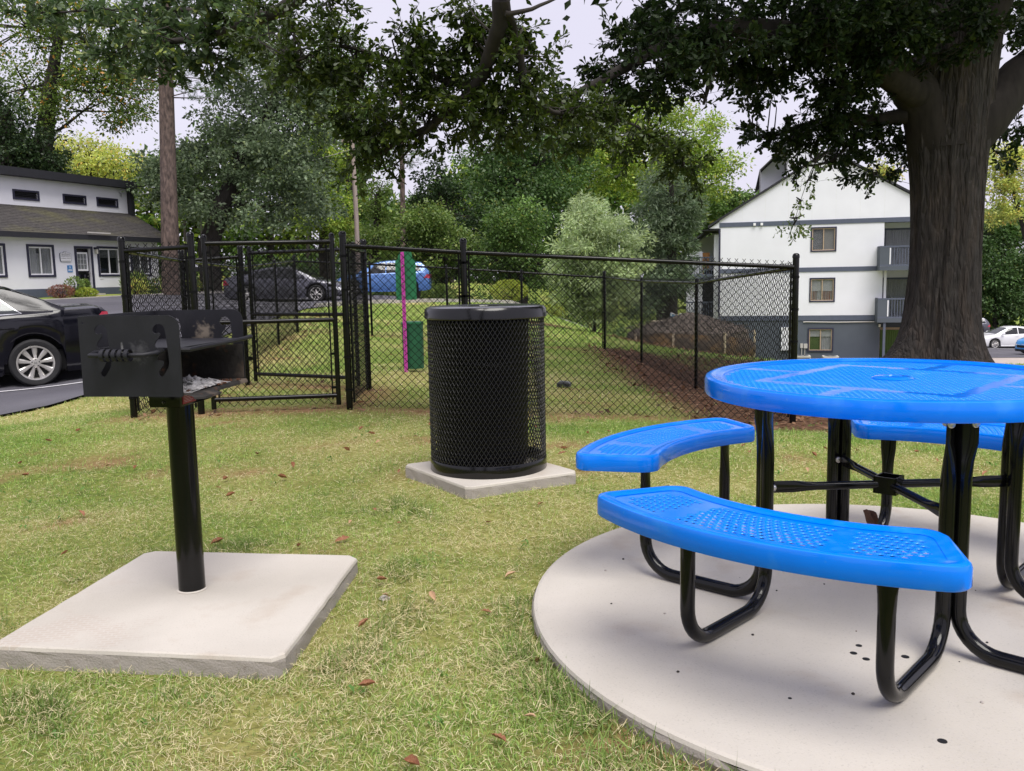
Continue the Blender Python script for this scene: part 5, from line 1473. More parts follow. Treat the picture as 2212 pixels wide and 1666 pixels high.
# clerestory popping up through the left roof slope
mb = MB(); mb.b2((2.5, 3.0, 4.8), (2.6, 16, 6.3)); mb.add([(2.6, 3.0, 5), (4.9, 3.0, 6.2), (4.9, 3.0, 6.9), (3.9, 3.0, 7.95), (3.85, 3.0, 7.95), (3.8, 3.0, 6.6), (2.6, 3.0, 5.5)], [(0, 1, 2, 3, 4, 5, 6)]); mb.build('clerestory', M['white_board'], AP)
mb = MB(); slope_slab(mb, 2.12, 6.62, 3.85, 8.25, .5, 16, .05); slope_slab(mb, 3.86, 8.25, 5.6, 7.4, .5, 16, .05); mb.b2((2.12, .5, 5.4), (2.18, .56, 6.62)); mb.b2((3.50, .42, 6.2), (3.57, .485, 7.92)); mb.build('clerestory_roof', M['soffit_grey'], AP)
mb = MB(); mb.add([(3.58, .5, 6.0), (5.6, .5, 7.0), (5.55, .5, 7.4), (3.86, .5, 8.24), (3.58, .5, 7.96), (2.2, 1.7, 5.2), (2.2, 1.7, 6.6), (3.5, 1.7, 7.8), (3.5, 1.7, 6.0)], [(0, 1, 2, 3, 4), (5, 8, 7, 6)]); mb.build('clerestory_gable', M['white_board'], AP)
mb = MB()
for k in range(7): mb.b2((2.55 + k * .2, 2.9, 5.3 + k * .13), (2.63 + k * .2, 2.99, 5.62 + k * .13))
mb.build('clerestory_louvre', M['charcoal'], AP)
# right hand balconies
def balcony(par, s0, s1, y0_, y1_, z, side_solid=True, mat=None):
    mat = mat or M['grey_wall']
    mb = MB(); mb.b2((s0, y0_, z - .22), (s1, y1_, z)); b = mb.build('balcony', mat, par)
    mb = MB(); mb.b2((s0, y0_, z + .98), (s1, y0_ + .09, z + 1.06)); mb.b2((s0, y0_, z + .001), (s1, y0_ + .06, z + .09)); mb.build('rail', M['slate_trim'], b)
    mb = MB()
    k = s0 + .55 if side_solid else s0 + .1
    while k < s1: mb.b2((k, y0_ + .02, z + .09), (k + .035, y0_ + .055, z + .98)); k += .135
    mb.build('baluster', M['slate_trim'], b, kind='stuff')
    if side_solid:
        mb = MB(); mb.b2((s0, y0_ + .005, z + .002), (s0 + .5, y0_ + .05, z + .978)); mb.b2((s0, y0_ + .051, z + .002), (s0 + .05, y1_, z + .978)); mb.b2((s0, y0_ + .05, z + .978), (s0 + .08, y1_, z + 1.06)); mb.build('side_panel', mat, b)
        mb = MB(); mb.b2((s0 + .47, y0_ - .012, z + .1), (s0 + .53, y0_ + .004, z + .95)); mb.build('corner_trim', M['white_board'], b)
    return b
balcony(AP, 8.24, 11.0, -1.0, 1.5, 1.24); balcony(AP, 8.21, 11.0, -1.0, 1.5, -1.49)
mb = MB(); mb.b2((8.62, -.06, -1.5), (8.74, .06, 1.02)); mb.build('balcony_post', M['white_board'], AP)
mb = MB(); mb.b2((8.52, -.95, -5.2), (8.64, -.83, -1.72)); mb.build('balcony_post', M['slate_trim'], AP)
for z0, z1, mt in ((1.26, 3.3, 'curtain'), (-1.48, .62, 'curtain')):
    mb = MB(); mb.b2((8.75, 1.46, z0), (8.85, 1.499, z1)); mb.b2((8.85, 1.46, z1 - .1), (10.9, 1.499, z1)); mb.b2((9.75, 1.45, z0), (9.82, 1.499, z1 - .1)); d = mb.build('patio_door', M['slate_trim'], AP)
    drape(d, 8.86, 10.9, z0, z1 - .1, 1.43, M[mt])
    mb = MB(); mb.b2((8.86, 1.40, z0 + .02), (10.9, 1.405, z1 - .1)); mb.build('pane', M['glass'], d)
mb = MB(); mb.b2((8.65, 1.46, -2.25), (10.9, 1.499, -2.12)); mb.b2((8.65, 1.46, -5), (8.73, 1.499, -2.25)); d = mb.build('patio_door', M['tan_frame'], AP); drape(d, 8.74, 10.9, -5, -2.26, 1.44, M['green_blind'])
# left wing with recessed balconies
mb = MB(); mb.b2((-1.85, 1.2, -5.2), (-.95, 1.4, 2.3)); mb.add([(-1.85, 4.0, 1.2), (-.0, 4.0, 1.2), (-.0, 4.0, 3.5), (-.9, 4.0, 3.2), (-1.85, 4.0, 2.55)], [(0, 1, 2, 3, 4)]); mb.b2((-.30, .6, -4), (-.02, 1.0, 3.2)); mb.build('wing_wall', M['white_board'], AP)
mb = MB(); mb.b2((-1.85, 4.01, -5.2), (0, 4.1, 1.2)); mb.build('wing_recess', M['dark_in'], AP)
mb = MB(); slope_slab(mb, -2.0, 2.50, -.55, 3.52, .9, 5, .10); mb.build('wing_roof', M['charcoal'], AP)
for z in (.92, -1.62):
    balcony(AP, -1.9, -.3, .8, 4.0, z, False)
mb = MB(); mb.b2((-1.9, .9, -5.2), (-.3, 1.0, -1.9)); mb.build('wing_base', M['grey_wall'], AP)
# fittings
mb = MB()
for s_ in (1.82, 2.2): mb.b2((s_, -.14, 3.60), (s_ + .13, -.035, 3.74))
mb.build('flood_lamp', M['white_trim'], AP)
mb = MB(); mb.tube([(4.55, -.03, -1.72), (4.7, -.03, -1.71), (6.3, -.03, -1.74), (8.2, -.03, -1.72)], .03, 8); mb.build('conduit', M['ac_metal'], AP)
mb = MB(); mb.b2((3.39, -.14, -3.27), (3.87, -.001, -2.0)); mb.build('meter_cabinet', M['white_board'], AP)
mb = MB(); mb.b2((4.60, -.10, -3.16), (4.79, -.001, -2.91)); mb.b2((4.42, -.08, -3.14), (4.56, -.001, -2.90)); mb.tube([(4.66, -.05, -3.16), (4.66, -.05, -4.4)], .02, 6); mb.tube([(4.5, -.05, -3.14), (4.48, -.05, -4.4)], .02, 6); mb.build('service_box', M['ac_metal'], AP)
mb = MB(); mb.b2((8.42, -.09, -2.0), (8.52, -.0005, -1.86)); mb.build('door_lamp', M['cream'], AP)
# wicker chairs on the far balcony
for q, lab in ((-1.22, 'brown wicker chair on the left end of the upper balcony'), (-.75, 'brown wicker chair on the right, beside the balcony wall')):
    p = AP.matrix_basis @ Vector((q, 1.5, .92)); c = thing('wicker_chair', lab, 'chair', p, apy)
    mb = MB(); mb.b2((-.2, -.25, .40), (.2, .25, .48)); mb.build('seat', M['wicker'], c)
    mb = MB(); mb.b2((-.2, -.28, .48), (.2, -.22, 1.3)); mb.build('backrest', M['wicker'], c, bevel=.02)
    for a in (-.17, .17):
        for b in (-.22, .22):
            mb = MB(); mb.b2((a - .02, b - .02, 0), (a + .02, b + .02, .4)); mb.build('leg', M['wicker'], c)
def ac_unit(x, y, label, rz):
    z = -4.32
    t = thing('ac_condenser', label, 'air conditioner', (x, y, z), rz, 'condenser units along the apartment wall')
    mb = MB(); mb.b2((-.4, -.4, -.5), (.4, .4, .0)); mb.build('base_pad', M['kerb'], t)
    mb = MB()
    for a in (-.37, .37):
        for b in (-.37, .37): mb.box((a, b, .42), (.06, .06, .84))
    mb.b2((-.4, -.4, .80), (.4, .4, .88)); mb.build('casing', M['ac_metal'], t)
    mb = MB(); mb.b2((-.34, -.34, .0), (.34, .34, .79)); mb.build('coil', M['lamp_grey'], t)
    for k in range(7):
        mb = MB(); mb.b2((-.38, -.385, .06 + k * .108), (.38, .385, .095 + k * .108)); mb.build('louvre', M['ac_metal'], t)
    mb = MB(); mb.lathe([(.1, .885), (.3, .895), (.33, .882)], 20); mb.build('fan_guard', M['lamp_grey'], t)
def at_ap(s_, y): p = AP.matrix_basis @ Vector((s_, y, 0)); return p.x, p.y
ac_unit(*at_ap(5.85, -1.6), 'beige square condenser unit below the lowest window', apy)
ac_unit(*at_ap(4.45, -1.4), 'low dark condenser unit beside the fence corner post', apy)
wx_, wy_ = at_ap(2.9, -1.6)
t = thing('wheelie_bin', 'dark bin with pale lid and red stripe against the slate wall', 'bin', (wx_, wy_, -4.9), apy)
mb = MB(); mb.b2((-.45, -.4, 0), (.45, .4, 1.1)); mb.build('body', M['lamp_grey'], t, bevel=.04)
mb = MB(); mb.b2((-.5, -.45, 1.11), (.5, .45, 1.2)); mb.build('lid', M['blind'], t, bevel=.03)
mb = MB(); mb.b2((-.1, -.41, .92), (.25, -.402, 1.02)); mb.build('sticker', M['red_lens'], t)

# timber fence far behind and utility pole
wf = thing('timber_fence', 'weathered brown board fence behind the round shrub', 'fence', (-1.0, 47, 0), R(-6))
b0 = None
zz = h1(-1, 47)
for k in range(44):
    xx = -3.6 + k * .15
    if b0 is None:
        mb = MB(); mb.b2((-.068, -.012, -.3), (.068, .012, 1.05)); b0 = mb.build('board', M['fence_wood'], wf); o = b0
    else:
        o = b0.copy(); COL.objects.link(o)
    o.location = (xx, random.uniform(-.01, .01), zz - .25 + .9 - k * .006 - .9 + random.uniform(-.02, .02))
for q in (.25, .72):
    mb = MB(); mb.b2((-3.7, .015, zz - .25 + q), (3.1, .06, zz - .25 + q + .09)); mb.build('rail', M['fence_wood'], wf)
pxy = (-7.52, 44); z = h1(*pxy)
up = thing('utility_pole', 'pale wooden utility pole rising behind the front gate', 'utility pole', (*pxy, z))
mb = MB(); mb.tube([(0, 0, -.3), (0, 0, 4), (-.05, 0, 8.0)], [.125, .115, .10], 12); mb.build('pole', M['pole_wood'], up, smooth=True)
mb = MB(); mb.b2((-.6, -.06, 7.5), (.6, .06, 7.62)); mb.build('crossarm', M['pole_wood'], up)
def wire(a, b, sag, label):
    P = [Vector(a).lerp(Vector(b), q) - Vector((0, 0, sag * 4 * q * (1 - q))) for q in np.linspace(0, 1, 20)]
    mb = MB(); mb.tube(P, .014, 4); o = mb.build('overhead_wire', M['ac_metal']); tag(o, label, 'wire')
wire((-26, 52, 6.0), (-7.6, 44, 7.4), .5, 'thin pale overhead wire crossing behind the tall pine trunk')
OAK_M = [(2.37, 10.0, 3.94, 1.27, 0.7, 0.29, 150), (3.59, 10.0, 3.82, 1.27, 0.8, 0.45, 210), (5.0, 10.3, 3.87, 1.14, 0.8, 0.46, 190), (1.65, 9.6, 3.53, 0.61, 0.6, 0.3, 95), (1.35, 9.4, 3.1, 0.47, 0.4, 0.21, 55), (2.38, 10.0, 3.5, 0.69, 0.6, 0.26, 95), (3.19, 10.5, 3.5, 0.61, 0.6, 0.33, 95), (3.95, 10.5, 3.18, 0.66, 0.6, 0.39, 110), (3.5, 11.0, 2.88, 0.75, 0.4, 0.21, 75), (4.44, 11.3, 2.91, 0.57, 0.5, 0.43, 95), (5.01, 11.6, 2.62, 0.28, 0.4, 0.37, 45), (3.36, 11.0, 2.66, 0.35, 0.3, 0.12, 18), (3.93, 11.0, 2.55, 0.52, 0.3, 0.12, 22), (4.36, 11.2, 2.33, 0.41, 0.3, 0.09, 12), (6.49, 11.5, 2.93, 0.21, 0.3, 0.27, 22), (6.06, 11.0, 2.55, 0.13, 0.2, 0.08, 6), (6.15, 11.0, 3.99, 0.23, 0.4, 0.29, 30), (2.07, 9.6, 2.96, 0.18, 0.3, 0.14, 8), (1.84, 9.6, 3.27, 0.41, 0.4, 0.18, 26), (2.85, 10.2, 3.06, 0.22, 0.3, 0.16, 12), (3.46, 10.5, 2.32, 0.16, 0.15, 0.08, 9), (1.14, 9.4, 3.33, 0.22, 0.3, 0.15, 16), (0.67, 9.0, 2.87, 0.28, 0.3, 0.14, 26), (0.97, 9.2, 2.86, 0.34, 0.3, 0.19, 36), (2.4, 9.3, 3.51, 0.54, 0.25, 0.22, 46), (3.25, 9.6, 3.62, 0.61, 0.25, 0.28, 50), (4.0, 10.0, 3.52, 0.47, 0.25, 0.32, 44), (1.5, 9.0, 3.28, 0.38, 0.2, 0.17, 18), (4.36, 9.9, 3.73, 0.57, 0.25, 0.37, 50)]
HANG_M = [(-0.69, 7.0, 2.74, 0.41, 0.4, 0.22, 80), (-1.05, 7.0, 2.52, 0.31, 0.4, 0.28, 80), (-1.3, 7.0, 2.88, 0.24, 0.4, 0.2, 44), (-1.61, 7.1, 2.85, 0.16, 0.3, 0.17, 24), (-1.9, 7.5, 3.2, 0.38, 0.5, 0.18, 44), (-0.46, 7.0, 2.4, 0.42, 0.4, 0.2, 85), (-0.33, 7.0, 2.78, 0.3, 0.4, 0.2, 55), (-0.07, 6.8, 3.03, 0.34, 0.4, 0.18, 60), (0.13, 6.8, 2.73, 0.23, 0.4, 0.23, 50), (-0.92, 7.0, 2.2, 0.26, 0.3, 0.13, 34), (-1.12, 7.0, 2.1, 0.13, 0.2, 0.13, 17), (0.06, 7.0, 2.41, 0.31, 0.4, 0.18, 60), (0.43, 7.5, 2.55, 0.32, 0.4, 0.18, 50), (0.8, 8.0, 2.56, 0.27, 0.3, 0.17, 34), (0.64, 8.0, 2.38, 0.3, 0.3, 0.13, 26), (1.11, 8.5, 2.41, 0.18, 0.3, 0.13, 13), (1.42, 8.5, 2.34, 0.25, 0.3, 0.13, 30), (1.74, 8.7, 2.14, 0.21, 0.25, 0.14, 34), (1.18, 8.4, 2.45, 0.24, 0.3, 0.13, 24), (-1.56, 7.1, 2.81, 0.17, 0.3, 0.17, 30), (0.2, 7.3, 2.28, 0.27, 0.3, 0.12, 24), (-1.42, 7.2, 3.22, 0.3, 0.4, 0.13, 26), (-0.27, 6.8, 3.11, 0.14, 0.3, 0.09, 12), (-0.75, 7.0, 2.94, 0.26, 0.3, 0.11, 26)]
LEFT_M = [(-2.77, 9.0, 3.71, 0.55, 0.5, 0.28, 75), (-3.16, 9.0, 3.43, 0.5, 0.5, 0.23, 70), (-3.8, 9.5, 3.68, 0.43, 0.5, 0.28, 55), (-3.64, 9.5, 3.93, 0.75, 0.5, 0.2, 60), (-4.82, 10.5, 4.21, 0.66, 0.6, 0.28, 50), (-5.71, 11.0, 4.42, 0.52, 0.6, 0.23, 30), (-2.91, 9.0, 3.32, 0.21, 0.3, 0.11, 14), (-2.27, 8.5, 3.64, 0.31, 0.4, 0.18, 30), (-3.96, 9.5, 3.45, 0.28, 0.3, 0.14, 18)]
SPRIG_M = [(3.49, 10.2, 2.35, 0.08, 0.08, 0.05, 5), (3.4, 10.1, 2.17, 0.05, 0.06, 0.09, 5), (3.31, 10.05, 1.96, 0.05, 0.06, 0.08, 5), (3.23, 10.0, 1.77, 0.04, 0.06, 0.07, 4), (3.19, 10.0, 1.65, 0.04, 0.05, 0.04, 3), (4.44, 10.9, 2.24, 0.06, 0.06, 0.08, 5)]
SPRIG_L = [[(3.72, 10.4, 2.49, 0.01), (3.5, 10.2, 2.36, 0.006), (3.37, 10.1, 2.12, 0.004), (3.28, 10.05, 1.89, 0.003), (3.19, 10.0, 1.62, 0.0015)], [(4.58, 11.0, 2.52, 0.006), (4.47, 10.9, 2.29, 0.004), (4.42, 10.9, 2.17, 0.002)]]
OAK_L = [[(5.35, 11.0, 2.54, 0.4), (4.99, 10.9, 3.16, 0.28), (4.49, 10.6, 3.5, 0.2), (4.01, 10.3, 3.79, 0.16), (3.38, 10.0, 4.01, 0.12)], [(5.21, 11.0, 3.14, 0.22), (4.63, 10.6, 3.29, 0.17), (3.67, 10.2, 3.65, 0.13), (2.48, 9.8, 3.74, 0.1), (1.63, 9.5, 3.46, 0.07), (0.97, 9.2, 3.09, 0.045), (0.65, 9.0, 2.92, 0.02)], [(5.57, 11.0, 2.7, 0.32), (5.89, 11.0, 3.02, 0.28), (6.27, 11.1, 3.42, 0.24), (6.93, 11.3, 3.95, 0.2)], [(5.38, 11.0, 2.54, 0.42), (5.38, 11.0, 3.25, 0.38), (5.41, 11.0, 3.9, 0.33), (5.45, 11.0, 4.74, 0.28), (5.47, 11.2, 5.97, 0.18)], [(5.56, 11.0, 2.92, 0.25), (5.59, 10.8, 3.63, 0.2), (5.68, 10.6, 4.1, 0.16), (5.8, 10.4, 4.64, 0.12)], [(4.83, 10.9, 2.97, 0.1), (4.43, 11.0, 2.94, 0.07), (3.86, 11.0, 2.94, 0.05), (3.3, 11.0, 2.8, 0.03), (2.96, 11.0, 2.75, 0.015)], [(4.34, 11.2, 2.81, 0.03), (3.99, 11.0, 2.48, 0.018), (3.55, 10.7, 2.37, 0.01)], [(2.33, 9.8, 3.67, 0.05), (2.21, 9.7, 3.29, 0.035), (2.09, 9.6, 2.91, 0.015)]]
HANG_L = [[(0.04, 4.5, 3.33, 0.12), (0.01, 6.2, 3.23, 0.075), (-0.04, 6.5, 2.93, 0.06), (-0.17, 6.8, 2.65, 0.048), (-0.43, 7.0, 2.42, 0.036), (-0.82, 7.1, 2.23, 0.024), (-1.12, 7.2, 2.09, 0.01)], [(0.0, 6.4, 3.05, 0.035), (0.1, 6.7, 2.78, 0.03), (0.16, 6.9, 2.51, 0.024), (0.38, 7.3, 2.46, 0.02), (0.84, 8.0, 2.52, 0.016), (1.21, 8.3, 2.48, 0.012), (1.57, 8.6, 2.26, 0.009), (1.81, 8.7, 2.05, 0.005)], [(-0.28, 6.9, 2.57, 0.03), (-0.58, 7.0, 2.68, 0.022), (-0.97, 7.0, 2.84, 0.017), (-1.32, 7.0, 2.92, 0.012), (-1.63, 7.1, 2.83, 0.007)], [(-0.56, 7.0, 2.34, 0.016), (-0.79, 7.1, 2.13, 0.01), (-0.9, 7.1, 2.02, 0.005)], [(-0.0, 6.4, 2.96, 0.02), (0.19, 6.4, 2.99, 0.014), (0.41, 6.5, 3.11, 0.008)]]
LEFT_L = [[(-0.48, 5.5, 4.08, 0.14), (-1.47, 8.0, 3.94, 0.09), (-2.05, 8.3, 3.58, 0.06), (-2.78, 9.0, 3.58, 0.045), (-3.31, 9.2, 3.55, 0.03), (-3.9, 9.5, 3.61, 0.015)], [(-2.54, 8.8, 3.58, 0.03), (-3.14, 9.3, 3.86, 0.025), (-4.18, 10.0, 4.11, 0.018), (-5.6, 11.0, 4.37, 0.008)]]
BG_TREES = [
  ('broadleaf_tree', 'big forked tree with orange tinged leaves rising behind the office roof', 'olive', 45, [(-23.64, 45.0, 6.1, 0.5), (-23.1, 45.0, 8.36, 0.45), (-22.52, 45.0, 11.02, 0.3), (-21.85, 45.0, 13.65, 0.2)], [(-23.44, 13.68, 3.51, 2.57), (-20.31, 12.96, 3.27, 2.11), (-19.58, 10.52, 2.57, 1.4), (-23.69, 10.82, 2.11, 1.64), (-21.03, 9.66, 2.57, 0.94), (-18.37, 11.39, 1.4, 1.17)], 120, 0.15, 15000) ,
  ('dark_evergreen', 'dark ivy clad evergreen at the left picture edge behind the office', 'dark', 43, [(-23.96, 43.0, 5.48, 0.4), (-23.73, 43.0, 9.14, 0.3)], [(-23.86, 8.93, 1.34, 1.56), (-23.36, 7.2, 1.68, 1.01), (-22.24, 7.39, 1.12, 1.34), (-24.92, 7.01, 1.34, 1.34)], 60, 0.14, 9000) ,
  ('broadleaf_tree', 'pale yellow-green tree far behind the office roof', 'pale', 70, [(-32.86, 70.0, 8.07, 0.4), (-32.6, 70.0, 11.25, 0.3)], [(-33.02, 10.55, 3.09, 1.82), (-34.88, 9.88, 2.18, 1.46), (-30.72, 9.98, 1.82, 1.64), (-33.52, 8.8, 4.0, 1.09)], 80, 0.2, 9000) ,
  ('broadleaf_tree', 'large grey-green oak directly right of the tall pine trunk', 'grey', 41, [(-13.88, 41.0, 2.8, 0.5), (-13.13, 41.0, 4.67, 0.4), (-11.94, 41.0, 6.93, 0.3), (-10.55, 41.0, 9.15, 0.2), (-10.27, 41.0, 10.56, 0.1)], [(-10.7, 10.26, 1.81, 1.6), (-11.95, 8.56, 2.02, 1.49), (-9.84, 8.73, 2.02, 1.92), (-12.79, 6.74, 2.02, 1.28), (-10.48, 6.49, 2.34, 1.7), (-12.28, 4.65, 2.77, 1.28), (-9.73, 4.61, 1.92, 1.28), (-14.35, 5.53, 1.28, 1.28), (-9.04, 10.13, 1.07, 1.07), (-16.25, 5.56, 1.07, 0.96), (-15.74, 6.79, 0.85, 0.85)], 190, 0.15, 30000) ,
  ('broadleaf_tree', 'yellow-green vine covered tree between the grey oak and the utility pole', 'lime', 47, [(-9.81, 47.0, 2.68, 0.3), (-9.48, 47.0, 7.22, 0.2)], [(-9.99, 9.11, 1.1, 1.47), (-9.6, 7.22, 0.98, 1.47), (-9.93, 5.33, 1.47, 1.47), (-10.66, 7.71, 0.98, 1.22), (-9.25, 4.12, 1.47, 1.1)], 80, 0.14, 11000) ,
  ('broadleaf_tree', 'tall thin crowned tree behind the utility pole', 'mid', 58, [(-10.32, 58.0, 2.4, 0.35), (-10.14, 58.0, 10.07, 0.25), (-10.22, 58.0, 15.23, 0.12)], [(-10.67, 14.95, 1.81, 1.81), (-9.9, 12.37, 1.81, 2.11), (-11.65, 12.98, 1.51, 1.81), (-9.1, 10.05, 1.51, 1.81), (-10.56, 7.16, 2.11, 1.81), (-9.91, 4.78, 1.81, 1.51)], 100, 0.18, 14000) ,
  ('broadleaf_tree', 'bright vine draped trunk left of the slim pine trunk', 'bright', 52, [(-7.76, 52.0, 2.24, 0.25), (-7.61, 52.0, 5.97, 0.2)], [(-7.62, 5.71, 0.7, 1.22), (-7.69, 3.85, 0.81, 1.35), (-8.15, 2.65, 1.22, 0.95)], 40, 0.12, 6000) ,
  ('broadleaf_tree', 'fresh green understory tree behind the waste station', 'bright', 46, [(-4.88, 46.0, 0.17, 0.2), (-4.68, 46.0, 2.55, 0.12)], [(-5.51, 3.04, 1.43, 1.08), (-3.82, 3.48, 1.43, 1.08), (-4.52, 3.97, 1.32, 0.84), (-2.76, 2.87, 1.08, 0.84), (-5.79, 1.86, 1.2, 0.84), (-3.38, 2.05, 1.67, 0.84)], 80, 0.13, 11000) ,
  ('dark_evergreen', 'dark evergreen between the slim pine trunk and the big green tree', 'dark', 52, [(-4.14, 52.0, 0.55, 0.35), (-3.98, 52.0, 5.9, 0.2)], [(-4.1, 6.43, 1.35, 1.08), (-3.74, 4.84, 1.89, 1.62), (-4.6, 3.26, 1.62, 1.35), (-2.73, 2.41, 1.62, 1.35)], 80, 0.17, 11000) ,
  ('broadleaf_tree', 'tall dark green tree in the centre of the woodland edge', 'deep', 55, [(0.51, 55.0, -0.15, 0.45), (0.49, 55.0, 6.09, 0.35), (0.42, 55.0, 9.96, 0.2)], [(0.12, 9.42, 2.57, 1.72), (-1.05, 7.51, 2.29, 1.72), (1.79, 7.73, 2.86, 2.0), (0.33, 5.25, 3.43, 2.0), (2.61, 4.92, 2.57, 1.72), (-1.14, 3.59, 2.57, 1.72), (1.42, 2.12, 3.43, 1.72), (3.8, 9.35, 1.72, 1.72)], 160, 0.18, 25000) ,
  ('broadleaf_tree', 'mid green feathery tree in front of the dark centre tree', 'mid', 45, [(0.66, 45.0, 0.08, 0.25), (0.47, 45.0, 2.89, 0.15)], [(0.25, 3.58, 1.4, 1.17), (-0.49, 1.98, 1.64, 1.17), (1.16, 1.71, 1.64, 1.17)], 80, 0.13, 11000) ,
  ('broadleaf_tree', 'tall sunlit yellow-green tree left of the apartment building', 'lime', 62, [(10.67, 62.0, 2.07, 0.4), (10.34, 62.0, 7.78, 0.3), (9.7, 62.0, 11.84, 0.15)], [(9.7, 11.84, 2.9, 1.45), (12.25, 10.55, 2.58, 1.61), (7.47, 10.64, 2.26, 1.61), (10.34, 9.03, 3.54, 1.61), (13.85, 8.65, 1.93, 1.61), (6.5, 8.79, 2.26, 1.61), (12.58, 7.11, 2.9, 1.29), (8.74, 7.19, 2.58, 1.61), (15.3, 8.0, 0.97, 0.97)], 150, 0.18, 22000) ,
  ('cedar_tree', 'dark drooping cedar between the silver conifer and the white building', 'cedar', 37, [(6.76, 37.0, -0.82, 0.28), (6.75, 37.0, 2.83, 0.18), (6.74, 37.0, 5.1, 0.08)], [(6.55, 4.73, 1.06, 0.77), (6.84, 3.59, 1.06, 0.96), (6.17, 2.85, 1.15, 0.96), (6.75, 1.98, 0.96, 1.15), (6.27, 0.93, 1.25, 0.96), (7.29, 3.39, 0.54, 0.77), (5.79, -0.02, 0.96, 0.77)], 120, 0.11, 20000) ,
  ('conifer_tree', 'soft silver-green conifer on the lawn beyond the dog run', 'silver', 25, [(2.37, 25.0, -0.51, 0.07), (2.38, 25.0, 1.04, 0.055), (2.39, 25.0, 2.84, 0.02)], [(2.42, 2.97, 0.52, 0.32), (2.35, 2.46, 0.97, 0.52), (2.61, 1.94, 1.23, 0.52), (2.08, 1.43, 1.04, 0.52), (2.86, 1.16, 1.1, 0.58), (2.33, 0.65, 0.97, 0.58), (1.81, 0.92, 0.52, 0.65), (2.99, 0.51, 0.65, 0.52), (2.27, 0.13, 0.58, 0.32)], 150, 0.075, 30000) ,
  ('broadleaf_tree', 'small distant trees above the left eave of the apartment building', 'mid', 70, [(17.5, 70.0, 4.96, 0.2), (17.48, 70.0, 7.11, 0.12)], [(16.75, 6.77, 1.46, 0.91), (18.57, 6.73, 1.09, 0.65), (18.22, 5.67, 2.18, 0.91), (20.02, 6.88, 0.91, 0.51)], 50, 0.18, 5000) ,
  ('broadleaf_tree', 'yellowing tree with bare limbs right of the big oak trunk', 'pale', 62, [(36.46, 62.0, 1.57, 0.16), (35.46, 62.0, 5.1, 0.13), (34.16, 62.0, 8.58, 0.09), (34.9, 62.0, 9.81, 0.05)], [(34.31, 8.89, 1.77, 1.13), (35.81, 7.61, 1.61, 1.61), (33.77, 6.71, 1.29, 1.13), (35.95, 5.09, 1.61, 1.29), (33.87, 4.81, 1.13, 1.13), (25.72, 7.49, 1.13, 0.58)], 90, 0.17, 9000) ,
  ('broadleaf_tree', 'green ivy covered tree bank behind the far parked cars', 'deep', 80, [(44.19, 80.0, -4.11, 0.2), (43.9, 80.0, 1.75, 0.14)], [(45.12, 2.56, 2.49, 2.49), (43.57, 0.1, 2.08, 2.91), (46.76, -0.8, 2.49, 2.91), (44.95, -2.44, 2.91, 1.66), (42.65, 1.78, 1.66, 2.49), (42.95, 4.25, 1.66, 1.66)], 100, 0.22, 13000) ,
]
WOOD_TOP = [(-49.8, 14.7), (-42.2, 12.5), (-36.2, 11.9), (-30.1, 13.1), (-24.8, 14.3), (-19.6, 14.2), (-14.5, 12.8), (-13.0, 8.5), (-11.2, 8.1), (-8.6, 8.4), (-5.9, 10.5), (0.2, 12.5), (6.7, 12.8), (13.1, 11.8), (18.8, 7.9), (23.6, 7.0), (28.4, 7.3), (35.0, 5.9), (41.5, 5.8), (45.9, 5.2), (52.3, 7.7)]
# ------------------------------------------------------------------ leaves
PAL = dict(olive=((.055, .095, .025), (.13, .17, .04), (.42, .22, .05), .04), pale=((.22, .27, .075), (.36, .36, .10), (.42, .30, .09), .08), grey=((.07, .10, .055), (.125, .16, .095), (.16, .2, .08), .05),
           lime=((.12, .19, .035), (.23, .29, .055), (.33, .32, .08), .07), mid=((.05, .095, .025), (.10, .16, .04), (.2, .22, .06), .04), bright=((.07, .115, .028), (.125, .175, .045), (.2, .22, .06), .06),
           deep=((.035, .07, .022), (.065, .11, .035), (.14, .17, .05), .03), dark=((.016, .03, .012), (.03, .05, .02), (.06, .08, .03), .03), silver=((.33, .43, .22), (.50, .59, .34), (.36, .44, .16), .15),
           cedar=((.05, .08, .042), (.13, .165, .105), (.14, .17, .10), .08), oak=((.018, .036, .012), (.034, .058, .017), (.07, .10, .025), .03), hang=((.034, .058, .012), (.066, .098, .02), (.13, .17, .03), .08),  # oak leaves darkened: shade of the backlit canopy put into their colour
           near=((.032, .055, .024), (.065, .095, .04), (.15, .18, .05), .08), shrub=((.24, .32, .04), (.40, .45, .09), (.33, .26, .08), .1), red=((.20, .07, .06), (.30, .13, .10), (.2, .2, .06), .1))
def frame(d, r_):
    """orthonormal side/up for directions d with random roll"""
    ref = r_.normal(size=d.shape); w = np.cross(d, ref); w /= np.maximum(np.linalg.norm(w, axis=1, keepdims=True), 1e-9)
    return w, np.cross(w, d)
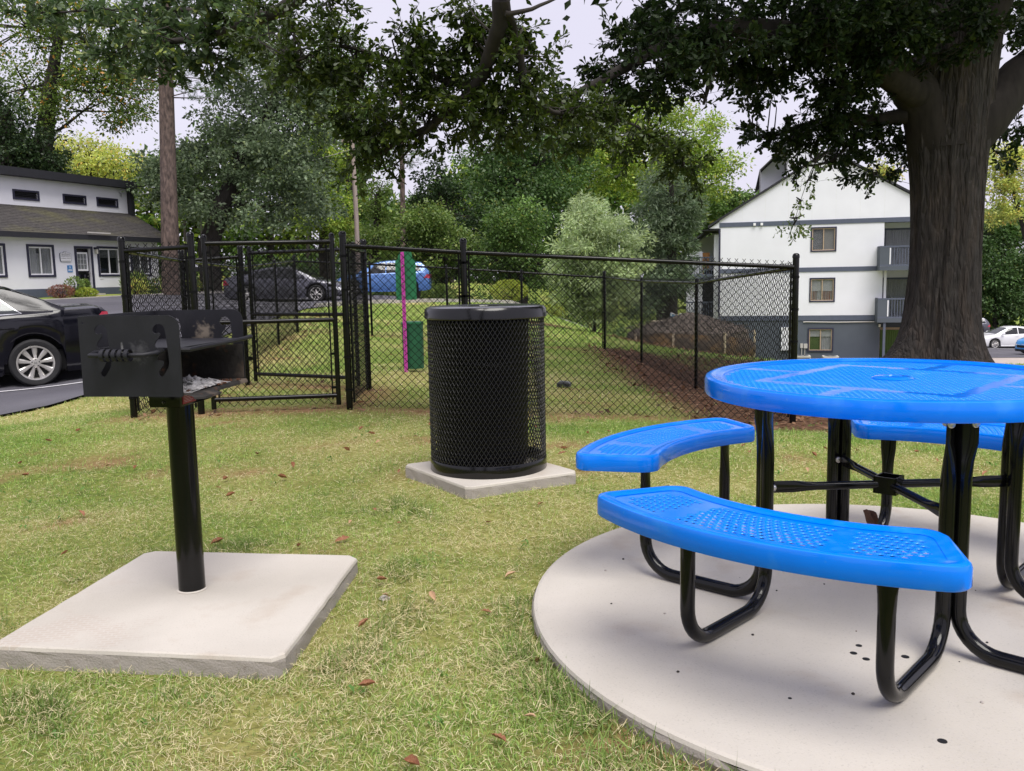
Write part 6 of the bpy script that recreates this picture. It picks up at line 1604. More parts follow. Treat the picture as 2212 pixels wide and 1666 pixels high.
def leaf_mesh(P, D, L_, Wd, shape, r_, flat=0.0):
    """many leaves: base P, direction D, length, width. shape = list of (t, side) half outline"""
    D = D / np.maximum(np.linalg.norm(D, axis=1, keepdims=True), 1e-9)
    w, u = frame(D, r_)
    if flat:
        h_ = np.cross(D, np.array([0, 0, 1.0])); h_ /= np.maximum(np.linalg.norm(h_, axis=1, keepdims=True), 1e-6)
        w = w * (1 - flat) + h_ * flat * np.sign((w * h_).sum(1, keepdims=True) + 1e-9); w /= np.maximum(np.linalg.norm(w, axis=1, keepdims=True), 1e-9); u = np.cross(w, D)
    n = len(P); k = len(shape); V = np.empty((n, k, 3))
    for i, (t, s, b) in enumerate(shape):
        V[:, i] = P + D * (L_ * t)[:, None] + w * (Wd * s)[:, None] + u * (L_ * b)[:, None]
    F = (np.arange(n) * k)[:, None] + np.arange(k)[None, :]
    return V.reshape(-1, 3), F
OAKLEAF = [(0, .04, 0), (.45, .22, .03), (.80, .5, 0), (.97, .22, -.06), (.97, -.22, -.06), (.80, -.5, 0), (.45, -.22, .03), (0, -.04, 0)]
KITE = [(0, 0, 0), (.5, .5, .06), (1, 0, -.05), (.5, -.5, .06)]
def tints(n, pal, r_, mul=None):
    a, b, c, f = PAL[pal]; t = r_.random((n, 1)) ** 1.3
    C = np.array(a) * (1 - t) + np.array(b) * t
    k = r_.random(n) < f; C[k] = np.array(c) * r_.uniform(.8, 1.15, (k.sum(), 1))
    C *= r_.uniform(.8, 1.2, (n, 1))
    if mul is not None: C *= mul[:, None]
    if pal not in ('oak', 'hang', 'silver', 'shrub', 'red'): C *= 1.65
    return np.clip(C, 0, 1)
def ell(n, r_, shell=.0):
    d = r_.normal(size=(n, 3)); d /= np.linalg.norm(d, axis=1, keepdims=True); q = r_.random(n) ** (1 / 3.)
    if shell: q = shell + (1 - shell) * q
    return d * q[:, None]
def near_foliage(parent, masses, limbs, pal, seed, leaf=.085, per=18, dens=1.0, mat='leaf_dark', droop=.35, twigr=.0028):
    r_ = np.random.default_rng(seed)
    nodes = np.concatenate([np.array(l)[:, :3] for l in limbs]); fine = []
    for l in limbs:
        l = np.array(l)[:, :3]
        for i in range(len(l) - 1):
            for t in np.linspace(0, 1, 9): fine.append(l[i] * (1 - t) + l[i + 1] * t)
    fine = np.array(fine)
    B = []; D = []; LT = []; br0 = []; br1 = []; brr0 = []; brr1 = []
    for (x, y, z, rx, ry, rz, n) in masses:
        n = int(n * dens); c = np.array([x, y, z]); nb = max(2, n // 7)
        hubs = c + ell(nb, r_) * np.array([rx, ry, rz]) * .85
        for h_ in hubs:
            k = np.argmin(((fine - h_) ** 2).sum(1)); q = fine[k]; mid = (q + h_) / 2 + r_.normal(0, .05, 3) + np.array([0, 0, .04])
            L0 = np.linalg.norm(h_ - q)
            if L0 > 1.6: q = h_ + (q - h_) * (1.6 / L0); mid = (q + h_) / 2 + np.array([0, 0, .05])
            br0 += [q, mid]; br1 += [mid, h_]; brr0 += [.010, .006]; brr1 += [.006, .0035]
            m = max(3, int(n / nb))
            d = r_.normal(size=(m, 3)); d[:, 2] = d[:, 2] * .6 - droop; d += (h_ - c) / max(rx, .2) * .4; d /= np.linalg.norm(d, axis=1, keepdims=True)
            B.append(np.repeat(h_[None], m, 0) + r_.normal(0, .03, (m, 3))); D.append(d); LT.append(r_.uniform(.10, .30, m))
    B = np.concatenate(B); D = np.concatenate(D); LT = np.concatenate(LT)
    V, F = segs_vf(B, B + D * LT[:, None], twigr, .0012, 3)
    V2, F2 = segs_vf(br0, br1, brr0, brr1, 5)
    link_mesh('twigs', mesh_from(np.concatenate([V, V2]), [F, F2 + len(V)], 'twigs'), M['dark_bark'], parent, kind='stuff')
    n = len(B); t = r_.random((n, per)) ** .55
    P = (B[:, None] + D[:, None] * (LT[:, None] * t)[..., None]).reshape(-1, 3)
    d2 = (D[:, None] * .75 + r_.normal(0, .62, (n, per, 3)) + np.array([0, 0, -.15])).reshape(-1, 3)
    k = len(P); L_ = leaf * r_.uniform(.65, 1.2, k)
    V, F = leaf_mesh(P, d2, L_, L_ * r_.uniform(.34, .5, k), OAKLEAF, r_, .35)
    me = mesh_from(V, [F], 'crown'); set_col(me, np.repeat(tints(k, pal, r_, np.repeat(r_.uniform(.7, 1.25, n), per)), 8, 0))
    return link_mesh('crown', me, M[mat], parent, kind='stuff')
def limbs_mesh(parent, limbs, name, mat, n=10, wob=.0):
    for l in limbs:
        l = np.array(l); P = []; Rr = []
        for i in range(len(l) - 1):
            for t in np.linspace(0, 1, 5)[:-1]:
                a = l[max(i - 1, 0)]; b = l[i]; c = l[i + 1]; d = l[min(i + 2, len(l) - 1)]
                q = .5 * ((2 * b) + (c - a) * t + (2 * a - 5 * b + 4 * c - d) * t * t + (3 * b - 3 * c + d - a) * t ** 3)
                P.append(q[:3]); Rr.append(max(.003, q[3]))
        P.append(l[-1][:3]); Rr.append(l[-1][3])
        P = np.array(P); P += rng.normal(0, wob, P.shape) * np.array(Rr)[:, None]
        mb = MB(); mb.tube([tuple(p) for p in P], Rr, n); mb.build(name, mat, parent, smooth=True)

# ------------------------------------------------------------------ big oak on the right
oak = thing('oak_tree', 'massive dark trunked oak right of the blue table, its leafy limbs hanging across the sky', 'tree')
# fluted trunk with root flare
OX, OY, OZ = 5.40, 11.0, -.16
nseg = 72; P = []
for z in [-.30, -.16, -.08, .0, .08, .18, .3, .45, .65, .9, 1.2, 1.6, 2.0, 2.4, 2.7, 2.95, 3.2, 3.5, 3.9, 4.4, 5.0]:
    hz = z - OZ; row_ = []
    base = .392 + .035 * max(0, hz - 1.9) ** 1.4 + .075 * math.exp(-hz / .6) + .12 * math.exp(-hz / .2)
    up = max(0, hz - 3.2)
    base = base * (1 - .10 * up) if up else base
    for j in range(nseg):
        a = 2 * math.pi * j / nseg
        fl = math.exp(-max(hz, 0) / .35)
        q = base * (1 + .03 * math.sin(5 * a + 1.1 + .35 * hz) + .025 * math.sin(9 * a + .5) + .02 * math.sin(15 * a - .8 * hz)) + fl * (.20 * max(0, math.cos(a * 2.5 + .3)) ** 2 + .12 * max(0, math.cos(3 * a + 2.0)) ** 3)
        q += fl * .45 * max(0, math.cos(a - R(188))) ** 10
        q += .012 * math.sin(31 * a + 3 * math.sin(hz * 2.2)) + .008 * math.sin(47 * a + 2 * hz)
        row_.append((OX + .10 * up + q * math.cos(a) * (1 + .10 * math.exp(-((hz - 3.1) / .7) ** 2)) + .02 * math.sin(hz * 1.3), OY + q * math.sin(a), z))
    row_.append(row_[0]); P.append(row_)
# dense vertical resample so that bark relief can be real
mb = MB(); mb.grid(P)
def bark_mat():
    m = M['bark'].copy(); nt = m.node_tree; N, L = nt.nodes, nt.links
    tc = N.new('ShaderNodeTexCoord'); mp = N.new('ShaderNodeMapping'); mp.inputs['Scale'].default_value = (24, 24, 3.6)
    vo = N.new('ShaderNodeTexVoronoi'); vo.feature = 'DISTANCE_TO_EDGE'; vo.inputs['Scale'].default_value = 1.0
    no = N.new('ShaderNodeTexNoise'); no.inputs['Scale'].default_value = 4; no.inputs['Detail'].default_value = 5
    ad = N.new('ShaderNodeMix'); ad.data_type = 'RGBA'; ad.blend_type = 'LINEAR_LIGHT'; ad.inputs[0].default_value = .35
    L.new(tc.outputs['Object'], no.inputs['Vector']); L.new(tc.outputs['Object'], mp.inputs[0]); L.new(mp.outputs[0], ad.inputs[6]); L.new(no.outputs[1], ad.inputs[7]); L.new(ad.outputs[2], vo.inputs['Vector'])
    mr = N.new('ShaderNodeMapRange'); mr.inputs[1].default_value = 0; mr.inputs[2].default_value = .32
    L.new(vo.outputs['Distance'], mr.inputs[0])
    bp = N.new('ShaderNodeBump'); bp.inputs['Strength'].default_value = 1.0; bp.inputs['Distance'].default_value = .018
    b = N['Principled BSDF']; old = b.inputs['Normal'].links[0].from_socket
    L.new(mr.outputs[0], bp.inputs['Height']); L.new(old, bp.inputs['Normal']); L.new(bp.outputs[0], b.inputs['Normal'])
    return m
M['bark_deep'] = bark_mat()
mb.build('trunk', M['bark_deep'], oak, smooth=True)
limbs_mesh(oak, OAK_L, 'limb', M['dark_bark'], 16, .03)  # limbs take darker bark than the trunk: canopy shadow put into colour
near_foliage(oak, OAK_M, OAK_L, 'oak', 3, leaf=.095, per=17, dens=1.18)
limbs_mesh(oak, SPRIG_L, 'hanging_sprig', M['dark_bark'], 5, 0)
near_foliage(oak, SPRIG_M, SPRIG_L, 'bright', 31, leaf=.07, per=7, dens=1, mat='leaf', droop=.8, twigr=.0016)
# the crown above the frame: it shades the trunk and the lawn
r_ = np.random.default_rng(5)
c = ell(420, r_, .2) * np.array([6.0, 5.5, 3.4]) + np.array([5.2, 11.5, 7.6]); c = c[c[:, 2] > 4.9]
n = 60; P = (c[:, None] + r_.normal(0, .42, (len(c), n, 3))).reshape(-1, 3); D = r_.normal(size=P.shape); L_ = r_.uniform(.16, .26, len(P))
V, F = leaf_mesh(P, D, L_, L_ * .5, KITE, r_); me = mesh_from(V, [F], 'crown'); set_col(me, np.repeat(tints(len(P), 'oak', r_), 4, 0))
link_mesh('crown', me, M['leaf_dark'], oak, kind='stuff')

# second oak: stands behind the viewer, its limbs droop into view at the top
oak2 = thing('oak_tree', 'oak limb with thin drooping branches entering at the top centre, in front of the woodland', 'tree')
trunk2 = [[(-1.0, -3.6, -.2, .50), (-1.0, -3.6, 1.5, .40), (-.95, -3.5, 4.0, .36), (-.7, -2.6, 5.4, .26), (-.35, 0, 5.9, .2), (-.1, 2.8, 5.4, .16)] + [HANG_L[0][0]]]
limbs_mesh(oak2, trunk2, 'trunk', M['bark'], 14, .02)
limbs_mesh(oak2, HANG_L, 'limb', M['dark_bark'], 10, .25)
near_foliage(oak2, HANG_M, HANG_L, 'hang', 8, leaf=.068, per=17, dens=1.3, twigr=.0022)
oak3 = thing('oak_tree', 'oak bough with paler spatula shaped leaves overhanging at the upper left', 'tree')
trunk3 = [[(-4.6, -4.0, -.2, .42), (-4.6, -3.9, 3.0, .34), (-4.2, -2.0, 5.2, .26), (-2.6, 2.0, 6.0, .18)] + [LEFT_L[0][0]]]
limbs_mesh(oak3, trunk3, 'trunk', M['bark'], 14, .02)
limbs_mesh(oak3, LEFT_L, 'limb', M['dark_bark'], 10, .2)
near_foliage(oak3, LEFT_M, LEFT_L, 'near', 9, leaf=.10, per=17, dens=.95, mat='leaf')

# ------------------------------------------------------------------ trees beyond
def bg_tree(name, label, pal, Y, tk, lobes, nc, lf, nl, seed, group=None):
    x0_, y0_, _, _ = tk[0]; gz = h1(x0_, y0_)
    t = thing(name, label, 'tree', (x0_, y0_, gz), group=group)
    r_ = np.random.default_rng(seed)
    path = [(0, 0, -.2)] + [(p[0] - x0_, p[1] - y0_, p[2] - gz) for p in tk[1 if tk[0][2] < gz + 1 else 0:]]
    rad = [tk[0][3]] + [p[3] for p in tk[1 if tk[0][2] < gz + 1 else 0:]]
    mb = MB(); mb.tube(path, rad, 9)
    mb.build('trunk', M['dark_bark'], t, smooth=True)
    lob = np.array(lobes); area = lob[:, 2] * lob[:, 3]; pr_ = area / area.sum()
    k = r_.choice(len(lob), nc, p=pr_)
    nc = int(nc * 1.35); k = r_.choice(len(lob), nc, p=pr_); e = ell(nc, r_, .2) * np.where(r_.random(nc) < .22, r_.uniform(1.0, 1.38, nc), 1)[:, None]; C = np.c_[lob[k, 0] - x0_ + e[:, 0] * lob[k, 2], e[:, 1] * lob[k, 2] * .9, lob[k, 1] - gz + e[:, 2] * lob[k, 3]]
    # limbs to the lobes
    S0 = []; S1 = []; r0 = []
    pth = np.array(path)
    for L_ in lob:
        tgt = np.array([L_[0] - x0_, 0, L_[1] - gz]); src = pth[np.argmin(np.abs(pth[:, 2] - (tgt[2] - .8)))]
        mid = (src + tgt) / 2 + np.array([0, r_.uniform(-.3, .3), -.15]); S0 += [src, mid]; S1 += [mid, tgt]; r0 += [rad[-1] * .7, rad[-1] * .45]
    ks = r_.choice(nc, min(nc, 60), False)
    for i in ks: S0.append(np.array([lob[k[i], 0] - x0_, 0, lob[k[i], 1] - gz])); S1.append(C[i]); r0.append(rad[-1] * .25)
    V, F = segs_vf(S0, S1, np.array(r0), np.array(r0) * .5, 5); link_mesh('limbs', mesh_from(V, [F], 'limbs'), M['dark_bark'], t, kind='stuff')
    csz = np.sqrt(area.mean()) * .26 * r_.uniform(.6, 1.3, nc)
    nc2 = nc; nl = int(nl * 1.25); lf = lf * 1.25; per = max(8, nl // nc); n = nc * per
    G = r_.normal(size=(nc, per, 3)); G[..., 2] *= .62
    q = np.minimum(1, 1.6 / np.maximum(np.linalg.norm(G, axis=2, keepdims=True), 1e-6)); G *= q
    P = (C[:, None] + G * csz[:, None, None]).reshape(-1, 3)
    D = (G + r_.normal(0, .8, G.shape) + np.array([0, 0, -.35])).reshape(-1, 3)
    L2 = lf * r_.uniform(.6, 1.3, n); wd = .28 if name in ('conifer_tree', 'cedar_tree') else .55
    V, F = leaf_mesh(P, D, L2 * (1.5 if wd < .3 else 1), L2 * wd, KITE, r_, .3)
    mul = np.repeat(r_.uniform(.72, 1.3, nc), per)
    me = mesh_from(V, [F], 'crown'); set_col(me, np.repeat(tints(n, pal, r_, mul), 4, 0)); link_mesh('crown', me, M['leaf'], t, kind='stuff')
    return t
for i, a in enumerate(BG_TREES): bg_tree(*a, seed=100 + i)
# tall pine beside the office, slim pine in the wood
def pine(name, label, pts, rad, crown_z, n_t, seed, needle=.16, spread=2.4):
    x0_, y0_ = pts[0][:2]; gz = h1(x0_, y0_); t = thing(name, label, 'tree', (x0_, y0_, gz)); r_ = np.random.default_rng(seed)
    mb = MB(); mb.tube([(p[0] - x0_, p[1] - y0_, p[2] - gz) for p in pts], rad, 18); mb.build('trunk', M['pine_bark'], t, smooth=True)
    S0 = []; S1 = []; T = []
    for k in range(n_t):
        z = r_.uniform(*crown_z); q = (z - pts[0][2]) / (pts[-1][2] - pts[0][2]); ax = np.array(pts[0]) * (1 - q) + np.array(pts[-1]) * q
        a = r_.uniform(0, 6.28); L_ = spread * r_.uniform(.4, 1); p0 = np.array([ax[0] - x0_, ax[1] - y0_, z - gz]); p1 = p0 + np.array([L_ * math.cos(a), L_ * math.sin(a), r_.uniform(-.5, .5)])
        S0.append(p0); S1.append(p1)
        for m in range(9): T.append(p0 + (p1 - p0) * r_.uniform(.35, 1.02) + r_.normal(0, .12, 3))
    V, F = segs_vf(S0, S1, .035, .01, 4); link_mesh('limbs', mesh_from(V, [F], 'limbs'), M['pine_bark'], t, kind='stuff')
    T = np.array(T); m = 26; P = np.repeat(T, m, 0); D = r_.normal(size=P.shape); L_ = np.full(len(P), needle)
    V, F = leaf_mesh(P, D, L_, L_ * .10, KITE, r_); me = mesh_from(V, [F], 'crown'); set_col(me, np.repeat(tints(len(P), 'deep', r_), 4, 0)); link_mesh('crown', me, M['leaf'], t, kind='stuff')
pine('pine_tree', 'tall straight brown pine trunk right of the office', [(-14.58, 38, .2), (-14.42, 38, 4.5), (-14.19, 38, 9.9), (-13.98, 38, 15.5)], [.42, .34, .29, .22], (8.8, 15.4), 60, 61)
pine('pine_tree', 'slim pale pine trunk in the wood right of the utility pole', [(-6.0, 50, .2), (-5.95, 50, 4), (-5.84, 50, 8.8), (-5.8, 50, 12)], [.17, .15, .13, .09], (7.5, 12), 40, 62)
# woodland mass closing the view
r_ = np.random.default_rng(77); wt = np.array(WOOD_TOP); n = 1500
cx_ = r_.uniform(-52, 50, n); top = np.interp(cx_, wt[:, 0], wt[:, 1]) + (fnoise(cx_, cx_ * 0, 3.0, 3) - .5) * 3
lo = H(cx_, np.full(n, 84)) - .5
C = np.c_[cx_, r_.uniform(80, 88, n), lo + (top - lo) * r_.random(n) ** .75]
per = 70; P = (C[:, None] + r_.normal(0, .8, (n, per, 3)) * np.array([1, .8, .7])).reshape(-1, 3); D = r_.normal(size=P.shape); L_ = r_.uniform(.4, .75, len(P))
V, F = leaf_mesh(P, D, L_, L_ * .6, KITE, r_, .3); me = mesh_from(V, [F], 'woodland')
pal = np.where(r_.random(n) < .3, 1, 0); C1 = tints(len(P), 'mid', r_, np.repeat(r_.uniform(.6, 1.2, n), per)); C2 = tints(len(P), 'lime', r_, np.repeat(r_.uniform(.6, 1.0, n), per))
set_col(me, np.repeat(np.where(np.repeat(pal, per)[:, None] == 1, C2, C1), 4, 0)); o = link_mesh('woodland', me, M['leaf'], kind='stuff'); tag(o, 'dense mixed woodland closing the view behind the trees', 'woodland', kind='stuff')
S0 = []; S1 = []
for k in range(70):
    x = r_.uniform(-50, 48); y = r_.uniform(76, 88); z = h1(x, y); S0.append((x, y, z - .3)); S1.append((x + r_.uniform(-.6, .6), y, z + r_.uniform(5, 9)))
V, F = segs_vf(S0, S1, r_.uniform(.12, .3, 70), .08, 6); o = link_mesh('woodland_trunks', mesh_from(V, [F], 'woodland_trunks'), M['dark_bark'], kind='stuff'); tag(o, 'far tree trunks inside the dense woodland', 'woodland', kind='stuff')
# undergrowth between lot and wood
def bushy(name, label, cat, x, y, rx, ry, rz, n, lf, pal, seed, zoff=0, flat=.2, kind=None, tall=False, group=None):
    r_ = np.random.default_rng(seed); z = h1(x, y) + zoff
    t = thing(name, label, cat, (x, y, z), group=group)
    S1 = ell(26, r_) * np.array([rx, ry, rz]) * .8 + np.array([0, 0, rz * .95]); V, F = segs_vf(np.zeros((26, 3)) + r_.normal(0, .03, (26, 3)) * np.array([1, 1, 0]), S1, .018, .006, 4); link_mesh('stems', mesh_from(V, [F], 'stems'), M['dark_bark'], t, kind='stuff')
    e = ell(n, r_, .55); P = e * np.array([rx, ry, rz]) + np.array([0, 0, rz * .95]); P[:, 2] = np.maximum(P[:, 2], .02)
    D = e + r_.normal(0, .7, e.shape) + np.array([0, 0, .3 if not tall else 1.2]); L_ = lf * r_.uniform(.6, 1.3, n)
    V, F = leaf_mesh(P, D, L_, L_ * (.5 if not tall else .16), KITE, r_, flat); me = mesh_from(V, [F], 'foliage'); set_col(me, np.repeat(tints(n, pal, r_), 4, 0)); link_mesh('foliage', me, M['leaf'], t, kind='stuff')
    return t
bushy('round_shrub', 'clipped round yellow-green shrub seen over the litter bin', 'shrub', -.05, 36.2, .78, .7, .44, 4200, .065, 'shrub', 201, .05)
bushy('low_shrub', 'low spreading yellow-green shrub right of the round one', 'shrub', 1.75, 36, .55, .5, .27, 2000, .06, 'shrub', 202)
bushy('leafy_shrub', 'bright leafy shrub left of the timber fence', 'shrub', -3.6, 44.5, .9, .7, .55, 2500, .09, 'bright', 203)
PL = OF.matrix_basis
def off(s_, y): p = PL @ Vector((s_, y, 0)); return p.x, p.y
for (s_, y, rx, rz, n, lf, pal, lab, nm, tall, seed) in ((-2.3, -.9, .5, .26, 1400, .06, 'red', 'dusky red low shrub against the office wall left of the door', 'low_shrub', False, 210), (-1.45, -.7, .36, .40, 500, .10, 'bright', 'loose light green shrub under the accessible sign', 'leafy_shrub', False, 211),
        (-1.35, -1.2, .42, .18, 900, .08, 'shrub', 'low yellow-green ground shrub in front of the office step', 'low_shrub', False, 212), (-.80, -.6, .16, .34, 300, .11, 'bright', 'small upright green plant at the left edge of the office door', 'upright_plant', False, 213),
        (1.15, -1.3, .5, .40, 700, .30, 'bright', 'spiky green plant under the right hand office window', 'spiky_plant', True, 214), (.75, -1.7, .4, .26, 350, .30, 'pale', 'pale strappy plant beside the office step', 'spiky_plant', True, 215),
        (2.6, -1.5, .8, .38, 1500, .09, 'olive', 'reddish green hedge clump seen through the fence by the office corner', 'hedge', False, 216), (3.9, -1.4, .8, .42, 1500, .09, 'olive', 'mixed green shrub at the right corner of the office', 'leafy_shrub', False, 217), (5.2, -1.2, .7, .35, 1100, .09, 'pale', 'pale low shrub right of the office under the pine', 'low_shrub', False, 218)):
    x, y_ = off(s_, y); bushy(nm, lab, 'shrub', x, y_, rx, rx * .8, rz, n, lf, pal, seed, .0, tall=tall)
r_ = np.random.default_rng(88); n = 5200
ux_ = np.concatenate([r_.uniform(-13, -4, 2600), r_.uniform(-4, 8, 1800), r_.uniform(-16, -10, 800)]); uy_ = r_.uniform(48.5, 53, n); 
P = np.c_[ux_, uy_, H(ux_, uy_) + r_.random(n) ** 1.5 * 1.9 * (0.4 + fnoise(ux_, uy_, 2.5, 8))]
P = (P[:, None] + r_.normal(0, .18, (n, 4, 3))).reshape(-1, 3); D = r_.normal(size=P.shape); L_ = r_.uniform(.10, .2, len(P)); V, F = leaf_mesh(P, D, L_, L_ * .55, KITE, r_, .3); me = mesh_from(V, [F], 'undergrowth'); set_col(me, np.repeat(tints(len(P), 'deep', r_), 4, 0)); o = link_mesh('undergrowth', me, M['leaf'], kind='stuff'); tag(o, 'tangled green undergrowth along the far edge of the car park', 'undergrowth', kind='stuff')  # dark palette puts the shade under the trees into the leaf colour

# ------------------------------------------------------------------ grass blades
def in_quad(x, y, q, m=0.0):
    c = np.mean(q, 0); ok = np.ones(len(x), bool)
    for i in range(4):
        a = np.array(q[i]); b = np.array(q[(i + 1) % 4]); d = (b - a) / np.linalg.norm(b - a); s = (x - a[0]) * d[1] - (y - a[1]) * d[0]; sc = (c[0] - a[0]) * d[1] - (c[1] - a[1]) * d[0]
        ok &= (s * np.sign(sc) > -m)
    return ok
PADS = [[(-1.60, 2.54), (-0.677, 2.408), (-0.614, 3.343), (-1.493, 3.457)], [(-0.235, 4.34), (0.352, 4.658), (-0.04, 5.25), (-0.628, 4.924)]]
lin = np.array(LOT_IN)
def on_lot(x, y): return (y > 6.2) & (x < np.interp(y, lin[2:, 1][:9], lin[2:, 0][:9])) | (x < -6.2) & (y > np.interp(x, [-16, -9, -6.2], [5.5, 7.3, 8.45]))
def grass(name, y0_, y1_, dens, ln, wd, seed, seg2=True, label=''):
    r_ = np.random.default_rng(seed); hw = .615
    N_ = int(dens * hw * (y1_ ** 2 - y0_ ** 2) * 1.05)
    y = np.sqrt(r_.uniform(y0_ ** 2, y1_ ** 2, N_)); x = r_.uniform(-hw, hw, N_) * y + r_.uniform(-.15, .15, N_)
    # clump: pull towards random tuft centres
    x += r_.normal(0, .012, N_); k = np.hypot(x - SLAB_C[0], y - SLAB_C[1]) > SLAB_R + .004
    for q in PADS: k &= ~in_quad(x, y, q, .004)
    k &= ~on_lot(x, y)
    dm = dirt_mask(x, y); mm = mulch_mask(x, y); k &= r_.random(N_) > dm * .93; k &= r_.random(N_) > mm * .98
    k &= r_.random(N_) < .45 + .9 * fnoise(x, y, .10, 12)
    x, y, dm = x[k], y[k], dm[k]; n = len(x); z = H(x, y) - .004
    s = straw_mask(x, y); straw = r_.random(n) < np.clip(.12 + .58 * s, 0, .75)
    lush = np.clip((.25 - np.abs(np.hypot(x - SLAB_C[0], y - SLAB_C[1]) - SLAB_R)) / .2, 0, 1) * (y < 3.0)
    for q in PADS:
        c = np.mean(q, 0); lush = np.maximum(lush, np.clip(1.2 - np.abs(np.hypot(x - c[0], y - c[1]) - .72) / .16, 0, 1) * (fnoise(x, y, .3, 19) > .5))
    tuft = fnoise(x, y, .13, 15)
    L_ = ln * np.where(straw, .8, 1) * r_.uniform(.55, 1.35, n) * (1 + 1.1 * lush) * (.65 + .75 * tuft)
    tilt = np.where(straw, r_.uniform(.9, 1.52, n), np.clip(r_.normal(.75, .38, n), .05, 1.5)); az = r_.uniform(0, 6.28, n)
    D = np.c_[np.sin(tilt) * np.cos(az), np.sin(tilt) * np.sin(az), np.cos(tilt)]
    P = np.c_[x, y, z + np.where(straw, r_.uniform(0, .022, n), 0)]
    side = np.c_[-np.sin(az), np.cos(az), np.zeros(n)]; ang_ = r_.uniform(-.6, .6, n)
    up_ = np.cross(D, side); side = side * np.cos(ang_)[:, None] + up_ * np.sin(ang_)[:, None]
    W2 = (wd * r_.uniform(.7, 1.3, n) * (1 + .35 * lush) * np.where(straw, .62, 1))[:, None] / 2
    bend = np.c_[np.zeros((n, 2)), -L_ * r_.uniform(.02, .30, n)]
    mid = P + D * (L_ * .55)[:, None]; tip = P + D * L_[:, None] + bend
    if seg2:
        V = np.stack([P - side * W2, P + side * W2, mid + side * W2 * .85, mid - side * W2 * .85, tip], 1).reshape(-1, 3); b = (np.arange(n) * 5)[:, None]
        F = [b + np.array([[0, 1, 2, 3]]), b + np.array([[3, 2, 4]])]; kv = 5
    else:
        V = np.stack([P - side * W2, P + side * W2, tip], 1).reshape(-1, 3); b = (np.arange(n) * 3)[:, None]; F = [b + np.array([[0, 1, 2]])]; kv = 3
    g = r_.random((n, 1)); hue = fnoise(x, y, .6, 33)[:, None]
    Cg = np.array((.085, .19, .035)) * (1 - g) + np.array((.32, .44, .11)) * g; Cg = Cg * (.85 + .75 * hue)
    Cg = Cg * (1 - .32 * s[:, None]) + np.array((.46, .46, .17)) * (.32 * s[:, None]); Cg = Cg * (1 - .35 * lush[:, None])
    Cs = np.array((.56, .48, .25)) * (1 - g) + np.array((.80, .72, .47)) * g
    C = np.where(straw[:, None], Cs, Cg) * r_.uniform(.82, 1.18, (n, 1))
    me = mesh_from(V, F, name); set_col(me, np.repeat(C, kv, 0)); o = link_mesh(name, me, M['grass'], kind='stuff')
    return tag(o, label, 'grass', kind='stuff')
grass('grass', 1.35, 2.6, 27000, .034, .0023, 301, True, 'short patchy lawn grass nearest the viewer, round the concrete pads')
grass('grass', 2.6, 4.6, 15000, .034, .0029, 302, False, 'short straw-mixed lawn grass between grill, bin and table')
grass('grass', 4.6, 8.6, 5200, .036, .0042, 303, False, 'lawn grass reaching up to the front fence')
grass('grass', 8.6, 19, 620, .06, .010, 304, False, 'lawn grass inside the dog run')
grass('grass', 19, 37, 130, .09, .022, 305, False, 'sunlit lawn grass beyond the dog run')

r_ = np.random.default_rng(505); N_ = 420; y = np.sqrt(r_.uniform(1.4 ** 2, 8 ** 2, N_)); x = r_.uniform(-.6, .6, N_) * y
k = (np.hypot(x - SLAB_C[0], y - SLAB_C[1]) > SLAB_R + .03) & ~on_lot(x, y) & (fnoise(x, y, .8, 61) > .47)
for q in PADS: k &= ~in_quad(x, y, q, .03)
x, y = x[k], y[k]; m = 9; n = len(x) * m; az = r_.uniform(0, 6.28, n); el = r_.uniform(.1, .9, n); D = np.c_[np.cos(az) * np.cos(el), np.sin(az) * np.cos(el), np.sin(el)]
P = np.repeat(np.c_[x, y, H(x, y)], m, 0) + np.c_[r_.normal(0, .012, (n, 2)), r_.uniform(.004, .02, n)]; L_ = np.repeat(r_.uniform(.010, .026, len(x)), m) * r_.uniform(.7, 1.2, n)
V, F = leaf_mesh(P, D, L_, L_ * .42, OAKLEAF, r_, .8); g = r_.random((n, 1)); C = np.array((.07, .17, .03)) * (1 - g) + np.array((.15, .28, .06)) * g
me = mesh_from(V, [F], 'lawn_weeds'); set_col(me, np.repeat(C, 8, 0)); o = link_mesh('lawn_weeds', me, M['grass'], kind='stuff'); tag(o, 'small broad leaved weeds mixed into the lawn', 'weeds', kind='stuff')
# leaf litter on the mulch slope and bare strips
r_ = np.random.default_rng(404); N_ = 26000; y = np.sqrt(r_.uniform(6.8 ** 2, 25 ** 2, N_)); x = r_.uniform(-.5, .5, N_) * y
k = r_.random(N_) < np.maximum(mulch_mask(x, y) * .8, dirt_mask(x, y) * .30); x, y = x[k], y[k]; n = len(x)
P = np.c_[x, y, H(x, y) + r_.uniform(.004, .03, n)]; D = r_.normal(size=(n, 3)); D[:, 2] *= .3; L_ = r_.uniform(.04, .11, n) * (.6 + y / 30)
V, F = leaf_mesh(P, D, L_, L_ * .5, KITE, r_, .5); g = r_.random((n, 1)); C = np.array((.07, .035, .02)) * (1 - g) + np.array((.34, .20, .12)) * g
me = mesh_from(V, [F], 'leaf_litter'); set_col(me, np.repeat(C, 4, 0)); o = link_mesh('leaf_litter', me, M['grass'], kind='stuff'); tag(o, 'brown leaf litter on the bare ground along the fences', 'leaf litter', kind='stuff')

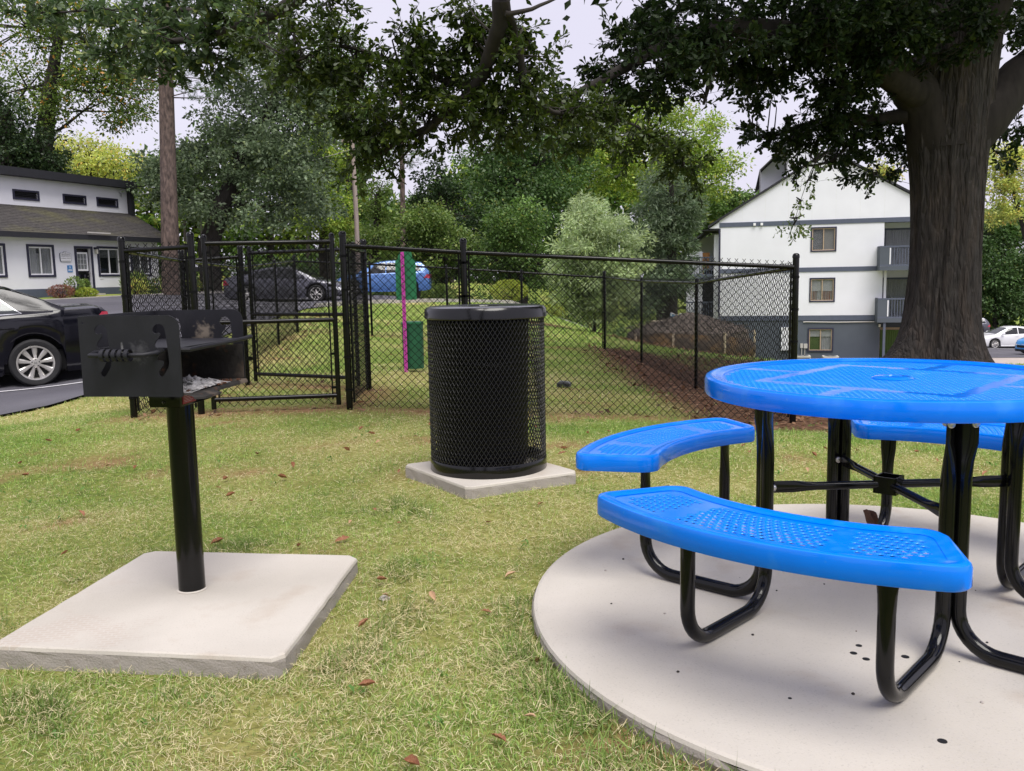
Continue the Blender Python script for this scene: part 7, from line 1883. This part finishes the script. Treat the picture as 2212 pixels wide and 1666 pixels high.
# ------------------------------------------------------------------ fallen leaves
def leaf_proto(seed, mat, curl):
    r_ = np.random.default_rng(seed); P = []
    for i, t in enumerate(np.linspace(0, 1, 9)):
        w = .5 * math.sin(math.pi * min(1, t * .95 + .03)) ** .8 * (1 + .1 * r_.normal()); row_ = []
        for s_ in (-1, -.5, 0, .5, 1): row_.append(((t - .5), s_ * w * .42, abs(s_) ** 1.5 * curl * w + .10 * curl * math.sin(t * 5 + seed) + r_.normal() * .01))
        P.append(row_)
    mb = MB(); mb.grid(P); mb.tube([(-.5, 0, 0.02), (-.68, .03, .05)], .012, 4); o = mb.build('fallen_leaf', mat, smooth=True); return o
protos = [leaf_proto(1, M['dry_leaf'], .35), leaf_proto(2, M['dry_leaf'], .6), leaf_proto(4, M['dry_leaf_pale'], .4)]
LAB = ['flat reddish brown fallen leaf lying in the lawn grass', 'curled reddish brown fallen leaf lying in the lawn grass', 'pale tan fallen leaf lying in the lawn grass']
fp = [(-.16, 1.62, 0), (-.05, 2.02, 0), (.16, 1.80, 2), (-.35, 1.45, 1), (-.62, 1.62, 2), (.06, 1.42, 1), (-.42, 2.32, 1), (.03, 2.12, 2), (-.12, 3.9, 0), (.13, 4.2, 0), (-.5, 3.15, 1), (-.46, 3.0, 2), (-.5, 2.75, 1), (-.1, 2.85, 0), (-.02, 3.2, 2), (-.25, 1.92, 1), (-1.35, 4.4, 0), (-.92, 3.62, 1), (-.75, 3.7, 0), (.22, 1.62, 1), (.25, 1.50, 2), (.10, 1.68, 0), (-.05, 1.78, 1)]
r_ = np.random.default_rng(17)
while len(fp) < 95:
    y = math.sqrt(r_.uniform(1.5 ** 2, 7.2 ** 2)); x = r_.uniform(-.58, .58) * y
    if math.hypot(x - SLAB_C[0], y - SLAB_C[1]) < SLAB_R + .03: continue
    if any(in_quad(np.array([x]), np.array([y]), q, .03)[0] for q in PADS) or on_lot(np.array([x]), np.array([y]))[0]: continue
    fp.append((x, y, int(r_.integers(0, 3))))
used = [False] * 3
for (x, y, k) in fp:
    if math.hypot(x - SLAB_C[0], y - SLAB_C[1]) < SLAB_R + .02: continue
    o = protos[k] if not used[k] else protos[k].copy()
    if used[k]: COL.objects.link(o)
    used[k] = True
    s_ = random.uniform(.032, .066); o.location = (x, y, h1(x, y) + random.uniform(.012, .03)); o.scale = (s_, s_, s_); o.rotation_euler = (random.uniform(-.5, .5), random.uniform(-.5, .5), random.uniform(0, 6.28)); tag(o, LAB[k], 'leaf', ('flat brown leaves', 'curled brown leaves', 'pale tan leaves')[k] + ' scattered on the lawn')
# crumpled leaf on the slab
o = leaf_proto(9, M['rust'], 1.1); o.name = 'crumpled_leaf'; o.location = (1.50, 3.62, SLAB_Z + .03); o.scale = (.10, .10, .09); o.rotation_euler = (.3, -.6, 1.9); tag(o, 'crumpled dark brown leaf caught by the back bench leg', 'leaf')
for (x, y, s_, lab) in ((-.47, 3.02, .022, 'pale rounded stone beside the right edge of the grill pad'), (.02, 4.02, .012, 'small white stone in the grass between bin and grill pad'), (.30, 4.35, .012, 'small white stone in the lawn right of the bin pad front corner')):
    tag(pebble(x, y, .005, s_, M['stone'], lab), lab, 'stone', 'none'); 
for o in bpy.data.objects:
    if o.get('group') == 'none': del o['group']
